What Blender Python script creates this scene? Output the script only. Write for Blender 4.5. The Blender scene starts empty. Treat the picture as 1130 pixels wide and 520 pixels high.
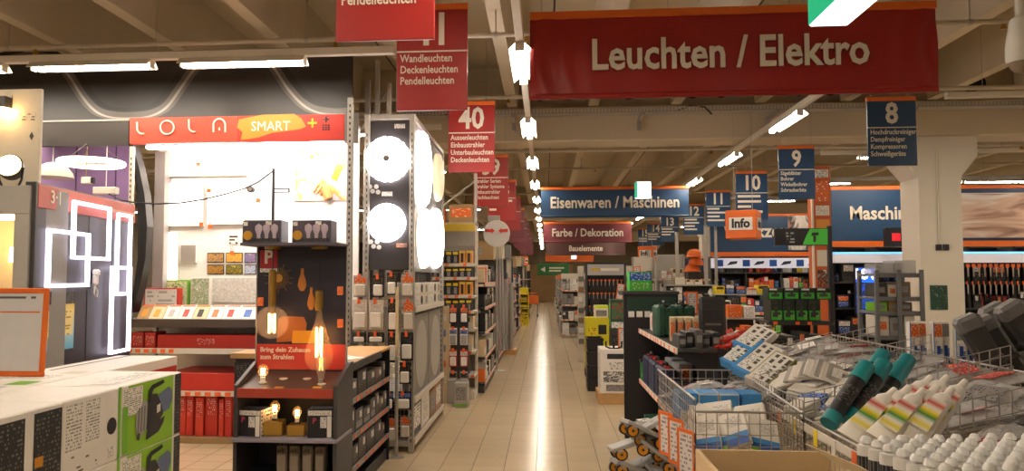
import bpy, bmesh, math, random
from mathutils import Vector, Matrix

# ------------------------------------------------------------------ camera, world, exposure
S = bpy.context.scene
COL = S.collection
F_PX, CX_PX, CY_PX = 860.0, 528.0, 260.0
CAM = Vector((0.0, 0.0, 1.60))
PITCH = math.atan(48 / F_PX)
YAW = math.atan(74 / F_PX * math.cos(PITCH))
cd = bpy.data.cameras.new('camera')
cam = bpy.data.objects.new('camera', cd)
COL.objects.link(cam)
cam.location = CAM
cam.rotation_euler = (math.pi / 2 + PITCH, 0, YAW)
cd.sensor_width = 36
cd.lens = F_PX / 1130 * 36
cd.shift_x = (565 - CX_PX) / 1130
cd.clip_start = 0.05
cd.clip_end = 200
S.camera = cam
w = bpy.data.worlds.new('world')
w.use_nodes = True
S.world = w
w.node_tree.nodes['Background'].inputs[0].default_value = (1.0, 0.86, 0.7, 1)
w.node_tree.nodes['Background'].inputs[1].default_value = 0.15
S.view_settings.view_transform = 'Standard'
S.view_settings.look = 'None'
S.view_settings.gamma = 1.0
S.view_settings.use_curve_mapping = False
S.view_settings.exposure = 0.45
S.cycles.use_denoising = True
S.cycles.max_bounces = 6
S.cycles.diffuse_bounces = 4
S.cycles.transparent_max_bounces = 12
S.cycles.sample_clamp_indirect = 6.0
TUBE_POWER = 75.0      # radiance of the shop's fluorescent tubes
LED_POWER = 9.0        # radiance of the demonstration lamps

FWD = Vector((-math.sin(YAW) * math.cos(PITCH), math.cos(YAW) * math.cos(PITCH), math.sin(PITCH)))
RGT = Vector((math.cos(YAW), math.sin(YAW), 0))
UPV = RGT.cross(FWD)


def ray(x, y):
    return FWD + RGT * ((x - CX_PX) / F_PX) + UPV * ((CY_PX - y) / F_PX)


def at(x, y, Y):
    r = ray(x, y)
    return CAM + r * (Y / r.y)


def atX(x, y, X):
    r = ray(x, y)
    return CAM + r * (X / r.x)


def rect(x0, y0, x1, y1, Y):
    """photo rectangle on the plane at distance Y -> (xa, xb, zbottom, ztop) in metres"""
    xm, ym = (x0 + x1) / 2, (y0 + y1) / 2
    return at(x0, ym, Y).x, at(x1, ym, Y).x, at(xm, y1, Y).z, at(xm, y0, Y).z


R = math.radians
rnd = random.Random(7)
ORD = ['first', 'second', 'third', 'fourth', 'fifth', 'sixth', 'seventh', 'eighth', 'ninth', 'tenth',
       'eleventh', 'twelfth', 'thirteenth', 'fourteenth', 'fifteenth', 'sixteenth', 'seventeenth', 'eighteenth',
       'nineteenth', 'twentieth']

# ------------------------------------------------------------------ materials
MATS = {}


def lin(h):
    h = h.lstrip('#')
    c = [int(h[i:i + 2], 16) / 255 for i in (0, 2, 4)]
    return tuple(x / 12.92 if x <= .04045 else ((x + .055) / 1.055) ** 2.4 for x in c) + (1,)


def mat(n, col, r=.5, m=0, var=.07, sc=18, bump=0, e=0, al=1, tr=0, coat=0, objrand=0):
    if n in MATS:
        return MATS[n]
    mt = bpy.data.materials.new(n)
    mt.use_nodes = True
    nt = mt.node_tree
    b = nt.nodes['Principled BSDF']
    c = lin(col)
    tc = nt.nodes.new('ShaderNodeTexCoord')
    nz = nt.nodes.new('ShaderNodeTexNoise')
    nz.inputs['Scale'].default_value = sc
    nz.inputs['Detail'].default_value = 4
    nt.links.new(tc.outputs['Object'], nz.inputs['Vector'])
    mx = nt.nodes.new('ShaderNodeMix')
    mx.data_type = 'RGBA'
    mx.inputs[6].default_value = tuple(min(1, x * (1 - var)) for x in c[:3]) + (1,)
    mx.inputs[7].default_value = tuple(min(1, x * (1 + var)) for x in c[:3]) + (1,)
    nt.links.new(nz.outputs[0], mx.inputs[0])
    out = mx.outputs[2]
    if objrand:
        oi = nt.nodes.new('ShaderNodeObjectInfo')
        hs = nt.nodes.new('ShaderNodeHueSaturation')
        mr = nt.nodes.new('ShaderNodeMapRange')
        mr.inputs[3].default_value = 1 - objrand
        mr.inputs[4].default_value = 1 + objrand
        nt.links.new(oi.outputs['Random'], mr.inputs[0])
        nt.links.new(mr.outputs[0], hs.inputs['Value'])
        nt.links.new(out, hs.inputs['Color'])
        out = hs.outputs[0]
    nt.links.new(out, b.inputs['Base Color'])
    b.inputs['Roughness'].default_value = r
    b.inputs['Metallic'].default_value = m
    if e:
        nt.links.new(out, b.inputs['Emission Color'])
        b.inputs['Emission Strength'].default_value = e
    if al < 1:
        b.inputs['Alpha'].default_value = al
    if tr:
        b.inputs['Transmission Weight'].default_value = tr
    if coat:
        b.inputs['Coat Weight'].default_value = coat
    if bump:
        bp = nt.nodes.new('ShaderNodeBump')
        bp.inputs['Strength'].default_value = bump
        bp.inputs['Distance'].default_value = .01
        nt.links.new(nz.outputs[0], bp.inputs['Height'])
        nt.links.new(bp.outputs[0], b.inputs['Normal'])
    MATS[n] = mt
    return mt


def tmat(n, bg, fg, rows=8, cols=14, r=.45, fill=.5):
    """printed lines of small type on a plain ground, in the panel's own UV"""
    if n in MATS:
        return MATS[n]
    mt = mat(n, bg, r)
    nt = mt.node_tree
    b = nt.nodes['Principled BSDF']
    uv = nt.nodes.new('ShaderNodeUVMap')
    sp = nt.nodes.new('ShaderNodeSeparateXYZ')
    nt.links.new(uv.outputs[0], sp.inputs[0])

    def mth(op, a, bb):
        k = nt.nodes.new('ShaderNodeMath')
        k.operation = op
        for i, q in enumerate((a, bb)):
            if isinstance(q, (int, float)):
                k.inputs[i].default_value = q
            else:
                nt.links.new(q, k.inputs[i])
        return k.outputs[0]
    yy = mth('MULTIPLY', sp.outputs[1], rows)
    fr = mth('FRACT', yy, 0)
    row = mth('FLOOR', yy, 0)
    ln = mth('LESS_THAN', fr, .5)
    cb = nt.nodes.new('ShaderNodeCombineXYZ')
    nt.links.new(mth('MULTIPLY', sp.outputs[0], cols * .42), cb.inputs[0])
    nt.links.new(mth('MULTIPLY', row, 3.37), cb.inputs[1])
    nz = nt.nodes.new('ShaderNodeTexNoise')
    nz.inputs['Scale'].default_value = 1
    nz.inputs['Detail'].default_value = 1
    nt.links.new(cb.outputs[0], nz.inputs['Vector'])
    k = mth('MULTIPLY', ln, mth('GREATER_THAN', nz.outputs[0], 1 - fill))
    edge = mth('MULTIPLY', mth('GREATER_THAN', sp.outputs[0], .06), mth('LESS_THAN', sp.outputs[0], .94))
    k = mth('MULTIPLY', k, edge)
    mx = nt.nodes.new('ShaderNodeMix')
    mx.data_type = 'RGBA'
    mx.inputs[6].default_value = lin(bg)
    mx.inputs[7].default_value = lin(fg)
    nt.links.new(k, mx.inputs[0])
    nt.links.new(mx.outputs[2], b.inputs['Base Color'])
    return mt


def pic(n, cols, sc=3, dist=1.5, r=.4, e=0):
    """a printed picture: blotches of the given colours in the panel's own UV"""
    if n in MATS:
        return MATS[n]
    mt = bpy.data.materials.new(n)
    mt.use_nodes = True
    nt = mt.node_tree
    b = nt.nodes['Principled BSDF']
    uv = nt.nodes.new('ShaderNodeUVMap')
    nz = nt.nodes.new('ShaderNodeTexNoise')
    nz.inputs['Scale'].default_value = sc
    nz.inputs['Detail'].default_value = 3
    nz.inputs['Distortion'].default_value = dist
    nt.links.new(uv.outputs[0], nz.inputs['Vector'])
    rp = nt.nodes.new('ShaderNodeValToRGB')
    cr = rp.color_ramp
    cr.interpolation = 'EASE'
    k = len(cols)
    for i, c in enumerate(cols):
        p = .32 + .38 * i / max(1, k - 1)
        el = cr.elements[i] if i < 2 else cr.elements.new(p)
        el.position = p
        el.color = lin(c)
    nt.links.new(nz.outputs[0], rp.inputs[0])
    nt.links.new(rp.outputs[0], b.inputs['Base Color'])
    if e:
        nt.links.new(rp.outputs[0], b.inputs['Emission Color'])
        b.inputs['Emission Strength'].default_value = e
    b.inputs['Roughness'].default_value = r
    MATS[n] = mt
    return mt


def grad(n, cols, axis=1, r=.4):
    """a printed colour gradient (the print itself runs from one ink to another)"""
    if n in MATS:
        return MATS[n]
    mt = bpy.data.materials.new(n)
    mt.use_nodes = True
    nt = mt.node_tree
    b = nt.nodes['Principled BSDF']
    uv = nt.nodes.new('ShaderNodeUVMap')
    sp = nt.nodes.new('ShaderNodeSeparateXYZ')
    rp = nt.nodes.new('ShaderNodeValToRGB')
    for i, c in enumerate(cols):
        p = i / (len(cols) - 1)
        el = rp.color_ramp.elements[i] if i < 2 else rp.color_ramp.elements.new(p)
        el.position = p
        el.color = lin(c)
    nt.links.new(uv.outputs[0], sp.inputs[0])
    nt.links.new(sp.outputs[axis], rp.inputs[0])
    nt.links.new(rp.outputs[0], b.inputs['Base Color'])
    b.inputs['Roughness'].default_value = r
    MATS[n] = mt
    return mt


# palette
white = mat('white_card', 'efe9df', .5)
offwhite = mat('off_white', 'd9d0c0', .6)
cream = mat('cream', 'd8c39c', .55)
grey = mat('mid_grey', '7d7a76', .5)
lgrey = mat('light_grey_steel', 'a9a59e', .42, .25)
dgrey = mat('dark_grey', '3a3835', .5)
black = mat('black_plastic', '17151a', .38)
blackm = mat('black_card', '1c1a1e', .55)
steel = mat('galvanised_steel', 'b5b0a8', .38, .75, var=.12)
chrome = mat('wire_chrome', 'b4b0aa', .3, .8)
red = mat('red_card', 'c03024', .45)
dred = mat('banner_red', '9a1d17', .42, var=.05)
sred = mat('header_red', 'd2402c', .45)
orange = mat('orange', 'e06a1c', .5)
torange = mat('tag_orange', 'f0692a', .45)
blue = mat('banner_blue', '123a5e', .42, var=.05)
mblue = mat('tool_blue', '1d4fa0', .4)
navy = mat('navy', '1c2440', .5)
lblue = mat('light_blue', '3f8fd0', .45)
green = mat('leaf_green', '76b82a', .5)
dgreen = mat('tool_green', '1d4a37', .42)
fgreen = mat('fresh_green', '3fae3a', .45)
teal = mat('teal', '0f7f86', .4)
yellow = mat('yellow', 'f0d418', .45)
amber = mat('amber', 'd88f22', .4)
wood = mat('pale_wood', 'c69a62', .6, var=.2, sc=6)
ply = mat('plywood', 'd6b88a', .6, var=.12, sc=4)
brown = mat('tray_brown', '4a3d33', .5)
tan = mat('kraft', '9a7b52', .6)
brass = mat('brass', 'b89347', .3, .85)
purple = mat('purple_board', '7c5a94', .6)
clear = mat('clear_plastic', 'dcdcdc', .12, al=.28, var=.02)
wrap = mat('wrap_plastic', 'c9c8c6', .18, al=.55, var=.1, sc=40, bump=.8)
foggy = mat('frosted_wrap', 'b9b7b2', .3, al=.8, bump=.5, var=.15)
letter = mat('lettering_cream', 'e2d8c4', .5, var=.02)
t_white = tmat('type_on_white', 'ece7dd', '8f8a82', 14, 26, fill=.52)
t_white2 = tmat('bold_type_on_white', 'f0ece4', '5c5a60', 7, 16, fill=.5)
t_black = tmat('type_on_black', '1a1a1d', '706d66', 18, 30, fill=.45)
t_black2 = tmat('gold_type_on_black', '201d1c', 'c9a042', 8, 16, fill=.42)
t_red = tmat('type_on_red', 'c23428', 'f0d8cc', 8, 20, fill=.45)
t_blue = tmat('type_on_blue', '1d4fa0', 'e8ecf2', 8, 20, fill=.45)
t_green = tmat('type_on_green', '58a82e', 'f4f6ea', 8, 20, fill=.42)
t_orange = tmat('type_on_orange', 'dd6a22', 'f8e6d4', 9, 12, fill=.42)
t_yellow = tmat('type_on_yellow', 'ecd01c', '24221c', 7, 14, fill=.48)
t_grey = tmat('type_on_grey', '8d8a86', '2c2a28', 9, 18, fill=.45)


# ------------------------------------------------------------------ mesh building
class MB:
    def __init__(s):
        s.v, s.f, s.mi, s.uv = [], [], [], []

    def face(s, idx, mi=0, uv=None):
        s.f.append(idx)
        s.mi.append(mi)
        s.uv.append(uv)

    def add(s, vs, fs, mi=0, M=None):
        o = len(s.v)
        s.v += [tuple(M @ Vector(p)) if M else tuple(p) for p in vs]
        for f in fs:
            s.face([i + o for i in f], mi, [(0, 0), (1, 0), (1, 1), (0, 1)] if len(f) == 4 else None)
        return s

    def box(s, x0, x1, y0, y1, z0, z1, mi=0, M=None):
        return s.add([(x0, y0, z0), (x1, y0, z0), (x1, y0, z1), (x0, y0, z1),
                      (x0, y1, z0), (x1, y1, z0), (x1, y1, z1), (x0, y1, z1)],
                     [(0, 1, 2, 3), (1, 5, 6, 2), (5, 4, 7, 6), (4, 0, 3, 7), (3, 2, 6, 7), (4, 5, 1, 0)], mi, M)

    def cbox(s, x0, x1, y0, y1, z0, z1, c=.004, mi=0, M=None):
        c = min(c, .45 * (x1 - x0), .45 * (y1 - y0), .45 * (z1 - z0))
        b = bmesh.new()
        vs, fs = [], []
        xs, ys, zs = (x0, x1), (y0, y1), (z0, z1)
        idx = {}
        for i in (0, 1):
            for j in (0, 1):
                for k in (0, 1):
                    dx, dy, dz = (c if i == 0 else -c), (c if j == 0 else -c), (c if k == 0 else -c)
                    for a in range(3):
                        idx[i, j, k, a] = len(vs)
                        vs.append((xs[i] + (0 if a == 0 else dx), ys[j] + (0 if a == 1 else dy), zs[k] + (0 if a == 2 else dz)))
        b.free()
        for a in range(3):
            for e in (0, 1):
                def key(p, q):
                    t = [p, q]
                    t.insert(a, e)
                    return idx[t[0], t[1], t[2], a]
                fs.append((key(0, 0), key(1, 0), key(1, 1), key(0, 1)))
        for a in range(3):
            for e in (0, 1):
                for g in (0, 1):
                    o = [q for q in range(3) if q != a]

                    def key2(k, which):
                        t = [0, 0, 0]
                        t[a] = k
                        t[o[0]] = e
                        t[o[1]] = g
                        return idx[t[0], t[1], t[2], which]
                    fs.append((key2(0, o[0]), key2(1, o[0]), key2(1, o[1]), key2(0, o[1])))
        for i in (0, 1):
            for j in (0, 1):
                for k in (0, 1):
                    fs.append((idx[i, j, k, 0], idx[i, j, k, 1], idx[i, j, k, 2]))
        return s.add(vs, fs, mi, M)

    def cyl(s, p0, p1, r0, r1=None, n=10, mi=0, caps=True):
        r1 = r0 if r1 is None else r1
        p0, p1 = Vector(p0), Vector(p1)
        d = (p1 - p0).normalized()
        a = d.orthogonal().normalized()
        b = d.cross(a)
        o = len(s.v)
        for p, r in ((p0, r0), (p1, r1)):
            for i in range(n):
                t = 2 * math.pi * i / n
                s.v.append(tuple(p + a * (r * math.cos(t)) + b * (r * math.sin(t))))
        for i in range(n):
            j = (i + 1) % n
            s.face([o + i, o + j, o + n + j, o + n + i], mi, [(i / n, 0), ((i + 1) / n, 0), ((i + 1) / n, 1), (i / n, 1)])
        if caps:
            s.face([o + i for i in range(n)][::-1], mi)
            s.face([o + n + i for i in range(n)], mi)
        return s

    def tube(s, pts, r, n=6, mi=0):
        pts = [Vector(p) for p in pts]
        o = len(s.v)
        up = None
        for i, p in enumerate(pts):
            d = (pts[min(i + 1, len(pts) - 1)] - pts[max(i - 1, 0)]).normalized()
            if up is None:
                up = d.orthogonal().normalized()
            a = (up - d * up.dot(d)).normalized()
            up = a
            b = d.cross(a)
            for k in range(n):
                t = 2 * math.pi * k / n
                s.v.append(tuple(p + a * (r * math.cos(t)) + b * (r * math.sin(t))))
        for i in range(len(pts) - 1):
            for k in range(n):
                j = (k + 1) % n
                s.face([o + i * n + k, o + i * n + j, o + (i + 1) * n + j, o + (i + 1) * n + k], mi)
        s.face([o + k for k in range(n)][::-1], mi)
        s.face([o + (len(pts) - 1) * n + k for k in range(n)], mi)
        return s

    def lathe(s, prof, n=14, mi=0, M=None):
        o = len(s.v)
        for r, z in prof:
            for k in range(n):
                t = 2 * math.pi * k / n
                p = Vector((r * math.cos(t), r * math.sin(t), z))
                s.v.append(tuple(M @ p) if M else tuple(p))
        for i in range(len(prof) - 1):
            for k in range(n):
                j = (k + 1) % n
                s.face([o + i * n + k, o + i * n + j, o + (i + 1) * n + j, o + (i + 1) * n + k], mi)
        if prof[0][0] > 1e-5:
            s.face([o + k for k in range(n)][::-1], mi)
        if prof[-1][0] > 1e-5:
            s.face([o + (len(prof) - 1) * n + k for k in range(n)], mi)
        return s

    def prism(s, poly, y0, y1, mi=0, M=None):
        """poly of (x, z), extruded along y"""
        n = len(poly)
        vs = [(x, y0, z) for x, z in poly] + [(x, y1, z) for x, z in poly]
        fs = [tuple(range(n)), tuple(range(2 * n - 1, n - 1, -1))]
        fs += [(i, n + i, n + (i + 1) % n, (i + 1) % n) for i in range(n)]
        return s.add(vs, fs, mi, M)

    def quad(s, a, b, c, d, mi=0):
        o = len(s.v)
        s.v += [tuple(a), tuple(b), tuple(c), tuple(d)]
        s.face([o, o + 1, o + 2, o + 3], mi, [(0, 0), (1, 0), (1, 1), (0, 1)])
        return s

    def mesh(s, name, mats, smooth=False, recalc=True):
        me = bpy.data.meshes.new(name)
        me.from_pydata(s.v, [], s.f)
        if not isinstance(mats, (list, tuple)):
            mats = [mats]
        for m in mats:
            me.materials.append(m)
        me.polygons.foreach_set('material_index', s.mi)
        ul = me.uv_layers.new(name='UVMap')
        for p, uv in zip(me.polygons, s.uv):
            if uv:
                for li, q in zip(p.loop_indices, uv):
                    ul.data[li].uv = q
        if smooth:
            me.polygons.foreach_set('use_smooth', [True] * len(me.polygons))
        if recalc:
            b = bmesh.new()
            b.from_mesh(me)
            bmesh.ops.recalc_face_normals(b, faces=b.faces)
            b.to_mesh(me)
            b.free()
        if smooth:
            me.set_sharp_from_angle(angle=R(40))
        me.update()
        return me

    def build(s, name, mats, parent=None, smooth=False, loc=None, rot=None):
        return link(name, s.mesh(name, mats, smooth), parent, loc, rot)


def link(name, me, parent=None, loc=None, rot=None):
    o = bpy.data.objects.new(name, me)
    COL.objects.link(o)
    if parent:
        o.parent = parent
    if loc is not None:
        o.location = loc
    if rot is not None:
        o.rotation_euler = rot
    return o


def tag(o, label, cat, group=None):
    o['label'] = label
    o['category'] = cat
    if group:
        o['group'] = group
    return o


def thing(name, label, cat, loc=(0, 0, 0), rz=0, group=None, rot=None):
    o = bpy.data.objects.new(name, None)
    COL.objects.link(o)
    o.empty_display_size = .05
    o.location = loc
    o.rotation_euler = rot if rot else (0, 0, rz)
    return tag(o, label, cat, group)


def struct(o):
    o['kind'] = 'structure'
    return o


def clone(o, loc, rot=None, label=None, parent=None):
    c = o.copy()
    COL.objects.link(c)
    c.parent = parent
    c.location = loc
    if rot is not None:
        c.rotation_euler = rot
    if label:
        c['label'] = label
    for ch in list(o.children):
        clone_part(ch, c)
    return c


def clone_part(ch, parent):
    c = ch.copy()
    COL.objects.link(c)
    c.parent = parent
    for g in list(ch.children):
        clone_part(g, c)


FACE_ROT = {'F': (R(90), 0, 0), 'R': (R(90), 0, R(90)), 'L': (R(90), 0, R(-90)), 'B': (R(90), 0, R(180)), 'T': (0, 0, 0)}
TXT = {}


def text(parent, s, loc, size, m, face='F', align='CENTER', bold=.0, sx=1.0, name='lettering', ext=.0015):
    key = (s, round(size, 4), align, bold, sx, m.name)
    if key not in TXT:
        cu = bpy.data.curves.new('t', 'FONT')
        cu.body = s
        cu.size = size
        cu.align_x = align
        cu.align_y = 'CENTER'
        cu.offset = bold * size
        cu.extrude = ext
        cu.resolution_u = 2
        cu.space_line = .85
        ob = bpy.data.objects.new('t', cu)
        me = bpy.data.meshes.new_from_object(ob)
        me.transform(Matrix.Diagonal((sx, 1, 1, 1)))
        me.materials.clear()
        me.materials.append(m)
        bpy.data.objects.remove(ob)
        bpy.data.curves.remove(cu)
        me.name = name
        TXT[key] = me
    return link(name, TXT[key], parent, loc, FACE_ROT[face])


# ------------------------------------------------------------------ generic goods
def fframe(face, sx, sy, sz):
    """lower-left corner, u and v vectors and outward normal of one face of a box standing on its base centre"""
    h, k = sx / 2, sy / 2
    return {'F': (Vector((-h, -k, 0)), Vector((sx, 0, 0)), Vector((0, 0, sz)), Vector((0, -1, 0))),
            'B': (Vector((h, k, 0)), Vector((-sx, 0, 0)), Vector((0, 0, sz)), Vector((0, 1, 0))),
            'R': (Vector((h, -k, 0)), Vector((0, sy, 0)), Vector((0, 0, sz)), Vector((1, 0, 0))),
            'L': (Vector((-h, k, 0)), Vector((0, -sy, 0)), Vector((0, 0, sz)), Vector((-1, 0, 0))),
            'T': (Vector((-h, -k, sz)), Vector((sx, 0, 0)), Vector((0, sy, 0)), Vector((0, 0, 1)))}[face]


CART = {}


def carton(name, label, cat, loc, size, rz=0, body=None, panels=(), group=None, ch=.004, rot=None, texts=()):
    """a box standing on its base centre, with a printed child panel"""
    body = body or white
    sx, sy, sz = size
    key = (round(sx, 4), round(sy, 4), round(sz, 4), body.name, tuple((p[0], p[1], p[2], p[3], p[4], p[5].name) for p in panels))
    if key not in CART:
        me = MB().cbox(-sx / 2, sx / 2, -sy / 2, sy / 2, 0, sz, ch).mesh(name, body)
        pm = None
        if panels:
            b = MB()
            ml = []
            pm = []
            big = max(size) > .29
            for k, p in enumerate(panels):
                o, u, v, n = fframe(p[0], sx, sy, sz)
                if p[5] not in ml:
                    ml.append(p[5])
                e = n * (.0008 + .0003 * k)
                b.quad(o + u * p[1] + v * p[2] + e, o + u * p[3] + v * p[2] + e, o + u * p[3] + v * p[4] + e,
                       o + u * p[1] + v * p[4] + e, ml.index(p[5]))
                if big or k == len(panels) - 1:
                    pm.append(b.mesh('printed_label', ml, recalc=False))
                    b = MB()
                    ml = []
        CART[key] = (me, pm)
    me, pm = CART[key]
    o = link(name, me, None, loc, rot if rot else (0, 0, rz))
    tag(o, label, cat, group)
    for pq in pm or ():
        link('printed_label', pq, o)
    for (f, u, v, h, s, m) in texts:
        a, uu, vv, n = fframe(f, sx, sy, sz)
        text(o, s, a + uu * u + vv * v + n * .003, h, m, f, bold=.02)
    return o


def disc_on(b, c, n, r, mi=0, seg=18, th=.004):
    """a thin disc standing out of a face"""
    c, n = Vector(c), Vector(n)
    return b.cyl(c, c + n * th, r, r, seg, mi)


def wires(b, pts_pairs, r=.002, mi=0):
    for p, q in pts_pairs:
        b.cyl(p, q, r, r, 4, mi, caps=False)
    return b


def grid_wires(b, o, u, v, nu, nv, r=.002, mi=0):
    """a welded wire mesh on the parallelogram o, u, v"""
    o, u, v = Vector(o), Vector(u), Vector(v)
    for i in range(nu + 1):
        b.cyl(o + u * (i / nu), o + u * (i / nu) + v, r, r, 4, mi, caps=False)
    for j in range(nv + 1):
        b.cyl(o + v * (j / nv), o + v * (j / nv) + u, r, r, 4, mi, caps=False)
    return b


class Unit:
    """a shop shelf: local frame with the front at -y, width along x, z up, origin at the front's base centre"""

    def __init__(s, name, label, cat, loc, rz, wd, d, h, levels, frame=None, shelf=None, backm=None, rail=None,
                 back=True, posts=True, base=True, group=None, tags=True, pw=.04, sides=False):
        s.wd, s.d, s.h, s.levels = wd, d, h, levels
        s.root = thing(name, label, cat, loc, rz, group)
        s.M = Matrix.Translation(loc) @ Matrix.Rotation(rz, 4, 'Z')
        s.rz = rz
        frame, shelf, backm, rail = frame or lgrey, shelf or lgrey, backm or dgrey, rail or offwhite
        if back:
            MB().cbox(-wd / 2, wd / 2, d - .02, d, .08, h, .003).build('back_panel', backm, s.root)
        if posts:
            for sx in (-1, 1):
                x = sx * (wd / 2 - pw / 2)
                MB().cbox(x - pw / 2, x + pw / 2, d - .07, d - .021, 0, h, .003).build('upright', frame, s.root)
        if sides:
            for sx in (-1, 1):
                x = sx * (wd / 2 + .012)
                MB().cbox(x - .012, x + .012, 0, d, 0, h, .003).build('side_panel', backm, s.root)
        if base:
            MB().cbox(-wd / 2, wd / 2, .02, d - .02, 0, .1, .004).build('base', frame, s.root)
        for z in levels:
            sh = MB().cbox(-wd / 2 + .002, wd / 2 - .002, .012, d - .022, z - .025, z, .002).build('shelf', shelf, s.root)
            b = MB().cbox(-wd / 2 + .002, wd / 2 - .002, 0, .011, z - .04, z + .004, .002)
            if tags:
                x = -wd / 2 + .05
                while x < wd / 2 - .05:
                    b.box(x, x + .045, -.003, 0, z - .036, z, 1)
                    x += rnd.choice((.13, .18, .24))
            b.build('price_rail', [rail, torange], sh)

    def p(s, x, y, z):
        return s.M @ Vector((x, y, z))


def stock(u, z, items, x0=None, x1=None, ymin=.02, gap=.006, where='', group=None):
    """set goods side by side on one shelf.  items: (maker, width, depth, height, label).  maker(label, loc, rz, w, d, h, group)"""
    x = (-u.wd / 2 + .03) if x0 is None else x0
    xe = (u.wd / 2 - .03) if x1 is None else x1
    out = []
    for mk, wi, d, h, lb in items:
        if x + wi > xe + 1e-4:
            break
        lo = u.p(x + wi / 2, ymin + d / 2, z)
        out.append(mk(lb, lo, u.rz, wi, d, h, group))
        x += wi + gap
    return out


def mk_box(body, panels, name='product_box', cat='box'):
    def f(lb, lo, rz, wi, d, h, group):
        return carton(name, lb, cat, lo, (wi, d, h), rz, body, panels, group)
    return f


BOT = {}


def mk_bottle(bodym, capm, labm, name='bottle', cat='bottle', prof=None):
    def f(lb, lo, rz, wi, d, h, group):
        r = min(wi, d) / 2
        key = (bodym.name, capm.name, labm.name, round(r, 4), round(h, 4))
        if key not in BOT:
            BOT[key] = (MB().lathe([(r * .9, 0), (r, .01), (r, h * .68), (r * .45, h * .8), (r * .4, h * .86)], 12).mesh('body', bodym, True),
                        MB().lathe([(r * .48, h * .84), (r * .48, h), (r * .3, h)], 10).mesh('cap', capm, True),
                        MB().cyl((0, 0, h * .12), (0, 0, h * .58), r * 1.02, r * 1.02, 12, caps=False).mesh('label_sleeve', labm, True))
        a, c, l = BOT[key]
        o = link(name, a, None, lo, (0, 0, rz))
        tag(o, lb, cat, group)
        link('cap', c, o)
        link('label_sleeve', l, o)
        return o
    return f


CASE = {}


def mk_case(bodym, latchm, name='tool_case', cat='case'):
    """a moulded tool case standing on its hinge edge, handle on top"""
    def f(lb, lo, rz, wi, d, h, group):
        key = (bodym.name, latchm.name, round(wi, 3), round(d, 3), round(h, 3))
        if key not in CASE:
            hb = h * .9
            a = MB().cbox(-wi / 2, -wi * .02, -d / 2, d / 2, 0, hb, .02).mesh('lower_shell', bodym)
            b = MB().cbox(wi * .02, wi / 2, -d / 2, d / 2, 0, hb, .02)
            for q in (-.3, 0, .3):
                b.cbox(wi / 2 - .004, wi / 2 + .006, d * q - .02, d * q + .02, hb * .12, hb * .88, .004)
            b = b.mesh('upper_shell', bodym)
            hd = MB().tube([(0, -d * .2, hb - .01), (0, -d * .2, h), (0, d * .2, h), (0, d * .2, hb - .01)], .012, 6).mesh('handle', black)
            lt = MB().cbox(-wi * .2, wi * .2, -.025, .025, hb - .02, hb + .012, .004)
            fr = MB().cbox(-wi * .06, wi * .06, -d / 2 - .006, -d / 2 + .01, hb * .08, hb * .92, .003)
            for q in (.25, .7):
                fr.cbox(-wi * .34, wi * .34, -d / 2 - .004, -d / 2 + .01, hb * q, hb * q + .02, .003)
            CASE[key] = (a, b, hd, lt.mesh('latch', latchm), fr.mesh('edge_rib', bodym))
        a, b, hd, lt, fr = CASE[key]
        o = thing(name, lb, cat, lo, rz, group)
        link('lower_shell', a, o)
        link('upper_shell', b, o)
        link('handle', hd, o)
        for q in (-.34, .34):
            link('latch', lt, o, (0, d * q, 0))
        link('edge_rib', fr, o)
        return o
    return f


BLI = {}


def blister(label, loc, rz, wi, h, cardm, packm, printm, group=None, d=.03, tagm=None):
    """a hang card with a moulded bubble; loc is the middle of its top edge, front at local -y"""
    key = (round(wi, 3), round(h, 3), cardm.name, packm.name, printm.name, round(d, 3))
    if key not in BLI:
        c = MB().cbox(-wi / 2, wi / 2, -.002, .002, -h, 0, .001).mesh('hang_card', cardm)
        pk = MB().cbox(-wi * .38, wi * .38, -d, -.002, -h * .93, -h * .42, .008).mesh('bubble', packm)
        pr = MB().quad((-wi * .44, -.0035, -h * .36), (wi * .44, -.0035, -h * .36), (wi * .44, -.0035, -h * .1), (-wi * .44, -.0035, -h * .1)).mesh('printed_label', printm, recalc=False)
        BLI[key] = (c, pk, pr)
    c, pk, pr = BLI[key]
    o = link('hang_pack', c, None, loc, (0, 0, rz))
    tag(o, label, 'blister pack', group)
    link('bubble', pk, o)
    link('printed_label', pr, o)
    return o


def panel_text_sign(o, s, *a, **k):
    return text(o, s, *a, **k)

# ================================================================== the hall
def floor_mat():
    mt = mat('floor_tile_field', 'cdb896', .2, var=.1, sc=3, bump=.02)
    nt = mt.node_tree
    b = nt.nodes['Principled BSDF']
    src = b.inputs['Base Color'].links[0].from_socket
    tc = nt.nodes.new('ShaderNodeTexCoord')
    mp = nt.nodes.new('ShaderNodeMapping')
    mp.inputs['Location'].default_value = (.0875 + .27 * 60, -5.9 + .27 * 60, 0)
    br = nt.nodes.new('ShaderNodeTexBrick')
    br.offset = 0
    br.inputs['Scale'].default_value = 1
    br.inputs['Mortar Size'].default_value = .005
    br.inputs['Brick Width'].default_value = .27
    br.inputs['Row Height'].default_value = .27
    br.inputs['Color1'].default_value = (1, 1, 1, 1)
    br.inputs['Color2'].default_value = (.93, .93, .93, 1)
    br.inputs['Mortar'].default_value = (.5, .48, .45, 1)
    mx = nt.nodes.new('ShaderNodeMix')
    mx.data_type = 'RGBA'
    mx.blend_type = 'MULTIPLY'
    mx.inputs[0].default_value = 1
    nt.links.new(tc.outputs['Object'], mp.inputs[0])
    nt.links.new(mp.outputs[0], br.inputs['Vector'])
    nt.links.new(src, mx.inputs[6])
    nt.links.new(br.outputs['Color'], mx.inputs[7])
    nt.links.new(mx.outputs[2], b.inputs['Base Color'])
    return mt


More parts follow.
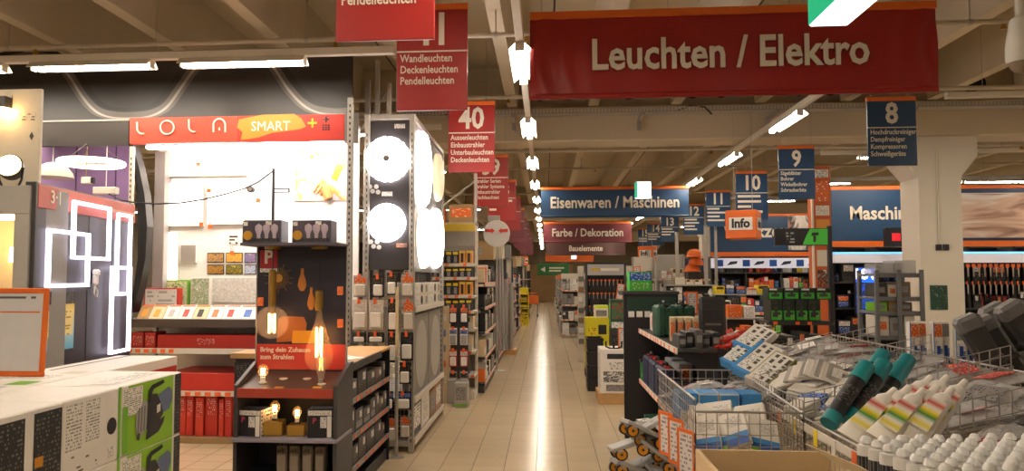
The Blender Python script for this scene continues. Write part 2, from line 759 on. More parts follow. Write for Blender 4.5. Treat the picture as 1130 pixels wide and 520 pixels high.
concrete = mat('painted_concrete', 'c4b69c', .75, var=.06, sc=3)
concrete2 = mat('painted_concrete_rib', 'd2c6ae', .7, var=.05, sc=3)
colm = mat('column_paint', 'd8d0c0', .6, var=.04, sc=2)
X0, X1, Y0, Y1, ZC = -16.0, 22.0, -8.0, 55.0, 4.95
XT0, YT0, TS, NTX, NTY = -.0875 - 5 * .27, 5.9, .27, 10, 29
XT1, YT1 = XT0 + NTX * TS, YT0 + NTY * TS
b = MB()
zf = -.012
for (xa, xb, ya, yb, z) in ((X0, XT0, Y0, Y1, 0), (XT1, X1, Y0, Y1, 0), (XT0, XT1, Y0, YT0, 0), (XT0, XT1, YT1, Y1, 0)):
    b.quad((xa, ya, z), (xb, ya, z), (xb, yb, z), (xa, yb, z))
floor = struct(b.build('floor', floor_mat()))
MB().box(XT0, XT1, YT0, YT1, zf - .01, -.003).build('grout_bed', mat('grout', '5f5546', .8), floor)
tm = mat('floor_tile', 'cdb896', .2, var=.1, sc=3, bump=.02, objrand=.03)
tme = MB().cbox(.0026, TS - .0026, .0016, TS - .0016, -.0029, .0, .0012).mesh('floor_tile', tm)
for i in range(NTX):
    for j in range(NTY):
        link('floor_tile', tme, floor, (XT0 + i * TS, YT0 + j * TS, rnd.uniform(-.0003, .0003)))

BEAMS = (-4.0, 12.0, 28.0, 44.0)
ceil = struct(MB().box(X0, X1, Y0, Y1, ZC, ZC + .15).build('ceiling', concrete))
rib_meshes = {}
bays = [(Y0, -4.0), (-3.4, 12.0), (12.6, 28.0), (28.6, 44.0), (44.6, Y1)]
for k in range(30):
    x = -.5 + 1.25 * (k - 12)
    for (ya, yb) in bays:
        if (ya, yb) not in rib_meshes:
            rib_meshes[ya, yb] = MB().prism([(-.075, 4.27), (.075, 4.27), (.13, ZC), (-.13, ZC)], ya, yb).mesh('ceiling_rib', concrete2)
        link('ceiling_rib', rib_meshes[ya, yb], ceil, (x, 0, 0))
# slab joints between the precast units
for k in range(15):
    x = .125 + 2.5 * (k - 6)
    MB().box(x - .012, x + .012, Y0, Y1, ZC - .006, ZC).build('slab_joint', dgrey, ceil)
for yb in BEAMS:
    bm = struct(MB().cbox(X0, X1, yb, yb + .6, 3.72, 4.26, .02).build('ceiling_beam', concrete2))
    MB().box(X0, X1, yb + .2, yb + .4, 4.26, ZC).build('infill_wall', concrete, bm)
    if yb == 12.0:
        for x in (-.08, .35, 1.31, 2.29, 2.72, 3.9, 4.35, 6.4, -1.35, -2.2, -3.4):
            MB().cyl((x, 11.97, 4.62), (x, 12.21, 4.62), .1, .1, 16).build('duct_opening', [mat('duct_hole_shade', '14110f', .8)], bm, loc=(0, 0, -.12))  # solid dark plugs; the shade inside the holes is put into their colour
woodwall = mat('wood_wall', 'b08c5c', .6, var=.35, sc=1.2)
wb = struct(MB().box(X0, X1, Y1, Y1 + .2, 0, ZC).build('wall_back', mat('back_wall', '8d7f68', .8)))
for k in range(16):
    xa = -1.6 + k * .22
    MB().cbox(xa, xa + .214, Y1 - .03, Y1 - .001, 0, 2.6, .004).build('plank', woodwall, wb)
struct(MB().box(X0, X1, Y0 - .2, Y0, 0, ZC).build('wall_front', mat('hall_wall', 'b9ad98', .8)))
struct(MB().box(X0 - .2, X0, Y0, Y1, 0, ZC).build('wall_left', mat('hall_wall', 'b9ad98', .8)))
struct(MB().box(X1, X1 + .2, Y0, Y1, 0, ZC).build('wall_right', mat('hall_wall', 'b9ad98', .8)))

# column with its flared head, socket box, conduit and poster
cp = at(1017, 250, 12.0)
cq = at(1060, 250, 12.0)
cxm, cw = (cp.x + cq.x) / 2, .60
cb = MB()
cb.prism([(-cw / 2, 0), (cw / 2, 0), (cw / 2, 3.1), (cw / 2 + .25, 3.42), (cw / 2 + .25, 3.715), (-cw / 2 - .25, 3.715), (-cw / 2 - .25, 3.42), (-cw / 2, 3.1)], 12.0, 12.6)
col = struct(cb.build('column', colm, loc=(cxm, 0, 0)))
sk = MB().cbox(-.09, -.012, 11.965, 11.999, 2.02, 2.11, .006).cbox(.012, .09, 11.965, 11.999, 2.02, 2.11, .006)
sk.build('socket_box', black, col)
MB().cyl((-.04, 11.985, 2.11), (-.04, 11.985, 3.5), .012, n=8).build('conduit', colm, col)
xa, xb, za, zb = rect(1027, 315, 1046, 342, 11.98)
po = MB().cbox(xa, xb, 11.98, 11.997, za, zb, .002).build('poster', dgreen)
tag(po, 'small dark green framed poster fixed to the white concrete column', 'poster')
pm = MB().quad((xa + .02, 11.978, za + .02), (xb - .02, 11.978, za + .02), (xb - .02, 11.978, zb - .02), (xa + .02, 11.978, zb - .02))
pm.build('printed_picture', pic('poster_green', ['0e1512', '1d4a37', '0e1512', '8fa89a'], 5), po)
# the other columns of the row, seen far down the hall
for (x, y) in ((cxm, 28.0), (cxm, 44.0)):
    c2 = struct(link('column', col.data, None, (x, y - 12.0, 0)))

# ------------------------------------------------------------------ light strips
tubem = mat('tube_glow', 'fff1de', .4, e=TUBE_POWER, var=.0)
railm = mat('strip_rail', 'ded6c6', .45)
ZS = 3.6


def strip(label, o, axis, tubes, length, n_tube=None, tl=1.18):
    """a trunking rail with tube luminaires clipped under it.  o = start, axis 0 = along x, 1 = along y"""
    t = thing('light_strip', label, 'ceiling light', o, R(90) if axis == 1 else 0)
    MB().cbox(0, length, -.035, .035, .03, .1, .006).build('trunking_rail', railm, t)
    hb = MB().prism([(-.04, .03), (.04, .03), (.1, -.03), (.096, -.034), (.036, .02), (-.036, .02), (-.096, -.034), (-.1, -.03)], 0, tl, M=Matrix(((0, 1, 0, 0), (1, 0, 0, 0), (0, 0, 1, 0), (0, 0, 0, 1)))).mesh('luminaire', railm)
    tb = MB().cyl((.02, 0, -.02), (tl - .02, 0, -.02), .026, .026, 8).mesh('tube', tubem, True)
    eb = MB().cbox(0, .02, -.04, .04, -.05, .02, .004).mesh('end_cap', railm)
    hw = MB().cyl((0, 0, .1), (0, 0, 1.34), .003, n=4).mesh('suspension_wire', steel)
    for x in tubes:
        h = link('luminaire', hb, t, (x, 0, 0))
        link('tube', tb, h)
        link('end_cap', eb, h)
        link('end_cap', eb, h, (tl - .02, 0, 0))
    x = .4
    while x < length:
        link('suspension_wire', hw, t, (x, 0, 0))
        x += 4.0
    return t


def yline(X, ya, yb, label, first):
    # rail axis along +y
    strip(label, (X, ya, ZS), 1, [y - ya for y in _ys(first, ya, yb)], yb - ya)


def _ys(first, ya, yb):
    y = first
    while y - 3.1 > ya:
        y -= 3.1
    out = []
    while y + 1.5 < yb:
        if y > ya:
            out.append(y)
        y += 3.1
    return out


ts = 2.0 * 860 / 262          # near end of the first tube seen over the aisle
yline(-.21, -7.0, 53.0, 'long white light strip running down the hall above the main aisle', ts)
yline(3.04, 7.3, 53.0, 'long diagonal light strip running away over the hanging blue aisle number signs', 9.5)
for i, y in enumerate((6.85,)):
    strip('row of tube lights hung crosswise in front of the black wave banner', (-8.0, y, ZS), 0, [.3, 1.75, 3.2, 4.65], 6.65)
strip('tube light strip hung crosswise above the white column and blue sign eight', (4.5, 9.1, ZS), 0, [1.2, 4.6, 8.0, 11.4], 15.5)
strip('tube light strip hung crosswise behind the white column above the dark blue header boards', (4.5, 13.1, ZS), 0, [.6, 4.0, 7.4, 10.8], 15.5)
for y in (16.6, 20.2, 30, 38):
    strip('distant crosswise tube light strip over the right half of the hall, %s from the column' % ORD[(16.6, 20.2, 30, 38).index(y)], (4.5, y, ZS), 0, [.6, 4.0, 7.4, 10.8], 15.5)
for y in (2.0, 5.6):
    strip('crosswise tube light strip over the near right side, %s camera side' % ('toward' if y > 5 else 'beyond'), (4.5, y, ZS), 0, [1.2, 4.6, 8.0], 12)
for y in (.0, 3.2, 10.4, 14.2, 22, 31):
    strip('crosswise tube light strip over the left aisles, %s in the row' % ORD[(.0, 3.2, 10.4, 14.2, 22, 31).index(y)], (-14.0, y, ZS), 0, [1.0, 4.4, 7.8, 11.0], 12.6)

# ------------------------------------------------------------------ pipes, cable tray
pipem = mat('pipe_paint', 'c9bea8', .5)


def pipe(label, p, q, r=.03, n=8, drops=()):
    t = thing('ceiling_pipe', label, 'pipe', p)
    p, q = Vector(p), Vector(q)
    MB().cyl((0, 0, 0), q - p, r, n=n).build('pipe_run', pipem, t)
    for k in drops:
        c = (q - p) * k
        MB().cyl(c + Vector((0, 0, r)), c + Vector((0, 0, 4.9 - p.z)), .006, n=5).build('hanger_rod', steel, t)
        MB().cyl(c + Vector((-.02, 0, 0)), c + Vector((.02, 0, 0)), r * 1.25, n=n).build('pipe_clamp', steel, t)
        MB().cyl(c + Vector((.3, 0, -r)), c + Vector((.3, 0, -r - .05)), .014, .03, n=8).build('sprinkler_head', brass, t)
    return t


pipe('cream sprinkler pipe crossing in front of the ceiling ribs high at the top left', (-12, 7.6, 4.02), (20, 7.6, 4.02), .026, drops=(.1, .2, .3, .36, .5, .6, .7))
pipe('cream sprinkler pipe crossing just below the lower edge of the big red banner', (-12, 10.6, 4.1), (20, 10.6, 4.1), .03, drops=(.2, .35, .5, .6, .7, .8))
pipe('thin cream pipe crossing just under the pale concrete beam', (-12, 12.9, 3.72), (20, 12.9, 3.72), .026, drops=(.3, .45, .6))
pipe('thin pipe crossing the second ceiling bay behind the concrete beam', (-12, 17.2, 4.03), (20, 17.2, 4.03), .026, drops=(.3, .4, .5, .6))
pipe('thin far pipe crossing above the blue hanging banner', (-12, 22.2, 4.03), (20, 22.2, 4.03), .026, drops=(.3, .4, .5, .6))
tr = thing('cable_tray', 'perforated steel cable tray crossing in front of the pale concrete beam', 'cable tray', (-3, 11.5, 4.03))
b = MB().cbox(0, 11, -.12, .12, 0, .006, .001)
for k in range(220):
    b.box(k * .05, k * .05 + .03, -.125, -.119, -.002, .06)
b.cbox(0, 11, -.126, -.119, .055, .065, .001).cbox(0, 11, -.126, -.119, -.008, .004, .001).cbox(0, 11, .119, .126, 0, .06, .001)
b.build('tray_channel', lgrey, tr)
for k in range(6):
    MB().cbox(.6 + 1.9 * k, .65 + 1.9 * k, -.14, .45, -.05, -.008, .002).cbox(.6 + 1.9 * k, .65 + 1.9 * k, .3, .45, -.17, -.05, .002).build('wall_bracket', lgrey, tr)
for k, (x, dy) in enumerate(((1.9, 0), (5.3, .03))):
    MB().tube([(x - .4, -.02, .02), (x - .2, -.08, .08), (x, -.13, .05), (x + .1, -.14, -.06)], .012).build('cable_bundle', black, tr)

# ================================================================== hanging signs
def hang_sign(name, label, x0, x1, y, z0, z1, m, number, lines, group, ywire=4.94, strip_m=None, num_h=None):
    wd, h = x1 - x0, z1 - z0
    t = thing(name, label, 'sign', ((x0 + x1) / 2, y, z0), 0, group)
    MB().cbox(-wd / 2, wd / 2, -.012, .012, 0, h - .045, .004).build('panel', m, t)
    MB().cbox(-wd / 2 - .004, wd / 2 + .004, -.016, .016, h - .045, h, .004).build('top_rail', strip_m or orange, t)
    MB().cbox(-wd / 2, wd / 2, -.0145, -.0121, h * .545, h * .56, .0008).build('divider_line', letter, t)
    if number:
        text(t, number, (0, -.0145, h * .745), num_h or h * .42, letter, bold=.025, sx=.85, name='number')
    if lines:
        n = len(lines)
        for k, s in enumerate(lines):
            if isinstance(s, float):      # small print that cannot be read in the photograph
                MB().cbox(-wd * .45, -wd * .45 + wd * s, -.0135, -.0121, h * (.46 - .105 * k), h * (.51 - .105 * k), .0005).build('small_print', letter, t)
                continue
            text(t, s, (-wd * .45, -.0145, h * (.485 - .105 * k)), h * .101, letter, align='LEFT', bold=.015, sx=.82)
    for sx in (-1, 1):
        MB().cyl((sx * wd * .42, 0, h), (sx * wd * .42, 0, ywire - z0), .003, n=4).build('hanging_wire', steel, t)
    return t


def px_sign(px, Y, **k):
    xa, xb, za, zb = rect(*px, Y)
    return hang_sign(x0=xa, x1=xb, y=Y, z0=za, z1=zb, **k)


GL = 'red aisle number signs over the left gondolas'
px_sign((372, -117, 480, 45), 4.3, name='aisle_sign', label='nearest red hanging sign cut by the top edge, only Pendelleuchten readable', m=dred, number='',
        lines=['Wandleuchten', 'Deckenleuchten', 'Pendelleuchten'], group=GL)
px_sign((438, 5, 516, 122), 5.7, name='aisle_sign', label='red hanging aisle sign numbered 41 listing Wandleuchten, Deckenleuchten and Pendelleuchten', m=dred, number='41',
        lines=['Wandleuchten', 'Deckenleuchten', 'Pendelleuchten'], group=GL)
px_sign((495, 112, 546, 190), 8.78, name='aisle_sign', label='red hanging aisle sign numbered 40 listing Aussenleuchten and Einbaustrahler', m=dred, number='40',
        lines=['Aussenleuchten', 'Einbaustrahler', 'Unterbauleuchten', 'Deckenleuchten'], group=GL)
LIST = [['Strahler Serien', 'Strahler Systeme', 'Einbaustrahler', 'Tischleuchten'], [.82, .66, .25], [.6, .5], [.7], [.6], [.5, .6], [.7], [.6, .4], [.6]]
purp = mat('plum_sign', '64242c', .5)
for k in range(9):
    Y = 11.95 + 3.05 * k
    f = 860 / Y
    c = at(542, 200, 12.0).x
    zc = 3.52
    nm = str(39 - k)
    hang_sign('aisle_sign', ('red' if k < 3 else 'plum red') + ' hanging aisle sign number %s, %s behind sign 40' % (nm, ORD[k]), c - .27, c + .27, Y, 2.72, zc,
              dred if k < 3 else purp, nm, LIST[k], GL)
BL = ['Hochdruckreiniger', 'Dampfreiniger', 'Kompressoren', 'Schweißgeräte']
GR = 'blue aisle number signs over the right gondolas'
RL = [('8', (957, 107, 1011, 183), 8.56, BL), ('9', (859, 161, 899, 220), 11.7, ['Sägeblätter', 'Bohrer', 'Winkelbohrer', 'Schrauberbits']),
      ('10', (812, 189, 847, 243), 14.45, [.72, .74, .42, .78]),
      ('11', (779, 210, 806, 250), 17.5, [.5, .75, .5, .7]), ('12', (754, 225, 777, 259), 20.7, [.6, .7, .5, .6]),
      ('13', (729, 238, 749, 267), 24.3, [.6, .7, .5]), ('14', (714, 246, 733, 271), 27.9, [.6, .7, .5]),
      ('15', (704, 252, 719, 275), 31.5, [.6, .7])]
BLAB = {'8': 'nearest blue hanging aisle sign, number eight, in front of the white column', '9': 'blue hanging aisle sign number nine beside the tall orange pylon',
        '10': 'blue hanging aisle sign number ten directly above the large Info cube', '11': 'blue hanging aisle sign number eleven just left of the Info cube',
        '12': 'blue hanging aisle sign number twelve right of the Eisenwaren banner end', '13': 'blue hanging aisle sign number thirteen under the right end of Eisenwaren banner',
        '14': 'small far blue aisle sign number fourteen', '15': 'farthest blue aisle sign number fifteen above the small Info cube'}
for n, px, Y, ls in RL:
    px_sign(px, Y, name='aisle_sign', label=BLAB[n], m=blue, number=n, lines=ls, group=GR)


def banner(name, label, px, Y, m, s, th, tx, folds=True, strip_m=None, wires_z=4.94, bold=.02):
    xa, xb, za, zb = rect(*px, Y)
    wd, h = xb - xa, zb - za
    t = thing(name, label, 'banner', (xa, Y, za))
    nx, nz = 90, 10
    vs, fs = [], []

    def bulge(u, v):
        if not folds:
            return 0
        e = max(0, 1 - u / .2) ** 1.2 + max(0, 1 - (1 - u) / .18) ** 1.2
        q = e * (.5 + .5 * math.sin(math.pi * min(1, 1.1 - v))) * .022 * math.sin(u * 95 + 3 * math.sin(v * 3))
        return q + .004 * math.sin(u * 31 + v * 4)
    for side in (0, 1):
        for j in range(nz + 1):
            for i in range(nx + 1):
                u, v = i / nx, j / nz
                fl = .01 * h * (1 - v) * (1 if u > .5 else -1) * abs(2 * u - 1) ** 6
                vs.append((u * wd + fl, (-.006 if side == 0 else .006) + bulge(u, v), v * (h - .06)))
    n1 = (nx + 1) * (nz + 1)
    for j in range(nz):
        for i in range(nx):
            a = j * (nx + 1) + i
            fs.append((a, a + 1, a + nx + 2, a + nx + 1))
            fs.append((n1 + a, n1 + a + nx + 1, n1 + a + nx + 2, n1 + a + 1))
    for j in range(nz):
        for i in (0, nx):
            a = j * (nx + 1) + i
            fs.append((a, a + nx + 1, n1 + a + nx + 1, n1 + a))
    for i in range(nx):
        for j in (0, nz):
            a = j * (nx + 1) + i
            fs.append((a, n1 + a, n1 + a + 1, a + 1))
    MB().add(vs, fs).build('cloth', m, t, True)
    MB().cbox(0, wd, -.03, .03, h - .062, h, .006).build('top_rail', strip_m or orange, t)
    MB().cyl((.01, 0, .03), (wd - .01, 0, .03), .022, n=8).build('bottom_hem', m, t, True)
    text(t, s, (wd * tx, -.035, h * .47), th, letter, bold=bold, sx=.82, ext=.006)
    for k in (.03, .35, .65, .97):
        MB().cyl((wd * k, 0, h), (wd * k, 0, wires_z - za), .004, n=4).build('hanging_wire', steel, t)
    return t


banner('department_banner', 'huge red hanging banner reading Leuchten / Elektro with orange top edge', (585, 8, 1034, 106), 6.6, dred, 'Leuchten / Elektro', .37, .495)
banner('department_banner', 'dark blue hanging banner reading Eisenwaren / Maschinen over the aisle', (597, 206, 760, 240), 16.5, blue, 'Eisenwaren / Maschinen', .34, .5, folds=False)
banner('department_banner', 'plum red hanging banner reading Farbe / Dekoration behind the blue banner', (600, 245, 697, 268), 26.0, purp, 'Farbe / Dekoration', .37, .5, folds=False)
banner('department_banner', 'small brown distant banner reading Bauelemente under the plum red banner', (603, 266, 690, 282), 36.0, mat('brown_sign', '4a2a26', .5), 'Bauelemente', .36, .5, folds=False)
banner('department_banner', 'thin far orange banner strip at the end of the main aisle', (602, 279, 655, 289), 41.0, orange, '', .3, .5, folds=False)

# far green direction sign with a white arrow
xa, xb, za, zb = rect(593, 291, 628, 304, 50.0)
gs = thing('direction_sign', 'far green sign with a white left arrow above the wooden wall', 'sign', (xa, 50, za))
MB().cbox(0, xb - xa, 0, .04, 0, zb - za, .01).build('panel', mat('sign_green', '1f6b32', .5), gs)
MB().prism([(.2, .38), (.5, .2), (.5, .56)], -.02, -.001).build('arrow', letter, gs)
MB().cbox(.75, 1.7, -.02, -.001, .42, .52, .004).build('small_print', letter, gs)
MB().cbox(.75, 1.5, -.02, -.001, .24, .34, .004).build('small_print', letter, gs)
MB().cyl((.2, .02, zb - za), (.2, .02, 4.94 - za), .01, n=4).build('hanging_wire', steel, gs)
MB().cyl((xb - xa - .2, .02, zb - za), (xb - xa - .2, .02, 4.94 - za), .01, n=4).build('hanging_wire', steel, gs)

# lit emergency exit signs
litw = mat('lit_sign_white', 'eef4f0', .4, e=1.6, var=.0)
litg = mat('lit_sign_green', '12a070', .4, e=.7, var=.0)


def exit_sign(label, px, Y, d, zup=4.94, arrow=True):
    xa, xb, za, zb = rect(*px, Y)
    t = thing('exit_sign', label, 'exit sign', ((xa + xb) / 2, Y, za))
    wd, h = xb - xa, zb - za
    MB().cbox(-wd / 2, wd / 2, -d / 2, d / 2, 0, h, .008).build('light_box', litw, t)
    MB().cbox(-wd / 2 - .004, -wd / 2 + wd * .12, -d / 2 - .004, d / 2 + .004, .01, h - .005, .003).build('green_pictogram', litg, t)
    for q in (-.3, .3):
        MB().cyl((wd * q, 0, h), (wd * q, 0, zup - za), .004, n=4).build('suspension_wire', steel, t)
    return t


exit_sign('glowing white and green exit sign hanging before the blue banner', (701, 201, 718, 219), 14.0, .12)
exit_sign('glowing green and white exit box cut by the top edge before the red banner', (907, -26, 952, 15), 5.0, .5)
exit_sign('tiny far glowing exit sign beneath the plum red banner', (630, 280, 636, 286), 38.0, .15)

# orange Info lanterns


def info_box(label, px, Y, big=True):
    xa, xb, za, zb = rect(*px, Y)
    wd, h = xb - xa, zb - za
    s = wd * .74
    t = thing('info_lantern', label, 'sign', ((xa + xb) / 2, Y, za), R(-24))
    MB().cbox(-s / 2, s / 2, -s / 2, s / 2, 0, h, .01).build('orange_body', orange, t)
    for f, rz in (('F', 0), ('R', 0)):
        o, u, v, n = fframe(f, s, s, h)
        e = n * .004
        MB().quad(o + u * .12 + v * .3 + e, o + u * .88 + v * .3 + e, o + u * .88 + v * .74 + e, o + u * .12 + v * .74 + e).build('white_plate', white, t)
        text(t, 'Info', o + u * .5 + v * .52 + n * .008, h * .44, blackm, f, bold=.035, sx=.92)
    for q in (-.3, .3):
        MB().cyl((s * q, 0, h), (s * q, 0, 4.94 - za), .004, n=4).build('suspension_wire', steel, t)
    return t


info_box('large orange cube sign reading Info under blue sign 10', (798, 233, 843, 264), 11.0)
info_box('small distant orange cube sign reading Info left of sign 11', (703, 272, 726, 289), 22.0)
info_box('tiny orange cube sign reading Info far down the left side', (571, 283, 583, 293), 33.0)

# dome camera at the top right corner
dc = at(1128, 60, 5.0)
t = thing('dome_camera', 'white ceiling dome camera hanging at the top right corner', 'camera', (dc.x, dc.y, dc.z - .12))
MB().lathe([(.03, .75), (.03, .36), (.06, .34), (.075, .26), (.09, .16), (.09, .09), (.08, .07)], 18).build('housing', colm, t, True)
MB().lathe([(.0, .0), (.04, .012), (.065, .035), (.075, .07)], 18).build('lens_dome', mat('smoked_dome', '8d7c66', .12), t, True)
MB().cyl((0, 0, .74), (0, 0, 4.94 - t.location.z), .022, n=8).build('drop_pipe', colm, t)

# ================================================================== left: lamp displays
ledw = mat('led_white', 'fff6f4', .4, e=LED_POWER, var=0)
ledc = mat('led_cool', 'f6ecff', .4, e=LED_POWER * .3, var=0)
ledbay = mat('bay_light', 'fff4ec', .4, e=LED_POWER * 2.8, var=0)
ledsoft = mat('led_soft', 'fff2e0', .4, e=LED_POWER * .3, var=0)
ledwarm = mat('filament_glow', 'ffc27c', .4, e=11, var=0)
glowwarm = mat('warm_bulb_glow', 'ffcf86', .4, e=14, var=0)
glass = mat('clear_glass', 'fff0dc', .03, al=.12, var=0)
amberglass = mat('amber_glass', 'ffd49a', .04, al=.13, var=0)

# --- black wave banner above the lamp bays
YB = 7.75
xa, _, _, ztop = rect(0, 56, 389, 56, YB)
xb = at(389, 90, YB).x
xl = at(-30, 90, YB).x
zb0 = at(200, 127, 7.40).z + .012
wv = thing('wave_banner', 'long black display board printed with a silver wave above the lamp bays', 'display board', (0, YB, 0))
board = mat('wave_board_black', '2b2724', .42, var=.2, sc=1.0)
MB().cbox(xl, xb, 0, .03, zb0, ztop, .004).build('board', board, wv)
pts = [(-20, 72), (0, 68), (30, 62), (60, 66), (78, 82), (92, 104), (106, 120), (122, 127), (145, 128), (165, 126), (182, 117), (197, 97), (212, 76), (228, 62), (248, 56),
       (275, 54), (292, 59), (306, 76), (320, 97), (336, 114), (352, 122), (372, 124), (388, 123)]


def ribbon(offs, wpx, m, yy, name):
    P = []
    for i in range(len(pts) - 1):
        p0, p1, p2, p3 = (pts[max(0, min(len(pts) - 1, i + k))] for k in (-1, 0, 1, 2))
        for s_ in range(4):
            t_ = s_ / 4
            P.append(tuple(.5 * (2 * p1[a] + (p2[a] - p0[a]) * t_ + (2 * p0[a] - 5 * p1[a] + 4 * p2[a] - p3[a]) * t_ ** 2 + (3 * p1[a] - p0[a] - 3 * p2[a] + p3[a]) * t_ ** 3) for a in (0, 1)))
    P = [q for q in P if q[1] > 57]
    b = MB()
    prev = None
    for i, q in enumerate(P):
        a, c = P[max(0, i - 1)], P[min(len(P) - 1, i + 1)]
        dx, dy = c[0] - a[0], c[1] - a[1]
        L = math.hypot(dx, dy) or 1
        nx, ny = -dy / L, dx / L
        k = .5 + .5 * abs(dy) / L
        u = (q[0] + nx * (offs - wpx * k), q[1] + ny * (offs - wpx * k))
        v = (q[0] + nx * (offs + wpx * k), q[1] + ny * (offs + wpx * k))
        A, B_ = at(u[0], max(57, u[1]), YB), at(v[0], max(57, v[1]), YB)
        cur = (Vector((A.x, yy, A.z)), Vector((B_.x, yy, B_.z)))
        if prev:
            b.quad(prev[0], cur[0], cur[1], prev[1])
        prev = cur
    b.build(name, m, wv)


ribbon(0, 8.5, mat('wave_shade', '57504a', .35), -.002, 'wave_band')
ribbon(-7, 4.0, mat('wave_deep', '191614', .4), -.003, 'wave_edge')
ribbon(2.5, 1.6, mat('wave_light', '9a9086', .3), -.004, 'wave_highlight')
# fascia under it on the left part
xa, xb2, za, zb = rect(44, 133, 143, 161, 7.42)
fs_ = thing('bay_fascia', 'dark brown fascia board above the purple lamp bay', 'fascia board', (0, 7.42, 0))
ZBC = za + .12
MB().cbox(xa - .35, xb2 - .004, .05, .57, ZBC, ZBC + .03, .004).build('bay_top_board', mat('fascia_dark', '2a2522', .5), fs_)
MB().cbox(xa - .35, xb2 - .004, 0, .05, za, zb, .004).build('panel', mat('fascia_dark', '2a2522', .5), fs_)
MB().cbox(xa - .35, xb2 - .004, -.01, 0, zb - .012, zb + .006, .002).build('trim_edge', lgrey, fs_)

# --- purple bay with ring lamps
xa, xb2, za, zb = rect(30, 160, 146, 250, 8.0)
pb = thing('purple_backboard', 'purple display backboard behind the hanging ring lamps', 'display board', (0, 8.0, 0))
MB().cbox(xa - .6, xb2, 0, .03, 0, zb + .25, .004).build('board', mat('purple_bright', 'a684bd', .6), pb)
for k in range(3):
    MB().cbox(xa + .1 + k * .45, xa + .115 + k * .45, -.004, 0, .6, zb, .001).build('board_joint', mat('purple_joint', '5f4474', .6), pb)
stp = thing('perforated_post', 'cream perforated shelf post between the purple bay and the red-headed display', 'post', (at(144, 250, 7.4).x, 7.40, 0))
MB().cbox(-.02, .02, -.02, .02, 0, 2.92, .003).build('upright', offwhite, stp)
b = MB()
for k in range(48):
    b.box(-.006, .006, -.0208, -.02, .2 + k * .055, .225 + k * .055)
sl = b.build('slot_row', dgrey, stp)
sl['kind'] = 'stuff'


def ring_lamp(label, c, rr, tr_, m, hang, group=None, tilt=0):
    t = thing('ring_pendant', label, 'lamp', c, 0, group, rot=(tilt, 0, 0))
    n, k = 36, 8
    vs, fs = [], []
    for i in range(n):
        a = 2 * math.pi * i / n
        for j in range(k):
            e = 2 * math.pi * j / k
            q = rr + tr_ * math.cos(e)
            vs.append((q * math.cos(a), q * math.sin(a), tr_ * 1.1 * math.sin(e)))
    for i in range(n):
        for j in range(k):
            fs.append((i * k + j, ((i + 1) % n) * k + j, ((i + 1) % n) * k + (j + 1) % k, i * k + (j + 1) % k))
    MB().add(vs, fs).build('glowing_ring', m, t, True)
    for i in range(3):
        a = 2 * math.pi * i / 3 + .4
        MB().cyl((rr * math.cos(a), rr * math.sin(a), tr_), (.02 * math.cos(a), .02 * math.sin(a), hang * .8), .0025, n=4).build('suspension_wire', steel, t)
    MB().lathe([(.075, hang * .8), (.075, hang * .8 + .035), (.0, hang * .8 + .036)], 16).build('canopy', white, t, True)
    MB().cyl((0, 0, hang * .8), (0, 0, hang), .008, n=6).build('rod', white, t)
    return t


c = at(101, 180, 7.5)
ring_lamp('large glowing white ring pendant lamp before the purple backboard', c, .30, .024, ledsoft, ZBC - c.z)
MB().cbox(-.2, .2, -.03, .03, -.012, .012, .004).build('cross_bar', white, COL.objects['ring_pendant'])
c = at(58, 193, 7.5)
t = thing('dome_pendant', 'white dome pendant lamp left of the glowing ring, before the purple board', 'lamp', c)
MB().lathe([(.2, -.03), (.19, .02), (.14, .08), (.06, .12), (.02, .13)], 18).build('shade', mat('dome_cream', 'e6dccb', .4), t, True)
MB().cyl((0, 0, .12), (0, 0, ZBC - c.z), .004, n=5).build('cable', white, t)
c = at(95, 201, 7.45)
t = thing('small_spot', 'small white box spotlight hanging under the glowing ring lamp', 'lamp', c)
MB().cbox(-.04, .06, -.03, .03, -.02, .05, .006).build('body', white, t)
MB().cbox(.06, .085, -.024, .024, -.014, .044, .004).build('diffuser', black, t)
MB().cyl((0, 0, .05), (0, 0, ZBC - c.z), .004, n=4).build('stem', brass, t)
c = at(117, 209, 7.45)
t = thing('small_spot', 'flat white square lamp hanging beside the cream perforated post', 'lamp', c)
MB().cbox(-.12, .12, -.04, .04, -.05, .02, .006).build('body', white, t)
MB().cyl((0, 0, .02), (0, 0, ZBC - c.z), .004, n=4).build('stem', white, t)

# --- black board with light frames ("3 in 1")
A = at(38, 300, 4.8)
B_ = at(146, 300, 6.3)
dv = Vector((B_.x - A.x, B_.y - A.y, 0))
L3 = dv.length
ang = math.atan2(dv.y, dv.x)
nb = thing('frame_lamp_board', 'tall charcoal display board with red header for square light frames', 'display board', (A.x, A.y, 0), ang)
zt = at(38, 201, 4.8).z
MB().cbox(0, L3, 0, .05, .05, zt, .005).build('board', mat('board_charcoal', '312f35', .45), nb)
MB().cbox(-.03, -.002, -.01, .06, .0, zt, .004).build('edge_post', dgrey, nb)
hz = zt - .165
MB().cbox(0, L3, -.012, -.001, hz, zt - .01, .003).build('header', mat('header_coral', 'b4503f', .5), nb)
text(nb, '3·1', (.22, -.015, hz + .08), .125, letter, bold=.02)
MB().cbox(.55, 1.5, -.0145, -.0125, hz + .06, hz + .085, .0005).build('small_print', mat('print_faded', 'c98a74', .5), nb)
for k in (.35, .72, 1.12, 1.45):
    MB().cbox(k, k + .006, -.003, 0, .3, hz, .001).build('panel_joint', dgrey, nb)


def on3(px, py):
    """photo point -> local (u, z) on the board's face"""
    r = ray(px, py)
    n = Vector((dv.y, -dv.x, 0)).normalized()
    k = (Vector((A.x, A.y, 0)) - CAM).dot(n) / r.dot(n)
    p = CAM + r * k
    return (p - Vector((A.x, A.y, 0))).dot(dv.normalized()), p.z


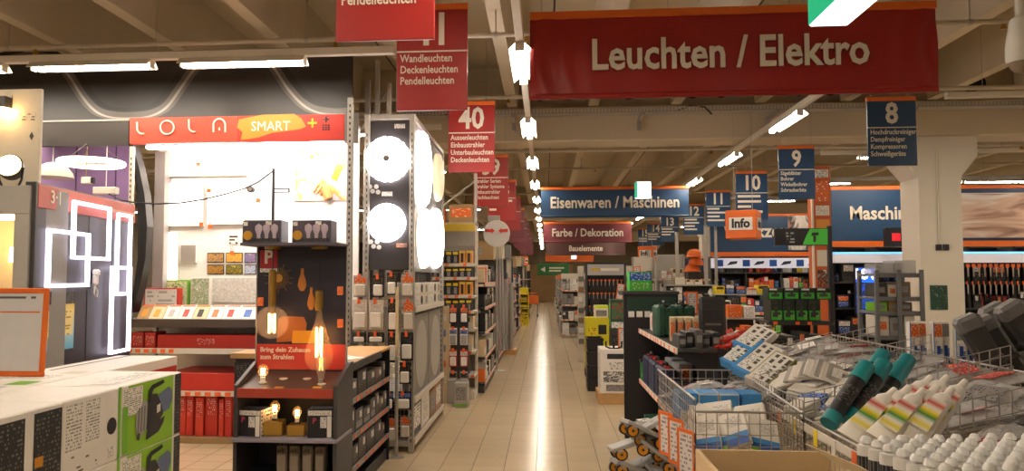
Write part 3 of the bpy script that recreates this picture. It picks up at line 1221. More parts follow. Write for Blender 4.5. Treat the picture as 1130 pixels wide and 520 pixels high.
def frame_lamp(label, px, dep):
    (u0, z1), (u1, z0) = on3(px[0], px[1]), on3(px[2], px[3])
    u0b, z0b = on3(px[0], px[3])
    u1b, z1b = on3(px[2], px[1])
    z0, z1 = (z0 + z0b) / 2, (z1 + z1b) / 2
    t = thing('frame_lamp', label, 'lamp', nb.location, ang)
    q = .012
    y0, y1 = -dep - .03, -dep
    for (a, b2, c2, d2) in ((u0, u1, z0, z0 + 2 * q), (u0, u1, z1 - 2 * q, z1), (u0, u0 + 2 * q, z0 + 2 * q, z1 - 2 * q), (u1 - 2 * q, u1, z0 + 2 * q, z1 - 2 * q)):
        MB().cbox(a, b2, y0, y1, c2, d2, .004).build('light_bar', ledc, t)
    if dep > .002:
        MB().cyl(((u0 + u1) / 2, y1, z1 - q), ((u0 + u1) / 2, -.001, z1 - q), .008, n=6).build('wall_stub', white, t)
    return t


frame_lamp('square light frame, lower left of the four on the charcoal board', (50, 255, 94, 317), .004)
frame_lamp('square light frame, upper one overlapping the lower left square on the board', (73, 225, 113, 287), .036)
frame_lamp('tall narrow light frame, upper one at the right edge of the board', (127, 236, 140, 326), .004)
frame_lamp('tallest narrow light frame reaching lowest on the charcoal board', (116, 294, 135, 389), .036)
u, z = on3(102, 312)
t = thing('wall_handset', 'white handset hanging on the charcoal board with a looped cord', 'handset', nb.location, ang)
MB().cbox(u - .02, u + .02, -.04, -.001, z - .02, z + .09, .012).cbox(u - .026, u + .026, -.05, -.003, z + .05, z + .1, .012).build('body', white, t)
MB().tube([(u, -.02, z - .02), (u + .03, -.025, z - .07), (u + .01, -.03, z - .11), (u - .02, -.025, z - .08), (u - .005, -.02, z - .02)], .006).build('cord', white, t)
(u0, z1), (u1, z0) = on3(49, 322), on3(80, 384)
t = thing('info_card', 'yellow to blue printed card with black heading on the charcoal board', 'poster', nb.location, ang)
MB().cbox(u0, u1, -.006, -.001, z0, z1 + .0, .001).build('card', grad('card_grad', ['54b4dc', 'bfe0e0', 'f0d878', 'eeb430']), t)
MB().cbox(u0, u1, -.009, -.0062, z1 - .09, z1, .001).build('heading', t_black, t)
MB().quad((u0 + .03, -.0068, z0 + .1), (u1 - .03, -.0068, z0 + .1), (u1 - .03, -.0068, z1 - .13), (u0 + .03, -.0068, z1 - .13)).build('printed_lines', tmat('type_on_card', 'f2dc8c', 'a88030', 9, 8), t)

# --- far left: pale board, spot lamp, cream cabinet with lit niche
t = thing('pale_lamp_board', 'pale board with printed pictograms at the left edge', 'display board', (0, 5.15, 0))
xa, xb2, za, zb = rect(-60, 99, 44, 206, 5.15)
MB().cbox(xa, xb2, 0, .03, za - .5, zb, .004).build('board', mat('board_cream', 'd8cdb8', .5), t)
b = MB()
for (px, py, r_) in ((24, 128, 5), (34, 128, 5)):
    q = at(px, py, 5.14)
    b.cbox(q.x - .03, q.x + .03, -.003, -.0005, q.z - .03, q.z + .03, .001)
b.build('pictogram', tmat('picto', 'd8cdb8', '6d6252', 3, 4), t)
q = at(34, 150, 5.14)
MB().prism([(q.x - .016, q.z), (q.x, q.z - .03), (q.x + .016, q.z), (q.x, q.z + .03)], -.003, -.0005).build('arrow_mark', dgrey, t)
q = at(5, 109, 5.14)
text(t, 'Qual', (q.x, -.003, q.z), .06, tan)
cab = thing('lamp_cabinet', 'grey white lamp cabinet with a warmly lit open niche at the left edge', 'cabinet', (0, 4.75, 0))
xa, xb2, za, zb = rect(-70, 205, 31, 330, 4.75)
xn = at(14, 280, 4.75).x
zn0, zn1 = at(5, 345, 4.75).z, at(5, 236, 4.75).z
cabm = mat('cabinet_grey', 'a9a49c', .5)
MB().cbox(xa, xb2, 0, .4, zn1, zb, .004).build('top_block', cabm, cab)
MB().cbox(xn, xb2, 0, .4, 0, zn1, .004).build('right_stile', cabm, cab)
MB().cbox(xa, xn, .36, .4, 0, zn1, .004).build('niche_back', cream, cab)
MB().cbox(xa, xn, 0, .36, 0, zn0, .004).build('lower_block', cabm, cab)
xr = at(38, 260, 4.8).x
MB().cbox(xb2 + .002, xr - .035, .02, .4, 0, zb - .02, .003).build('side_panel', mat('cabinet_side', '8e8a84', .5), cab)
MB().cbox(xa + .05, xn - .02, .1, .16, zn1 - .03, zn1 - .002, .003).build('niche_light', mat('niche_glow', 'ffd9a0', .4, e=16, var=0), cab)
q = at(9, 289, 4.98)
t = thing('wall_lamp', 'small wall lamp with glowing cylindrical shade inside the warm niche', 'lamp', (q.x, 5.04, q.z))
MB().cyl((0, 0, .0), (0, 0, .1), .035, .028, 12).build('shade', glowwarm, t, True)
MB().tube([(0, 0, 0), (0, 0, -.05), (.02, .03, -.07), (.02, .06, -.07)], .006).build('arm', dgrey, t)
MB().cbox(.0, .04, .05, .068, -.11, -.03, .004).build('wall_plate', dgrey, t)
q = at(10, 178, 4.9)
zs = at(10, 205, 4.9).z
t = thing('flood_lamp', 'black round floodlight glowing on a tripod bracket above the grey cabinet', 'lamp', (q.x, 4.92, zb))
MB().lathe([(.045, -.06), (.075, -.04), (.085, .02), (.085, .035), (.0, .036)], 18, M=Matrix.Translation((0, 0, .14)) @ Matrix.Rotation(R(70), 4, 'X') @ Matrix.Rotation(R(15), 4, 'Y')).build('lamp_head', black, t, True)
MB().lathe([(.0, .037), (.075, .0375), (.075, .042), (.0, .042)], 18, M=Matrix.Translation((0, 0, .14)) @ Matrix.Rotation(R(70), 4, 'X') @ Matrix.Rotation(R(15), 4, 'Y')).build('glowing_lens', glowwarm, t, True)
for sx in (-1, 1):
    MB().tube([(sx * .09, 0, .14), (sx * .08, 0, .06), (sx * .05, 0, 0.0)], .008).build('bracket_leg', black, t)
MB().cbox(-.09, .09, -.02, .02, .0, .012, .004).build('foot', black, t)
q = at(2, 120, 5.08)
t = thing('flood_lamp', 'small glowing warm lamp cut by the left edge above the black floodlight', 'lamp', (q.x, 5.1, q.z))
MB().lathe([(.0, -.05), (.06, -.04), (.07, .0), (.0, .02)], 14).build('glowing_bowl', glowwarm, t, True)
MB().cbox(-.03, .03, -.03, .05, .0, .09, .005).build('bracket', black, t)

# --- red-headed lamp bay
YL = 7.40
xl0, xl1, zh0, zh1 = rect(143, 128, 380, 157, YL)
bay = thing('lamp_bay', 'tall white lit lamp bay with red SMART header above the brown tray', 'display shelf', (0, YL, 0))
DB = .62
MB().cbox(xl0, xl1, 0, .05, zh0, zh1, .004).build('header_board', mat('header_coral2', 'cf4632', .45), bay)
xm = at(262, 140, YL).x
MB().cbox(xm, xl1 - .0, -.006, -.0005, zh0 + .003, zh1 - .003, .001).build('header_panel', red, bay)
MB().cbox(xl1, xl1 + .13, .0, .05, zh0 - .02, zh1 + .01, .003).build('header_end', grey, bay)
# brush stroke
b = MB()
P0 = [(264, 132), (290, 127), (325, 126), (333, 131), (338, 140), (331, 143), (300, 147), (285, 152), (266, 155), (268, 146), (262, 141)]
poly = [(at(x, y, YL).x, at(x, y, YL).z) for x, y in P0]
b.prism(poly, -.010, -.0065)
b.build('brush_stroke', mat('brush_orange', 'd9822a', .5), bay)
q = at(299, 140, YL)
text(bay, 'SMART', (q.x, -.012, q.z), .135, letter, sx=.95)
q = at(345, 136, YL)
MB().cbox(q.x - .045, q.x + .045, -.011, -.0065, q.z - .009, q.z + .009, .001).cbox(q.x - .009, q.x + .009, -.0115, -.007, q.z - .045, q.z + .045, .001).build('green_plus', mat('plus_green', '8fc31f', .5), bay)
b = MB()
q = at(360, 132, YL)
b.cbox(q.x - .008, q.x + .008, -.011, -.0065, q.z - .03, q.z + .03, .001).cbox(q.x - .03, q.x + .03, -.0112, -.0068, q.z - .008, q.z + .008, .001)
for i in range(3):
    for j in range(3):
        b.cbox(q.x - .035 + i * .026, q.x - .017 + i * .026, -.011, -.0065, q.z - .065 - j * .022, q.z - .05 - j * .022, .001)
rm = b.build('remote_symbol', blackm, bay)
rm['kind'] = 'stuff'
# LOLA lettering as round strokes
def stroke(pl):
    pp = [(at(x, y, YL).x, -.012, at(x, y, YL).z) for x, y in pl]
    MB().tube(pp, .009, 6).build('header_letter', letter, bay)


def arc(cx, cy, rx, ry, a0, a1, n=10):
    return [(cx + rx * math.cos(R(a0 + (a1 - a0) * i / n)), cy + ry * math.sin(R(a0 + (a1 - a0) * i / n))) for i in range(n + 1)]


stroke([(152, 135)] + arc(158, 142, 6, 6, 180, 75))
stroke(arc(185, 141, 7.5, 7.5, -90, 270, 18))
stroke([(209, 132)] + arc(215, 140, 6, 6, 180, 75))
stroke([(236, 146)] + arc(242.5, 138, 6.5, 6.5, 180, 360) + [(249, 146)])
stroke([(242.5, 141), (242.5, 144)])
MB().cbox(xl0 - .0, xl1, .05, DB, zh1 - .03, zh1, .004).build('canopy', white, bay)
MB().cbox(xl0, xl1, DB, DB + .03, .1, zh1, .004).build('back_wall', mat('bay_back_white', 'f6f2ec', .5), bay)
xg = at(182, 240, 7.9).x
MB().cbox(xl0 + .02, xg, DB - .14, DB - .002, 1.3, zh0, .004).build('grey_side_board', mat('side_board_grey', '8c8480', .4), bay)
# black curved blade
P1 = [(at(x, y, YL + .06).x, at(x, y, YL + .06).z) for x, y in [(147, 160), (154, 185), (160, 215), (163, 250), (161, 285), (155, 315), (147, 345)]]
P2 = [(x - .1 + .02 * abs(i - 3), z) for i, (x, z) in enumerate(P1)]
b = MB()
for i in range(len(P1) - 1):
    b.prism([P2[i], P1[i], P1[i + 1], P2[i + 1]], .05, .18)
b.build('curved_blade', black, bay)
# header lights
MB().cbox(at(160, 163, 7.5).x, at(268, 163, 7.5).x, .12, .2, zh0 - .03, zh0 - .002, .003).build('under_light', ledbay, bay)
MB().cbox(at(160, 163, 7.5).x - .02, at(268, 163, 7.5).x + .02, .1, .22, zh0 - .002, zh0 + .03, .003).build('light_housing', lgrey, bay)
for (x0_, x1_) in ((285, 320), (335, 378)):
    xc = (at(x0_, 165, 7.55).x + at(x1_, 165, 7.55).x) / 2
    MB().lathe([(.0, 0), (.17, .004), (.19, .03), (.19, .05), (0, .05)], 24).build('round_light', ledbay, bay, True, loc=(xc, .3, zh0 - .05))
# shelves
ztray = at(210, 352, YL).z
tr_ = MB().cbox(xl0, xl1 + .1, -.02, DB - .01, ztray - .085, ztray, .006).build('tray', brown, bay)
z2 = at(210, 385, YL).z
s2 = MB().cbox(xl0, xl1 + .1, 0, DB - .01, z2 - .02, z2, .004).build('shelf', lgrey, bay)
b = MB().cbox(xl0, xl1 + .1, -.014, -.001, z2 - .05, z2 + .004, .002)
for k in range(6):
    b.box(xl0 + .04 + k * .085, xl0 + .09 + k * .085, -.017, -.014, z2 - .04, z2 - .004, 1)
b.build('price_rail', [offwhite, torange], s2)
z3 = at(225, 412, YL).z
s3 = MB().cbox(xl0 + .42, xl1 + .1, 0, DB - .01, z3 - .17, z3, .004).build('red_shelf_box', red, bay)
z4 = at(225, 431, YL).z
b = MB().cbox(xl0 + .4, xl1 + .1, -.02, -.006, z3 - .22, z3 - .17, .002)
for k in range(8):
    b.box(xl0 + .44 + k * .1, xl0 + .5 + k * .1, -.023, -.02, z3 - .215, z3 - .18, 1)
b.build('price_rail', [offwhite, torange], s3)
MB().cbox(xl0, xl1 + .1, .02, DB - .01, 0, .06, .004).build('plinth', tan, bay)
for x in (xl0 + .02, xl1 + .08):
    MB().cbox(x - .02, x + .02, DB - .06, DB - .012, 0, zh0, .003).build('upright', lgrey, bay)
# right hand perforated rack posts
for k, (px, Y, zt_) in enumerate(((386, 7.32, 3.35), (405, 8.2, 3.75))):
    q = at(px, 220, Y)
    t = thing('rack_upright', ('perforated grey rack post right of the red header' if k == 0 else 'taller grey rack post behind the lamp rack top'), 'post', (q.x, Y, 0))
    MB().cbox(-.028, .028, -.02, .02, 0, zt_, .003).build('post', steel, t)
    b = MB()
    for j in range(52):
        b.box(-.008, .008, -.0215, -.02, .3 + j * .058, .325 + j * .058)
    b.build('slot_row', dgrey, t)['kind'] = 'stuff'
q0 = at(388, 220, 8.35)
t = thing('storage_rack', 'grey diagonal braced storage rack behind the lamp rack', 'rack', (0, 8.3, 0))
for px in (416, 429):
    x = at(px, 100, 8.3).x
    MB().cbox(x - .025, x + .025, 0, .05, 0, 4.0 - (px - 416) * .02, .003).build('upright', steel, t)
xa, xb2 = at(390, 100, 8.3).x, at(429, 100, 8.3).x
for k in range(6):
    MB().cyl((xa, .06, .4 + k * .55), (xb2, .06, .95 + k * .55 if k % 2 else .1 + k * .55), .014, n=6).build('diagonal_brace', steel, t)

# wall goods inside the bay
YW = YL + DB - .001


def wall_panel(name, label, cat, px, m, th=.02, edge=None, dy=0):
    xa, xb2, za, zb = rect(*px, YW - dy)
    t = thing(name, label, cat, ((xa + xb2) / 2, YW - dy, za))
    wd, h = xb2 - xa, zb - za
    MB().cbox(-wd / 2, wd / 2, -th, 0, 0, h, .003).build('frame', edge or white, t)
    MB().quad((-wd / 2 + .008, -th - .001, .008), (wd / 2 - .008, -th - .001, .008), (wd / 2 - .008, -th - .001, h - .008), (-wd / 2 + .008, -th - .001, h - .008)).build('face', m, t)
    return t


wall_panel('panel_lamp', 'wide glowing panel lamp directly under the left of the red header', 'lamp', (186, 166, 274, 195), ledsoft, .035)
wall_panel('panel_lamp', 'large pale panel lamp below the wide one, left side of lit bay', 'lamp', (186, 202, 226, 250), ledsoft, .035)
wall_panel('panel_lamp', 'pale panel lamp right of the large pale one in the lit bay', 'lamp', (230, 203, 272, 248), ledsoft, .035)
wall_panel('wall_poster', 'photo poster of hands holding a phone in the lit bay', 'poster', (325, 164, 383, 222), pic('hands_photo', ['9d8f9c', 'd8c9bd', 'e0a763', 'c98740', 'b7a7ae'], 2.2, 1.0), .01)
q0, q1 = at(372, 182, YW - .012), at(352, 206, YW - .012)
po = COL.objects['wall_poster']
MB().cbox(-.035, .035, -.006, 0, -.085, .085, .006).build('phone_picture', mat('phone_amber', 'e0961c', .4), po, loc=(q0.x - po.location.x, -.012, q0.z - .08 - po.location.z), rot=(0, R(24), 0))
b = MB()
for i in range(4):
    b.cyl((-.05 + i * .035, 0, -.02 * i), (-.11 + i * .04, 0, -.09 - .012 * i), .017, .012, 8)
b.cyl((.02, 0, -.05), (.06, 0, -.16), .05, .045, 10)
b.build('hand_picture', mat('skin_print', 'd69a5c', .5), po, loc=(q1.x - po.location.x + .05, -.016, q1.z - po.location.z + .03))
wall_panel('wall_notice', 'small pale printed notice left of the hand poster', 'notice', (304, 170, 322, 188), tmat('notice_type', 'ecdcae', 'b89a50', 5, 6), .008)
k = 0
PC = [['2c3a5c', 'c89850', '1a2030'], ['d88a2c', 'f0c050', '8a4818'], ['b03a34', '6a80b0', 'd0a080'], ['3a3040', 'b0802c', '26341c'], ['c0a020', '404818', 'e0c860'], ['3868a8', 'c8d0d8', '703028']]
for j in range(2):
    for i in range(3):
        x0_ = 229 + i * 20.5
        wall_panel('picture_tile', '%s picture tile from left, %s row of the six in the lit bay' % (ORD[i], 'upper' if j == 0 else 'lower'), 'picture',
                   (x0_, 279 + j * 13, x0_ + (18.5 if i < 2 else 13), 290 + j * 13), pic('tile_picture_%d' % k, PC[k], 3.5), .01, black)
        k += 1
wall_panel('square_lamp', 'square white frame lamp with grey centre in the lit bay', 'lamp', (200, 270, 218, 290), mat('square_mid_grey', '9a938c', .5), .03)
wall_panel('panel_lamp', 'tall pale panel lamp lowest on the back wall of lit bay', 'lamp', (184, 256, 198, 312), ledsoft, .03)
wall_panel('star_panel', 'white sparkle patterned panel above the tray of the lit bay', 'panel', (229, 306, 286, 334), mat('sparkle', 'd8d2c8', .3, var=.5, sc=40), .02)
wall_panel('wall_label', 'small black and white arrow label right of the picture tiles', 'label', (252, 258, 264, 270), tmat('arrow_label', 'e8e4de', '1c1a1c', 3, 2, fill=.55), .008)
for k, (px, py) in enumerate(((219, 178), (231, 207), (222, 244), (232, 247), (285, 218), (344, 170), (256, 276))):
    q = at(px, py, YW - .045)
    t = thing('price_label', 'small white and orange price label on lit bay wall, %s from top left' % ORD[k], 'label', (q.x, YW - .045, q.z))
    MB().cbox(-.02, .02, -.004, 0, -.01, .05, .001).build('card', t_white2, t)
    MB().cbox(-.022, .022, -.005, 0, -.052, -.012, .001).build('orange_card', torange, t)
# black bracket pole and cable
q = at(302, 186, 7.6)
t = thing('track_pole', 'black vertical track pole with side bracket inside the lit bay', 'track', (q.x, 7.6, 0))
MB().cbox(-.012, .012, -.012, .012, ztray, q.z, .003).build('pole', black, t)
qz = at(310, 209, 7.6).z
for dz in (0, -.035):
    MB().cbox(0, .17, -.008, .008, qz + dz, qz + dz + .012, .002).build('bracket_bar', black, t)
MB().cbox(.155, .17, -.008, .008, qz - .03, qz + .0, .002).build('bracket_end', black, t)
cpts = [(120, 214), (134, 221), (150, 224), (175, 225), (200, 224), (225, 220), (250, 214), (270, 208), (285, 201), (301, 189)]
cb_ = MB().tube([at(x, y, 7.34 + (.27 * max(0, i - 5) / 4)) for i, (x, y) in enumerate(cpts)], .008, 6).build('lamp_cable', black)
tag(cb_, 'sagging black cable strung from the red board to the black pole', 'cable')
q = at(277, 208, 7.45)
t = thing('lamp_socket', 'small round black lamp socket on the sagging cable', 'socket', q)
MB().cyl((0, -.03, -.01), (0, .03, -.01), .03, .03, 12).build('cup', black, t)
MB().cyl((0, -.035, -.01), (0, -.029, -.01), .02, .02, 12).build('ring', lgrey, t)

# goods on the tray
b = [('red framed lamp pack with white round bulbs, left end of brown tray', (156, 318, 192, 351), red, tmat('bulb_dots', 'ece4dc', 'b5b0ac', 4, 5)),
     ('green leafed remote pack behind the cards on the brown tray', (183, 309, 200, 330), green, pic('leafpic', ['6fae3a', 'dfe8c0', '4c7d28'], 4)),
     ]
xa, xb2, za, zb = rect(156, 318, 194, 338, 7.62)
carton('lamp_pack', b[0][0], 'box', ((xa + xb2) / 2, 7.72, ztray), (xb2 - xa, .1, zb - ztray), 0, red, [('F', .04, .4, .96, .96, b[0][3])])
xa, xb2, za, zb = rect(182, 309, 206, 338, 7.8)
carton('lamp_pack', b[1][0], 'box', ((xa + xb2) / 2, 7.86, ztray), (xb2 - xa, .07, zb - ztray), 0, green, [('F', .04, .3, .96, .96, b[1][3])])
xa, xb2, za, zb = rect(207, 306, 228, 338, 7.8)
carton('lamp_pack', 'white string light pack beside the sparkle panel on the brown tray', 'box', ((xa + xb2) / 2 + .02, 7.86, ztray), (xb2 - xa, .07, zb - ztray), 0, white, [('F', .04, .3, .96, .96, pic('twig', ['dfe0d0', '8fa070', 'efece4'], 5))])
cards = [(152, 165, 'folded tan card', tan), (165, 180, 'cream and yellow card', cream), (181, 196, 'white leaflet', white), (197, 212, 'card with red figure', white), (213, 228, 'card with black and gold print', cream),
         (229, 245, 'white card with orange phone', white), (246, 262, 'white card with red phone', white), (263, 283, 'white card with blue phone', white)]
for k, (x0_, x1_, nm, m) in enumerate(cards):
    xa, xb2, za, zb = rect(x0_, 335, x1_, 351, 7.44)
    col_ = [amber, amber, lgrey, red, blackm, torange, red, mblue][k]
    t = thing('leaflet_stand', '%s, %s display card from the left on the brown tray' % (nm, ORD[k]), 'card', ((xa + xb2) / 2, 7.42, ztray), rot=(0, 0, 0))
    wd = xb2 - xa
    MB().add([(-wd / 2, 0, 0), (wd / 2, 0, 0), (wd / 2, .12, .13), (-wd / 2, .12, .13), (-wd / 2, .13, 0), (wd / 2, .13, 0)],
             [(0, 1, 2, 3), (1, 5, 2), (0, 3, 4), (3, 2, 5, 4), (0, 4, 5, 1)]).build('card', m, t)
    MB().cbox(-wd * .22, wd * .16, -.004, .0, .025, .12, .003).build('printed_phone', col_, t, rot=(R(-43), 0, 0))
    MB().cbox(-wd * .45, wd * .45, -.003, .0, .155, .172, .001).build('heading_strip', torange, t, rot=(R(-43), 0, 0))
# red boxes on the second shelf and on the floor
for k, (x0_, x1_, yt) in enumerate(((144, 158, 367), (159, 171, 367))):
    xa, xb2, za, zb = rect(x0_, yt, x1_, 384, YL + .03)
    carton('red_lamp_box', '%s small red lamp box from left under the brown tray' % ORD[k], 'box', ((xa + xb2) / 2, YL + .15, z2), (xb2 - xa - .004, .22, zb - z2), 0, red, [('F', .1, .2, .9, .8, t_red)])
xa, xb2, za, zb = rect(173, 370, 281, 384, YL + .03)
carton('red_lamp_box', 'long flat red lamp box under the brown tray', 'box', ((xa + xb2) / 2, YL + .15, z2), (xb2 - xa, .22, zb - z2), 0, red, [('F', .4, .3, .6, .75, t_red)])
for k, (x0_, x1_, yt, tilt) in enumerate(((192, 205, 432, 0), (206, 214, 434, 0), (216, 225, 436, 3), (226, 240, 432, 0), (242, 248, 438, -2), (249, 257, 434, 0))):
    xa, xb2, za, zb = rect(x0_, yt, x1_, 490, YL + .1)
    carton('red_lamp_box', 'upright red lamp box near the floor, %s from left under the red-headed bay' % ORD[k], 'box', ((xa + xb2) / 2, YL + .2, .06),
           (xb2 - xa - .004, .2 + .03 * (k % 3), zb - .02 - .06), R(tilt), red if k % 2 else sred, [('F', .15, .5, .85, .9, t_red)])

# --- LED lamp rack at the aisle corner
YR = 7.17
xr0, xr1 = at(401, 300, YR).x, at(457, 300, YR).x
XR = xr1
YR2 = atX(489, 380, XR).y
zr = at(430, 126, YR).z
rack = thing('lamp_rack', 'tall grey steel corner rack carrying glowing round lamps beside the aisle', 'rack', (0, 0, 0))
for (x, y) in ((xr0, YR), (XR - .05, YR), (XR - .05, YR2), (xr0, YR2)):
    p = MB().cbox(x, x + .05, y, y + .05, 0, zr, .003).build('post', steel, rack)
    b = MB()
    for j in range(50):
        b.box(x + .02, x + .03, y - .001, y, .1 + j * .058, .13 + j * .058)
    b.build('slot_row', dgrey, p)['kind'] = 'stuff'
for z in (zr - .05, .06):
    MB().cbox(xr0 + .05, XR - .05, YR + .005, YR + .045, z, z + .05, .003).build('cross_beam', steel, rack)
    MB().cbox(XR - .045, XR - .005, YR + .05, YR2, z, z + .05, .003).build('side_beam', steel, rack)
    MB().cbox(xr0 + .005, xr0 + .045, YR + .05, YR2, z, z + .05, .003).build('side_beam', steel, rack)
zp0, zp1 = at(430, 298, YR).z, at(430, 133, YR).z
MB().cbox(xr0 + .052, XR - .052, YR + .01, YR + .03, zp0, zp1, .003).build('front_panel', mat('panel_charcoal', '3b383a', .45), rack)
MB().cbox(XR - .035, XR - .02, YR + .052, YR2 - .002, at(462, 300, 7.3).z, zr - .06, .003).build('side_panel_sheet', mat('panel_side_grey', '7c7876', .5), rack)
for z in (at(460, 339, 7.27).z, at(458, 438, 7.3).z, .12):
    sh = MB().cbox(XR - .48, XR, YR + .052, YR2, z - .03, z, .003).build('shelf', lgrey, rack)
    b = MB().cbox(XR + .001, XR + .012, YR + .052, YR2, z - .05, z + .005, .002)
    b.build('price_rail', offwhite, sh)
zsA, zsB = at(460, 339, 7.27).z, at(458, 438, 7.3).z
for (px, py, w_) in ((441, 139, 8), (427, 214, 8)):
    q = at(px, py, YR)
    MB().cbox(q.x - .05, q.x + .05, YR + .004, YR + .009, q.z - .02, q.z + .02, .001).build('brand_label', t_white2, rack)
q = at(443, 271, YR)
MB().cbox(q.x - .05, q.x + .05, YR + .004, YR + .009, q.z - .02, q.z + .02, .001).build('colour_label', pic('clabel', ['efe9df', 'd08030', '2c5a90', 'efe9df'], 4), rack)
b = MB()
for (px, py) in ((408, 206), (415, 206), (411, 211), (417, 212), (409, 267), (416, 267), (412, 272), (418, 273)):
    q = at(px, py, YR)
    disc_on(b, (q.x, YR + .0095, q.z), (0, -1, 0), .022, th=.004)
b.build('icon_disc_set', mat('icon_white', 'cfcac2', .5), rack)['kind'] = 'stuff'
# wire grid below
zg0, zg1 = .1, at(430, 301, YR).z
b = grid_wires(MB(), (xr0 + .05, YR + .012, zg0), (XR - xr0 - .1, 0, 0), (0, 0, zg1 - zg0), 10, 32, .0022)
b.build('wire_grid', chrome, rack)['kind'] = 'stuff'


def ceiling_lamp(label, c, nrm, r, m, scallop=0, knob=False, depth=.06):
    rot = (R(90), 0, 0) if nrm == 'F' else (R(90), 0, R(90))
    t = thing('ceiling_lamp', label, 'lamp', c, rot=rot)
    n = 48
    prof = [(1, 0), (1, .35), (.93, .75), (.75, .95), (.4, 1), (0, 1)]
    vs, fs = [], []
    for (k, z) in prof[:-1]:
        for i in range(n):
            a = 2 * math.pi * i / n
            rr = r * k * (1 + scallop * abs(math.sin(a * 10)) * k)
            vs.append((rr * math.cos(a), rr * math.sin(a), depth * z))
    vs.append((0, 0, depth))
    for j in range(4):
        for i in range(n):
            fs.append((j * n + i, j * n + (i + 1) % n, (j + 1) * n + (i + 1) % n, (j + 1) * n + i))
    for i in range(n):
        fs.append((4 * n + i, 4 * n + (i + 1) % n, len(vs) - 1))
    MB().add(vs, fs).build('diffuser', m, t, True)
    MB().lathe([(r * .97, -.012), (r * .97, .0), (0, .001)], 32).build('base_plate', lgrey, t, True)
    if knob:
        MB().lathe([(.03, depth), (.03, depth + .012), (0, depth + .013)], 14).build('centre_cap', lgrey, t, True)
    return t


q = at(428, 176, YR - .001)
ceiling_lamp('scalloped glowing ceiling lamp, upper one on the rack front panel', (q.x, YR - .003, q.z), 'F', .205, ledw, .06, True, .07)
q = at(427, 246, YR - .001)
ceiling_lamp('plain round glowing ceiling lamp, lower one on the rack front panel', (q.x, YR - .003, q.z), 'F', .18, ledw, 0, False, .07)
xs = XR - .006
q = atX(466, 187, XR)
ceiling_lamp('largest glowing disc lamp, upper near one on the rack side facing aisle', (xs, q.y, q.z), 'R', .37, ledw, .02, False, .07)
q = atX(482, 196, XR)
ceiling_lamp('cream disc lamp with added faint glow, upper far one on the rack side facing aisle', (xs, q.y, q.z), 'R', .27, mat('lamp_cream_glow', 'e8d4ae', .4, e=.5, var=.0), 0, False, .07)  # lamp is off; a faint glow is put into its material
q = atX(466, 263, XR)
ceiling_lamp('glowing disc lamp, lower near one on the rack side facing aisle', (xs, q.y, q.z), 'R', .30, ledsoft, 0, False, .09)
q = atX(481, 263, XR)
ceiling_lamp('glowing disc lamp, lower far one on the rack side facing aisle', (xs, q.y, q.z), 'R', .33, ledw, 0, False, .07)

# packs on the wire grid
packs = [(390, 304, 405, 328, 0), (411, 304, 424, 328, 1), (427, 301, 438, 326, 1), (443, 303, 457, 328, 0),
         (389, 331, 405, 364, 2), (407, 331, 423, 364, 2), (428, 330, 439, 366, 1), (445, 331, 457, 366, 0),
         (389, 367, 404, 378, 1), (406, 367, 424, 378, 1), (428, 367, 438, 400, 1), (442, 367, 456, 398, 3),
         (441, 400, 453, 424, 1), (426, 432, 434, 452, 4), (436, 432, 454, 452, 4), (428, 462, 437, 487, 0), (442, 460, 453, 483, 0)]
PK = [(foggy, offwhite, t_orange), (blackm, white, t_black2), (offwhite, white, t_white), (blackm, white, t_black), (navy, white, t_blue)]
PN = ['clear pack with white insert', 'black hang pack', 'white socket hang pack', 'black hang pack with white label', 'blue and white hang pack']
rows = {}
for i, (x0_, y0_, x1_, y1_, k) in enumerate(packs):
    rows.setdefault(y0_ // 10, []).append(i)
rk = sorted(rows)
for i, (x0_, y0_, x1_, y1_, k) in enumerate(packs):
    xa, xb2, za, zb = rect(x0_, y0_, x1_, y1_, YR - .05)
    xa = max(xa, xr0 - .11)
    ri = [j for j, q in enumerate(((0, 1, 2, 3), (4, 5, 6, 7), (8, 9, 10, 11), (12,), (13, 14), (15, 16))) if i in q][0]
    grp = ((0, 1, 2, 3), (4, 5, 6, 7), (8, 9, 10, 11), (12,), (13, 14), (15, 16))[ri]
    ci = grp.index(i)
    blister('%s, %s from left, %s row of the wire grid' % (PN[k], ORD[ci], ORD[ri]), ((xa + xb2) / 2, YR - .05, zb), 0, xb2 - xa, zb - za, *PK[k], d=.035)
    h = thing('price_hook', 'wire hook with orange price tag holding %s pack of %s grid row' % (ORD[ci], ORD[ri]), 'hook', ((xa + xb2) / 2, YR + .012, zb - .015))
    MB().cyl((0, 0, 0), (0, -.105, .004), .003, n=5).build('rod', chrome, h)
    MB().cbox(-.013, .013, -.112, -.105, -.022, .028, .002).build('price_tag', torange, h)

# side shelves of the lamp rack, goods facing the aisle (+x)
def sidebox(name, label, y0, y1, z0, z1, d, body, panels, cat='box', x=None):
    return carton(name, label, cat, ((x if x is not None else XR) - .015 - d / 2, (y0 + y1) / 2, z0), (y1 - y0, d, z1 - z0), R(90), body, panels)


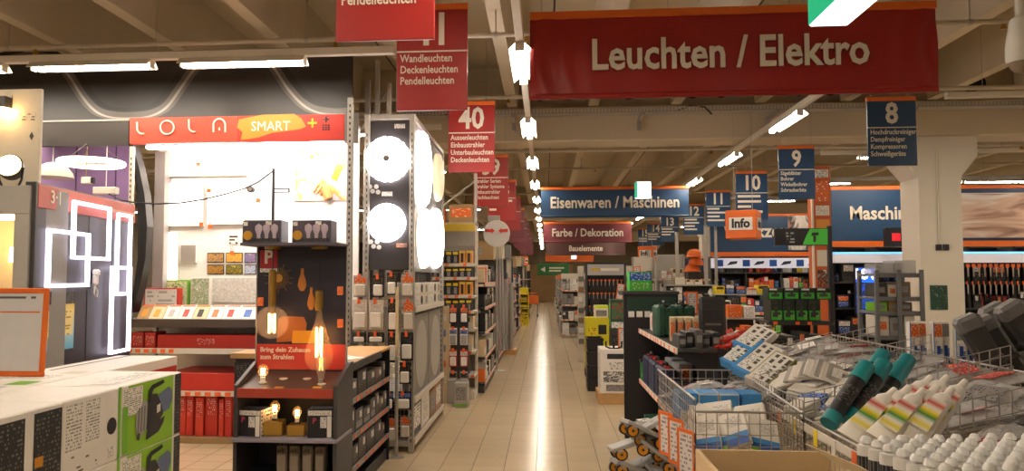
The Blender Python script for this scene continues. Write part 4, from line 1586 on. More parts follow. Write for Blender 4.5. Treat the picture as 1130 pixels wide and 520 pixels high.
L_ = YR2 - YR - .06
for j in range(2):
    for i in range(2):
        y0 = YR + .07 + i * L_ * .46
        bx_ = sidebox('spot_box', 'white spotlight box with round dark window, %s row, %s from aisle front' % ('lower' if j == 0 else 'upper', ORD[i]),
                      y0, y0 + L_ * .44, zsA + j * .115, zsA + j * .115 + .112, .3, offwhite, [('F', .05, .12, .35, .88, t_white), ('F', .8, .15, .95, .8, t_grey)])
        b = MB()
        b.cyl((.02, -.151, .056), (.02, -.158, .056), .042, .042, 18)
        b.build('round_window', blackm, bx_)
for i in range(4):
    y0 = YR + .1 + i * L_ * .22
    carton('small_dark_pack', 'small dark pack standing above the white spotlight boxes, %s from aisle front' % ORD[i], 'pack', (XR - .1, y0 + .1, zsA + .228), (.11, .08, .09), R(90), dgrey, [('F', .1, .2, .9, .6, t_black2)])
for i in range(2):
    y0 = YR + .08 + i * L_ * .49
    zb_ = zsA - .05
    t = thing('large_lamp_carton', 'tall frosted flat carton with oval lamp picture, %s on the rack side' % ('near one' if i == 0 else 'far one'), 'box', (XR - .07, y0 + L_ * .235, zsB), R(90))
    wd = L_ * .465
    hh = zb_ - zsB - .03
    MB().cbox(-wd / 2, wd / 2, -.05, .05, 0, hh, .006).build('carton', mat('carton_grey', '8b8680', .45), t)
    MB().lathe([(1, 0), (1, .004), (0, .005)], 28, M=Matrix.Translation((0, -.0505, hh * .48)) @ Matrix.Rotation(R(90), 4, 'X') @ Matrix.Diagonal((wd * .38, hh * .44, 1, 1))).build('lamp_picture', mat('lamp_print', 'b7b2ab', .4), t)
    MB().box(-wd * .45, wd * .45, -.0515, -.0502, hh * .93, hh * .97).build('printed_strip', t_grey, t)
gl = [(0, .23, .33, black, t_white2), (.25, .25, .32, white, t_white), (.52, .2, .27, tan, t_grey), (.74, .22, .3, mat('box_rose', 'b58672', .5), t_white2)]
for i, (f, wf, hh, m, pm_) in enumerate(gl):
    y0 = YR + .07 + f * L_
    sidebox('lamp_carton', '%s lamp carton from the aisle front on the bottom shelf of lamp rack' % ORD[i], y0, y0 + wf * L_, .12, .12 + hh, .3, m, [('F', .1, .2, .9, .85, pm_)])

# ================================================================== bulb display in front of the lamp rack
DX0, DX1 = at(258, 440, 5.0).x, at(372, 440, 5.0).x
DXM = (DX0 + DX1) / 2
DYF, DYB = 5.0, 5.42
zdf, zdb = at(315, 431, DYF).z, at(315, 409, 5.34).z
zsh = at(315, 484, DYF).z
zhd = at(330, 271, 5.1).z
darkp = mat('display_black', '1b1a20', .5)
ds = thing('bulb_display', 'black floor display for vintage bulbs with a lit desk and red slogan band', 'display stand', (DXM, DYF, 0))
hw = (DX1 - DX0) / 2
for sx in (-1, 1):
    x = sx * (hw - .012)
    P = [(0, 0), (0, zdf + .03), (.34, zdb + .06), (.42, zdb + .06), (.42, 0)]
    MB().prism(P, x - .012, x + .012, M=Matrix(((0, 1, 0, 0), (1, 0, 0, 0), (0, 0, 1, 0), (0, 0, 0, 1)))).build('side_panel', mat('display_side', '3c3a3c', .5), ds)
MB().cbox(-hw + .025, hw - .025, .4, .42, 0, zdb, .003).build('back_panel', darkp, ds)
MB().prism([(.0, zdf - .02), (.0, zdf), (.34, zdb), (.34, zdb - .02)], -hw + .025, hw - .025, M=Matrix(((0, 1, 0, 0), (1, 0, 0, 0), (0, 0, 1, 0), (0, 0, 0, 1)))).build('desk_top', mat('desk_dark', '3a312c', .4), ds)
MB().cbox(-hw + .025, hw - .025, -.012, -.001, zdf - .05, zdf + .012, .003).build('red_desk_edge', mat('desk_red', 'a03a28', .5), ds)
MB().cbox(-hw - .004, hw + .004, -.03, .39, zsh - .025, zsh, .004).build('shelf', mat('shelf_lilac', '8d8894', .5), ds)
MB().cbox(-hw + .025, hw - .025, .0, .39, .29, .31, .003).build('lower_shelf', darkp, ds)
MB().cbox(-hw + .025, hw - .025, .01, .39, 0, .08, .003).build('plinth', darkp, ds)
# glowing strip under the desk edge is the reflection of the bulbs; header board
hx0, hx1 = at(284, 340, 5.34).x - DXM, at(382, 340, 5.34).x - DXM
hb_ = MB().cbox(hx0, hx1, .34, .36, zdb - .01, zhd, .003).build('header_board', mat('header_night', '1d1b2a', .45), ds)
zr0, zr1 = at(330, 408, 5.34).z, at(330, 380, 5.34).z
MB().cbox(hx0 + .002, hx1 - .002, .333, .3395, zr0, zr1, .002).build('slogan_band', mat('slogan_red', 'b5322a', .45), ds)
q = at(287, 386, 5.33)
text(ds, 'Bring dein Zuhause', (q.x - DXM, .331, q.z), .046, letter, align='LEFT', bold=.02)
q = at(287, 394, 5.33)
text(ds, 'zum Strahlen', (q.x - DXM, .331, q.z), .046, letter, align='LEFT', bold=.02)
for sx in (hx0 - .008, hx1 + .0):
    MB().cbox(sx, sx + .008, .33, .362, zdb, zhd, .002).build('header_edge', lgrey, ds)
# header print: P block, sun ring, bulbs, copper lamp, labels
xa, xb2, za, zb = rect(287, 276, 306, 296, 5.33)
MB().cbox(xa - DXM, xb2 - DXM, .332, .339, za, zb, .001).build('logo_block', mat('logo_red', 'a8202c', .45), ds)
text(ds, 'P', ((xa + xb2) / 2 - DXM, .329, (za + zb) / 2 + .01), .13, letter, bold=.03)
MB().cbox(xa - DXM, xb2 - DXM, .332, .339, za - .03, za - .002, .001).build('logo_strip', t_white2, ds)
q = at(307, 307, 5.33)
b = MB()
for i in range(32):
    a = 2 * math.pi * i / 32
    l_ = .075 + .03 * (i % 3 == 0)
    b.cyl((q.x - DXM + .035 * math.cos(a), .337, q.z + .035 * math.sin(a)), (q.x - DXM + l_ * math.cos(a), .337, q.z + l_ * math.sin(a)), .0012, n=4)
disc_on(b, (q.x - DXM, .3395, q.z), (0, -1, 0), .03, th=.004)
b.build('sunburst_print', mat('print_gold', 'c8963c', .4), ds)['kind'] = 'stuff'
for (px, py, r_) in ((333, 312, .032), (343, 333, .028)):
    q = at(px, py, 5.33)
    MB().lathe([(0, -.06), (r_ * .5, -.055), (r_, -.02), (r_ * .8, .02), (r_ * .35, .06), (r_ * .35, .1), (0, .1)], 12, M=Matrix.Translation((q.x - DXM, .3385, q.z)) @ Matrix.Diagonal((1, .12, 1, 1))).build('bulb_print', mat('print_amber', 'b8742c', .4), ds, True)
for (px, py) in ((375, 321), (375, 357), (287, 333)):
    q = at(px, py, 5.33)
    MB().cbox(q.x - DXM - .02, q.x - DXM + .022, .332, .339, q.z - .03, q.z + .03, .001).build('orange_label', t_orange, ds)
b = MB()
pl = [(305, 378), (307, 352), (312, 349), (335, 350), (338, 357), (336, 376)]
MB().prism([(at(x, y, 5.33).x - DXM, at(x, y, 5.33).z) for x, y in pl], .334, .339).build('copper_lamp_print', mat('print_copper', '9c5a24', .4), ds)
pl = [(322, 379), (323, 365), (349, 365), (350, 379)]
MB().prism([(at(x, y, 5.33).x - DXM, at(x, y, 5.33).z) for x, y in pl], .331, .3335).build('yellow_frame_print', mat('print_yellow', 'c89020', .4), ds)
MB().cbox(hx0 - .03, hx1 + .01, .08, .36, zhd, zhd + .02, .003).build('top_board', mat('top_grey', '55505a', .5), ds)
# sockets hanging from the top board
for (px, y0_, y1_, r_) in ((301, 298, 341, .026), (352, 320, 338, .028)):
    q0, q1 = at(px, y0_, 5.2), at(px, y1_, 5.2)
    MB().cyl((q0.x - DXM, .2, q0.z), (q0.x - DXM, .2, zhd), .004, n=5).build('pendant_cord', black, ds)
    MB().lathe([(.055, zhd - .02), (.055, zhd - .001)], 16, M=Matrix.Translation((q0.x - DXM, .2, 0))).build('ceiling_rose', brass, ds)
    MB().lathe([(r_ * .8, q1.z - .03), (r_, q1.z), (r_, q0.z - .01), (r_ * .6, q0.z), (0, q0.z)], 14, M=Matrix.Translation((q0.x - DXM, .2, 0))).build('brass_socket', brass, ds, True)


def bulb(label, c, prof, fil, gm=None, loops=5, cat='bulb', fm=None, base=True, up=False):
    t = thing('filament_bulb', label, cat, c)
    MB().lathe(prof, 20).build('glass_envelope', gm or glass, t, True)
    z0, z1, r_ = fil
    pts_ = []
    for i in range(loops * 2 + 1):
        a = 2 * math.pi * i / (loops * 2)
        pts_.append((r_ * math.cos(a), r_ * math.sin(a), z0 if i % 2 else z1))
    MB().tube(pts_, .0035, 5).build('filament', fm or ledwarm, t)
    if base:
        zz = prof[-1][1] if not up else prof[0][1]
        MB().lathe([(.013, min(zz, zz - .03)), (.0135, zz + .012)], 12).build('screw_cap', steel, t, True)
    return t


q = at(300, 356, 5.2)
zs_ = at(301, 341, 5.2).z
gl_r = .113
pr = [(0, -gl_r)] + [(gl_r * math.sin(R(a)), -gl_r * math.cos(R(a))) for a in range(15, 166, 15)] + [(.018, gl_r + .012), (.018, zs_ - q.z)]
bulb('big round clear globe bulb hanging left on the black bulb display', (q.x, 5.2, q.z), pr, (-.07, .06, .022))
q = at(357, 378, 5.2)
zs_ = at(352, 338, 5.2).z
pr = [(0, -.2), (.05, -.185), (.09, -.14), (.098, -.09), (.085, -.03), (.055, .06), (.03, .14), (.02, .19), (.019, zs_ - q.z)]
bulb('long teardrop amber bulb hanging right on the black bulb display', (at(352, 378, 5.2).x, 5.2, q.z), pr, (-.1, .1, .022), gm=amberglass)


def std_bulb(label, c, s=1.0, lit=True, tall=False, rot=None):
    t = thing('standing_bulb', label, 'bulb', c)
    if rot:
        t.rotation_euler = rot
    k = 2.0 if tall else 1.0
    pr = [(.014 * s, 0), (.015 * s, .02 * s), (.02 * s, .03 * s), (.034 * s, .062 * s * k), (.034 * s, .085 * s * k), (.022 * s, .108 * s * k), (0, .118 * s * k)]
    MB().lathe(pr[2:], 16).build('glass_envelope', glass if not lit else amberglass, t, True)
    MB().lathe([(0, 0), (.016 * s, 0), (.016 * s, .031 * s)], 12).build('socket', white if lit else steel, t, True)
    pts_ = [(.012 * s * math.cos(i * 1.26), .012 * s * math.sin(i * 1.26), (.045 if i % 2 else .085) * s * k) for i in range(9)]
    MB().tube(pts_, .0042 * s, 5).build('filament', glowwarm if lit else mat('dull_filament', 'd8a860', .4, e=2.0), t)
    return t


def desk_pt(px, py):
    r = ray(px, py)
    # plane through (y=DYF,z=zdf) and (y=DYF+.34,z=zdb)
    m_ = (zdb - zdf) / .34
    k = (zdf + m_ * (0 - DYF) - CAM.z) / (r.z - m_ * r.y)
    return CAM + r * k


q = desk_pt(290, 422)
std_bulb('glowing bulb standing left on the sloping desk of the bulb display', q + Vector((0, 0, .001)), 1.05)
q = desk_pt(354, 424)
std_bulb('tall clear bulb standing right on the sloping desk of the bulb display', q + Vector((0, 0, .001)), 1.0, False, True)
for k, (px, py) in enumerate(((290, 422), (313, 418), (339, 418), (355, 424))):
    q = desk_pt(px, py)
    MB().lathe([(.028, -.004), (.028, .006), (.018, .008), (0, .008)], 16).build('desk_socket', offwhite, ds, True, loc=(q.x - DXM, q.y - DYF, q.z - .002))
for (px, py) in ((308, 428), (350, 428)):
    q = desk_pt(px, py)
    MB().cbox(-.03, .03, -.012, .012, 0, .002, .0005).build('gold_label', mat('print_yellow', 'c89020', .4), ds, loc=(q.x - DXM, q.y - DYF, q.z + .001), rot=(math.atan2(zdb - zdf, .34), 0, 0))
# boxes on the top board
xa, xb2, za, zb = rect(267, 243, 310, 270, 5.12)
bw = xb2 - xa
for k, px in enumerate(((267, 310), (322, 365))):
    xa, xb2, za, zb = rect(px[0], 243, px[1], 270, 5.12)
    bxx = carton('bulb_multipack', 'grey pack of three bulbs, %s on top of the bulb display' % ('left one' if k == 0 else 'right one'), 'box', ((xa + xb2) / 2, 5.2, zhd + .02), (xb2 - xa, .15, zb - zhd - .02), 0,
                 mat('pack_plum', '4b4450', .4), [('F', .03, .75, .14, .93, t_white2), ('F', .6, .78, .75, .95, t_white2), ('F', .05, .05, .95, .2, t_black)])
    for j in range(3):
        MB().lathe([(0, 0), (.012, .0), (.014, .03), (.026, .06), (.024, .085), (0, .1)], 10, M=Matrix.Diagonal((1, .3, 1, 1))).build('bulb_picture', mat('bulb_print', 'b8a8b4', .4), bxx, True, loc=(-.02 + j * .055, -.079, .03 + .0 * j))
    MB().cyl((-.095, -.0755, .05), (-.095, -.082, .05), .032, .032, 16).build('gold_seal', mat('seal_gold', 'c08a1c', .4), bxx)
# shelf goods
for k, (x0_, x1_, nm) in enumerate(((260, 290, 'left'), (337, 365, 'right'))):
    xa, xb2, za, zb = rect(x0_, 453, x1_, 483, DYF + .02)
    bxx = carton('bulb_box', 'black and white bulb box at the %s end of the display shelf' % nm, 'box', ((xa + xb2) / 2, DYF + .11, zsh), (xb2 - xa - .01, .16, zb - zsh), R(-8 if k == 0 else 6), blackm,
                 [('F', .02, .8, .98, .98, t_white), ('F', .8, .02, .98, .78, white), ('F', .52, .35, .78, .75, t_white2), ('L', 0, 0, 1, 1, t_white2), ('R', 0, 0, 1, 1, t_white2)])
    text(bxx, 'P', (-.035, -.085, .11), .05, mat('logo_rose', 'c8405c', .45), bold=.02)
for k, (px, pyt, w0, s_) in enumerate(((299, 466, 21, 1.0), (324, 470, 19, .9))):
    xa, xb2, za, zb = rect(px - w0 / 2, pyt, px + w0 / 2, 483, DYF + .05)
    wd = xb2 - xa
    hh = zb - zsh
    o = carton('brass_cube_lamp', '%s brass cube lamp base on the shelf of the bulb display' % ('left' if k == 0 else 'right'), 'lamp', ((xa + xb2) / 2, DYF + .12, zsh), (wd, wd, hh), R(8), brass, (), ch=.005)
    MB().lathe([(.02, hh), (.02, hh + .012)], 14).build('socket_ring', dgrey, o, True)
    std_bulb('glowing filament bulb on the %s brass cube lamp base' % ('left' if k == 0 else 'right'), ((xa + xb2) / 2, DYF + .12, zsh + hh + .012), 1.0 * s_)
# hang packs in the lower compartment
n = 0
for j in range(3):
    for i in range(4 if j == 0 else 4):
        xx = at(313 + i * 14 - j * 3, 500, DYF + .08).x
        if abs(xx - DXM) > hw - .07:
            continue
        yy = DYF + .05 + j * .1
        t = thing('bulb_card_pack', 'small gold and black bulb pack, %s from left in %s row of lower compartment' % (ORD[i], ['front', 'middle', 'back'][j]), 'pack', (xx, yy, .31))
        hh = .20 + .012 * j
        MB().cbox(-.034, .034, -.012, .012, 0, hh, .006).build('card', mat('card_gold_grey', '6b6150', .45), t)
        MB().cbox(-.028, .028, -.022, -.0125, .02, hh * .72, .008).build('bubble', mat('bubble_smoke', '8a8074', .2), t)
        MB().box(-.028, .028, -.0135, -.0125, hh * .76, hh * .95).build('printed_label', t_black2, t)
# wooden price ledge left of the header
qa, qb = at(254, 396, 5.6), at(284, 389, 5.6)
o = thing('price_ledge', 'pale wooden ledge of the shelf behind the bulb display', 'ledge', (0, 5.62, 0))
MB().cbox(at(254, 395, 5.62).x, at(286, 395, 5.62).x, 0, .3, at(260, 396, 5.62).z, at(260, 390, 5.62).z, .003).build('board', wood, o)
MB().cbox(at(257, 395, 5.62).x, at(286, 395, 5.62).x, .05, .28, 0, at(260, 396, 5.62).z, .003).build('dark_body', darkp, o)
xa, xb2, za, zb = rect(258, 400, 283, 436, 5.66)
MB().quad((xa, .049, za), (xb2, .049, za), (xb2, .049, zb), (xa, .049, zb)).build('printed_text', t_black, o)

# --- low black shelf facing the aisle beside the display
XF = at(386, 430, 5.5).x
YU0, YU1 = 5.47, atX(430, 420, XF).y
zt_ = at(386, 405, 5.5).z
lv = [at(386, 443, 5.5).z, at(386, 484, 5.5).z, .235]
u = Unit('low_shelf', 'low black shelf with grey goods facing the aisle beside the bulb display', 'shelf', (XF, (YU0 + YU1) / 2, 0), R(90), YU1 - YU0, .36, zt_, lv,
         frame=darkp, shelf=darkp, backm=darkp, rail=mat('rail_grey', '8d8a86', .45), sides=False)
MB().cbox(-(YU1 - YU0) / 2, (YU1 - YU0) / 2, -.005, .36, zt_, zt_ + .025, .004).build('wooden_top', wood, u.root)
MB().cbox(-(YU1 - YU0) / 2 + .05, (YU1 - YU0) / 2 - .4, -.012, -.0055, zt_ - .035, zt_ + .02, .002).build('black_title_strip', t_black, u.root)
MB().cbox(-(YU1 - YU0) / 2, -(YU1 - YU0) / 2 + .02, .0, .36, 0, zt_, .003).build('near_side', darkp, u.root)
MB().cbox((YU1 - YU0) / 2 - .02, (YU1 - YU0) / 2, .0, .36, 0, zt_, .003).build('far_side', darkp, u.root)
gk = mat('goods_grey', '565250', .5)
gk2 = mat('goods_slate', '3d3b3d', .45)
gk3 = mat('goods_taupe', '6e6258', .5)
for j, z in enumerate(lv):
    hmax = ((zt_ if j == 0 else lv[j - 1]) - z) - .07
    its = []
    for i in range(7):
        m = rnd.choice((gk, gk2, gk3, gk2))
        lab = rnd.choice((t_black2, t_black, t_grey))
        wi = rnd.choice((.12, .17, .24, .3))
        its.append((mk_box(m, [('F', .55, .5, .85, .85, t_white2), ('F', .1, .08, .9, .4, lab)], 'lamp_carton'), wi, .24, min(hmax, rnd.uniform(.11, .21)),
                    '%s grey lamp box from the near end, %s shelf down of low black shelf' % (ORD[i], ORD[j])))
    stock(u, z, its, gap=.015)
# loose leaflet on the wooden top
q = u.p(-.35, .15, zt_ + .025)
lf = MB().add([(-.1, -.14, 0), (.1, -.14, 0), (.1, .14, .012), (-.1, .14, .004), (-.1, -.14, .004), (.1, -.14, .004), (.1, .14, .016), (-.1, .14, .008)],
              [(0, 1, 2, 3), (4, 5, 6, 7), (0, 1, 5, 4), (1, 2, 6, 5), (2, 3, 7, 6), (3, 0, 4, 7)]).build('leaflet', white, None, loc=q, rot=(0, 0, R(70)))
tag(lf, 'white folded leaflet lying on the pale wooden top of the low shelf', 'leaflet')
# standing silver pole
q = at(432, 420, 6.75)
t = thing('floor_pole', 'slim silver pole with cream upper part standing before the wire grid', 'pole', (XF + .05, 7.0, 0))
MB().cyl((0, 0, 0.012), (0, 0, .9), .016, n=10).build('lower_tube', steel, t)
MB().cyl((0, 0, .9), (0, 0, at(432, 317, 7.0).z), .014, n=10).build('upper_tube', cream, t)
MB().lathe([(.07, 0), (.07, .008), (.02, .014)], 16).build('base_plate', steel, t)

# ================================================================== pump boxes in the left foreground
XP, ZT = -1.57, 1.2
pumpgreen = mat('pump_green', '8cbf26', .45)
PB = [(2.795, 3.277, 'P'), (2.446, 2.793, 'W'), (2.10, 2.444, 'K')]
HB = .262


def pump_box(label, y0, y1, z, kind, first=False, x=XP, dpt=.34):
    wd = y1 - y0
    pan = {'P': [('F', .10, .0, .84, .985, pumpgreen), ('F', .02, .55, .32, .95, t_white), ('F', .87, .02, .985, .98, t_black), ('F', .02, .03, .10, .7, green), ('T', .1, .2, .9, .5, t_white)],
           'W': [('F', .03, .35, .32, .95, t_white), ('F', .35, .4, .62, .95, t_white), ('F', .08, .05, .6, .3, tmat('diagram', 'ece7dd', '5a5652', 5, 9, fill=.42)), ('F', .95, .0, 1, 1, green), ('F', .76, .08, .88, .22, t_white2)],
           'K': [('F', .02, .03, .46, .92, t_black), ('F', .58, .03, .985, .94, t_black), ('F', .6, .3, .72, .42, amber), ('F', .6, .0, .95, .14, green)]}[kind]
    o = carton('pump_box', label, 'box', (x - dpt / 2, (y0 + y1) / 2, z), (wd, dpt, HB), R(90), white, pan, ch=.005)
    if kind == 'P':
        yy = -dpt / 2
        # printed picture of the pump, as flat shapes on the carton
        def pp(nm, pl, k, m):
            MB().prism(pl, yy - .0034 - .0004 * k - .0004, yy - .0034 - .0004 * k).build(nm, m, o)
        pp('motor_picture', [(.03, .105), (.13, .125), (.15, .16), (.145, .2), (.12, .215), (.04, .195)], 0, mat('print_blue_grey', '5d6b8c', .45))
        pp('pump_head_picture', [(-.13, .06), (-.1, .05), (-.05, .075), (-.04, .15), (-.06, .185), (-.09, .19), (-.1, .165), (-.135, .15), (-.14, .1)], 0, mat('print_silver', 'a09c96', .4))
        for q in range(4):
            pp('rib_picture', [(-.125 + q * .022, .07), (-.117 + q * .022, .07), (-.112 + q * .022, .165), (-.12 + q * .022, .165)], 1, mat('print_rib', '6d6a68', .4))
        pp('foot_picture', [(-.06, .03), (.04, .045), (.08, .075), (.09, .1), (.0, .085), (-.05, .07)], 1, mat('print_black', '26262a', .4))
        pp('housing_picture', [(-.055, .07), (.03, .085), (.075, .11), (.06, .15), (.02, .2), (-.03, .205), (-.05, .18)], 2, mat('print_black', '26262a', .4))
        pp('handle_picture', [(-.05, .17), (-.045, .225), (-.02, .24), (.07, .25), (.08, .238), (.06, .232), (-.01, .222), (-.025, .2), (-.03, .17)], 3, blackm)
        pp('switch_picture', [(.02, .12), (.05, .127), (.05, .158), (.02, .152)], 4, offwhite)
        pp('plug_picture', [(-.13, .045), (-.11, .04), (-.105, .065), (-.125, .07)], 2, mat('print_black', '26262a', .4))
    if kind == 'W':
        MB().lathe([(.024, -.0015), (.03, -.0015), (.03, 0), (.024, 0)], 18, M=Matrix.Translation((.115, -dpt / 2 - .002, .13)) @ Matrix.Rotation(R(90), 4, 'X')).build('round_symbol', blackm, o)
    return o


nmk = {'P': 'green pump picture', 'W': 'white text panel', 'K': 'black text panel'}
for j in range(4):
    for i, (y0, y1, k) in enumerate(PB):
        kk = k if j == 0 else ('P' if i == 0 else k)
        pump_box('pump box with %s facing aisle, %s layer from top' % (nmk[kk], ORD[j]), y0, y1, ZT - HB * (j + 1) - .001 * j, kk)
pl_ = thing('shop_pallet', 'wooden pallet under the stack of green and white pump boxes', 'pallet', (XP - .4, 2.7, 0))
pz = ZT - HB * 4 - .003
for k in range(5):
    MB().cbox(-.42 + k * .17, -.42 + k * .17 + .14, -.62, .6, pz - .02, pz - .0005, .003).build('deck_board', wood, pl_)
for k in range(3):
    MB().cbox(-.42, .4, -.6 + k * .55, -.5 + k * .55, 0, pz - .0205, .003).build('runner', wood, pl_)
# further rows to the left: pale tops seen from above
for i, (y0, y1) in enumerate(((2.95, 3.277), (2.6, 2.945), (2.25, 2.595), (1.9, 2.245))):
    for r_ in range(3):
        x = XP - .36 - r_ * .37
        o = carton('pump_box', 'white carton top, %s row in from the aisle, %s from the back of the stack' % (ORD[r_ + 1], ORD[i]), 'box', (x - .17, (y0 + y1) / 2, ZT - HB), (y1 - y0 - .004, .355, HB - .002 * r_), R(90), white,
                   [('F', .05, .1, .95, .9, t_white), ('T', .12, .2, .5, .8, t_white), ('T', .6, .1, .9, .35, green if (i + r_) % 2 else offwhite)], ch=.005)
        carton('carton_block', 'plain carton under the white tops, %s row in, %s from back' % (ORD[r_ + 1], ORD[i]), 'box', (x - .17, (y0 + y1) / 2, pz), (y1 - y0 - .004, .355, ZT - HB - pz - .001), R(90), white, (), ch=.005)
for k in range(3):
    MB().cbox(-.8 - .3 * k, -.5 - .3 * k, -.6, .58, pz - .02, pz - .0005, .003).build('deck_board', wood, pl_)
# plastic sheet on the stack top? : flat manual sheets
for k, (x, y, rz, m) in enumerate(((XP - .7, 2.55, 20, t_white), (XP - .95, 2.75, -15, pic('sheet_pic', ['d8d4c8', '8a9a60', 'b0a080', 'ece8e0'], 3)))):
    o = MB().cbox(-.11, .11, -.15, .15, 0, .004, .001).build('leaflet', m, None, loc=(x, y, ZT + .002), rot=(0, 0, R(rz)))
    tag(o, ['printed white sheet lying on the pump cartons', 'green and brown printed sheet lying on the pump cartons'][k], 'leaflet')
# orange price frame standing on them
xa, xb2, za, zb = rect(-60, 318, 50, 415, 3.05)
t = thing('price_board', 'big orange framed price board leaning on the pump boxes at left', 'price sign', ((xa + xb2) / 2, 3.05, ZT), rot=(R(-3), 0, 0))
wd, hh = xb2 - xa, zb - ZT
fw_ = .022
for nm_, q in (('frame_bar', (-wd / 2, wd / 2, hh - fw_, hh)), ('frame_bar', (-wd / 2, wd / 2, 0, fw_)), ('frame_bar', (-wd / 2, -wd / 2 + fw_, fw_, hh - fw_)), ('frame_bar', (wd / 2 - fw_, wd / 2, fw_, hh - fw_))):
    MB().cbox(q[0], q[1], -.008, .008, q[2], q[3], .004).build(nm_, orange, t)
MB().cbox(-wd / 2 + fw_, wd / 2 - fw_, -.004, .004, fw_, hh - fw_, .001).build('price_sheet', mat('sheet_white', 'd8d4d4', .35), t)
MB().cbox(-wd / 2 + fw_, wd / 2 - fw_ - .01, -.006, -.0041, hh * .72, hh * .735, .0005).build('orange_rule', orange, t)
MB().quad((-wd / 2 + fw_, -.0052, hh * .88), (wd / 2 - .03, -.0052, hh * .88), (wd / 2 - .03, -.0052, hh * .93), (-wd / 2 + fw_, -.0052, hh * .93)).build('printed_line', tmat('oneline', 'd8d4d4', '5a5555', 1, 18, fill=.6), t)
MB().cbox(-.03, .03, 0, .12, .0, .01, .002).build('foot', orange, t)
# long white carton with red stripe behind the pump boxes
XC = -2.39
o = carton('long_carton', 'long white carton with red stripe lying behind the pump boxes', 'box', (XC - .2, 4.35, .78), (1.15, .4, .32), R(90), white, [('F', .1, .55, .99, .82, red), ('F', .85, .1, .98, .4, t_white2), ('T', .0, .75, 1, .8, dgrey)])
carton('carton_block', 'brown carton plinth under the long white carton with red stripe', 'box', (XC - .2, 4.35, 0), (1.12, .38, .779), R(90), tan, [('F', .1, .2, .9, .8, t_grey)])

# ================================================================== gondolas down the left of the aisle
COLS = [('black', blackm, t_black2), ('white', white, t_white2), ('grey', grey, t_grey), ('dark grey', dgrey, t_black), ('beige', cream, t_white), ('blue', navy, t_blue), ('red', red, t_red),
        ('orange', orange, t_orange), ('green', dgreen, t_green), ('yellow', yellow, t_yellow), ('pale grey', lgrey, t_white)]


def rand_items(n, pal, dep, hr, wr, where, shelf, noun='box', name=None):
    name = name or ('hardware_box' if ('right' in where or 'rack' in where) else 'assorted_pack' if 'table' in where else 'household_box')
    out = []
    for i in range(n):
        nm, m, tmx = COLS[rnd.choice(pal)]
        k = rnd.random()
        lb = '%s %s, %s from left on %s' % (nm, noun, ORD[i % 20], shelf + ' of ' + where)
        wi = rnd.uniform(*wr)
        h = rnd.uniform(*hr)
        if k < .78:
            pan = [('F', .08, .1, .92, .5, tmx), ('F', .08, .58, rnd.choice((.5, .92)), .92, rnd.choice((t_white2, t_orange, tmx, t_black2)))]
            out.append((mk_box(m, pan, name), wi, dep, h, lb))
        else:
            out.append((mk_bottle(m, rnd.choice((black, white, torange)), tmx, 'bottle', 'bottle'), min(wi, .09), dep, h, '%s bottle, %s from left on %s' % (nm, ORD[i % 20], shelf + ' of ' + where)))
    return out


SH = ['top shelf', 'second shelf', 'third shelf', 'fourth shelf', 'fifth shelf', 'sixth shelf', 'lowest shelf']
# nearest: yellow topped end shelf
YE = 10.4
xe1 = at(524, 330, YE).x
zl = [at(506, y, YE).z for y in (291, 306, 326, 343, 363, 388, 414)]
u = Unit('end_shelf', 'end shelf with yellow top strip and black boxed goods behind the lamp rack', 'shelf', (xe1 - .5, YE, 0), 0, 1.0, .5, at(506, 247, YE).z, zl,
         frame=offwhite, shelf=offwhite, backm=mat('back_stone', '8f8a80', .6), rail=offwhite)
zt_ = at(506, 247, YE).z
MB().cbox(-.5, .5, -.01, .03, zt_ - .1, zt_, .004).build('yellow_header', mat('header_yellow', 'd6b42a', .5), u.root)
MB().cbox(-.5, .5, .03, .06, zt_ - .3, zt_ - .1, .004).build('grey_header', mat('stone_grey', '9a958a', .6), u.root)
for j, z in enumerate(zl):
    up = (zl[j - 1] if j else zt_ - .3) - z - .06
    if j < 4:
        its = []
        for i in range(6):
            lastish = i >= 4
            m, pan = (blackm, [('F', .1, .72, .9, .95, yellow), ('F', .25, .1, .75, .62, t_grey)]) if not (lastish and j in (0, 2)) else (amber, [('F', .3, .1, .7, .9, blackm), ('F', .1, .8, .9, .96, t_yellow)])
            its.append((mk_box(m, pan, 'boxed_lamp'), .085, .2, up * (.95 if not lastish else 1.0), '%s boxed lamp, %s from left on %s of yellow topped shelf' % ('black' if m is blackm else 'amber', ORD[i], SH[j])))
        stock(u, z, its, x0=-.08, x1=.49)
    else:
        stock(u, z, rand_items(5, [0, 1, 2, 3, 4], .25, (up * .6, up * .95), (.09, .16), 'yellow topped shelf', SH[j]), x0=-.08, x1=.49)
# storage above it
t = thing('overhead_rack', 'grey overhead storage rack with a brown carton above the yellow strip', 'rack', (xe1 - .5, YE + .56, 0))
zz = at(506, 222, YE).z
for x in (-.46, .44):
    MB().cbox(x, x + .04, 0, .04, 0, 3.1, .003).build('upright', steel, t)
MB().cyl((-.44, .02, 2.3), (.46, .02, 3.0), .015, n=6).build('diagonal_brace', steel, t)
MB().cbox(-.46, .48, -.01, .25, 2.36, 2.4, .003).build('deck', lgrey, t)
carton('storage_carton', 'brown storage carton on the overhead rack above the yellow strip', 'box', (xe1 - .25, YE + .68, 2.4), (.36, .2, .26), 0, tan, [('F', .1, .3, .9, .8, t_orange)])
carton('storage_carton', 'orange storage carton left on the overhead rack', 'box', (xe1 - .66, YE + .68, 2.4), (.36, .2, .2), 0, orange, [('F', .1, .3, .9, .8, t_orange)])
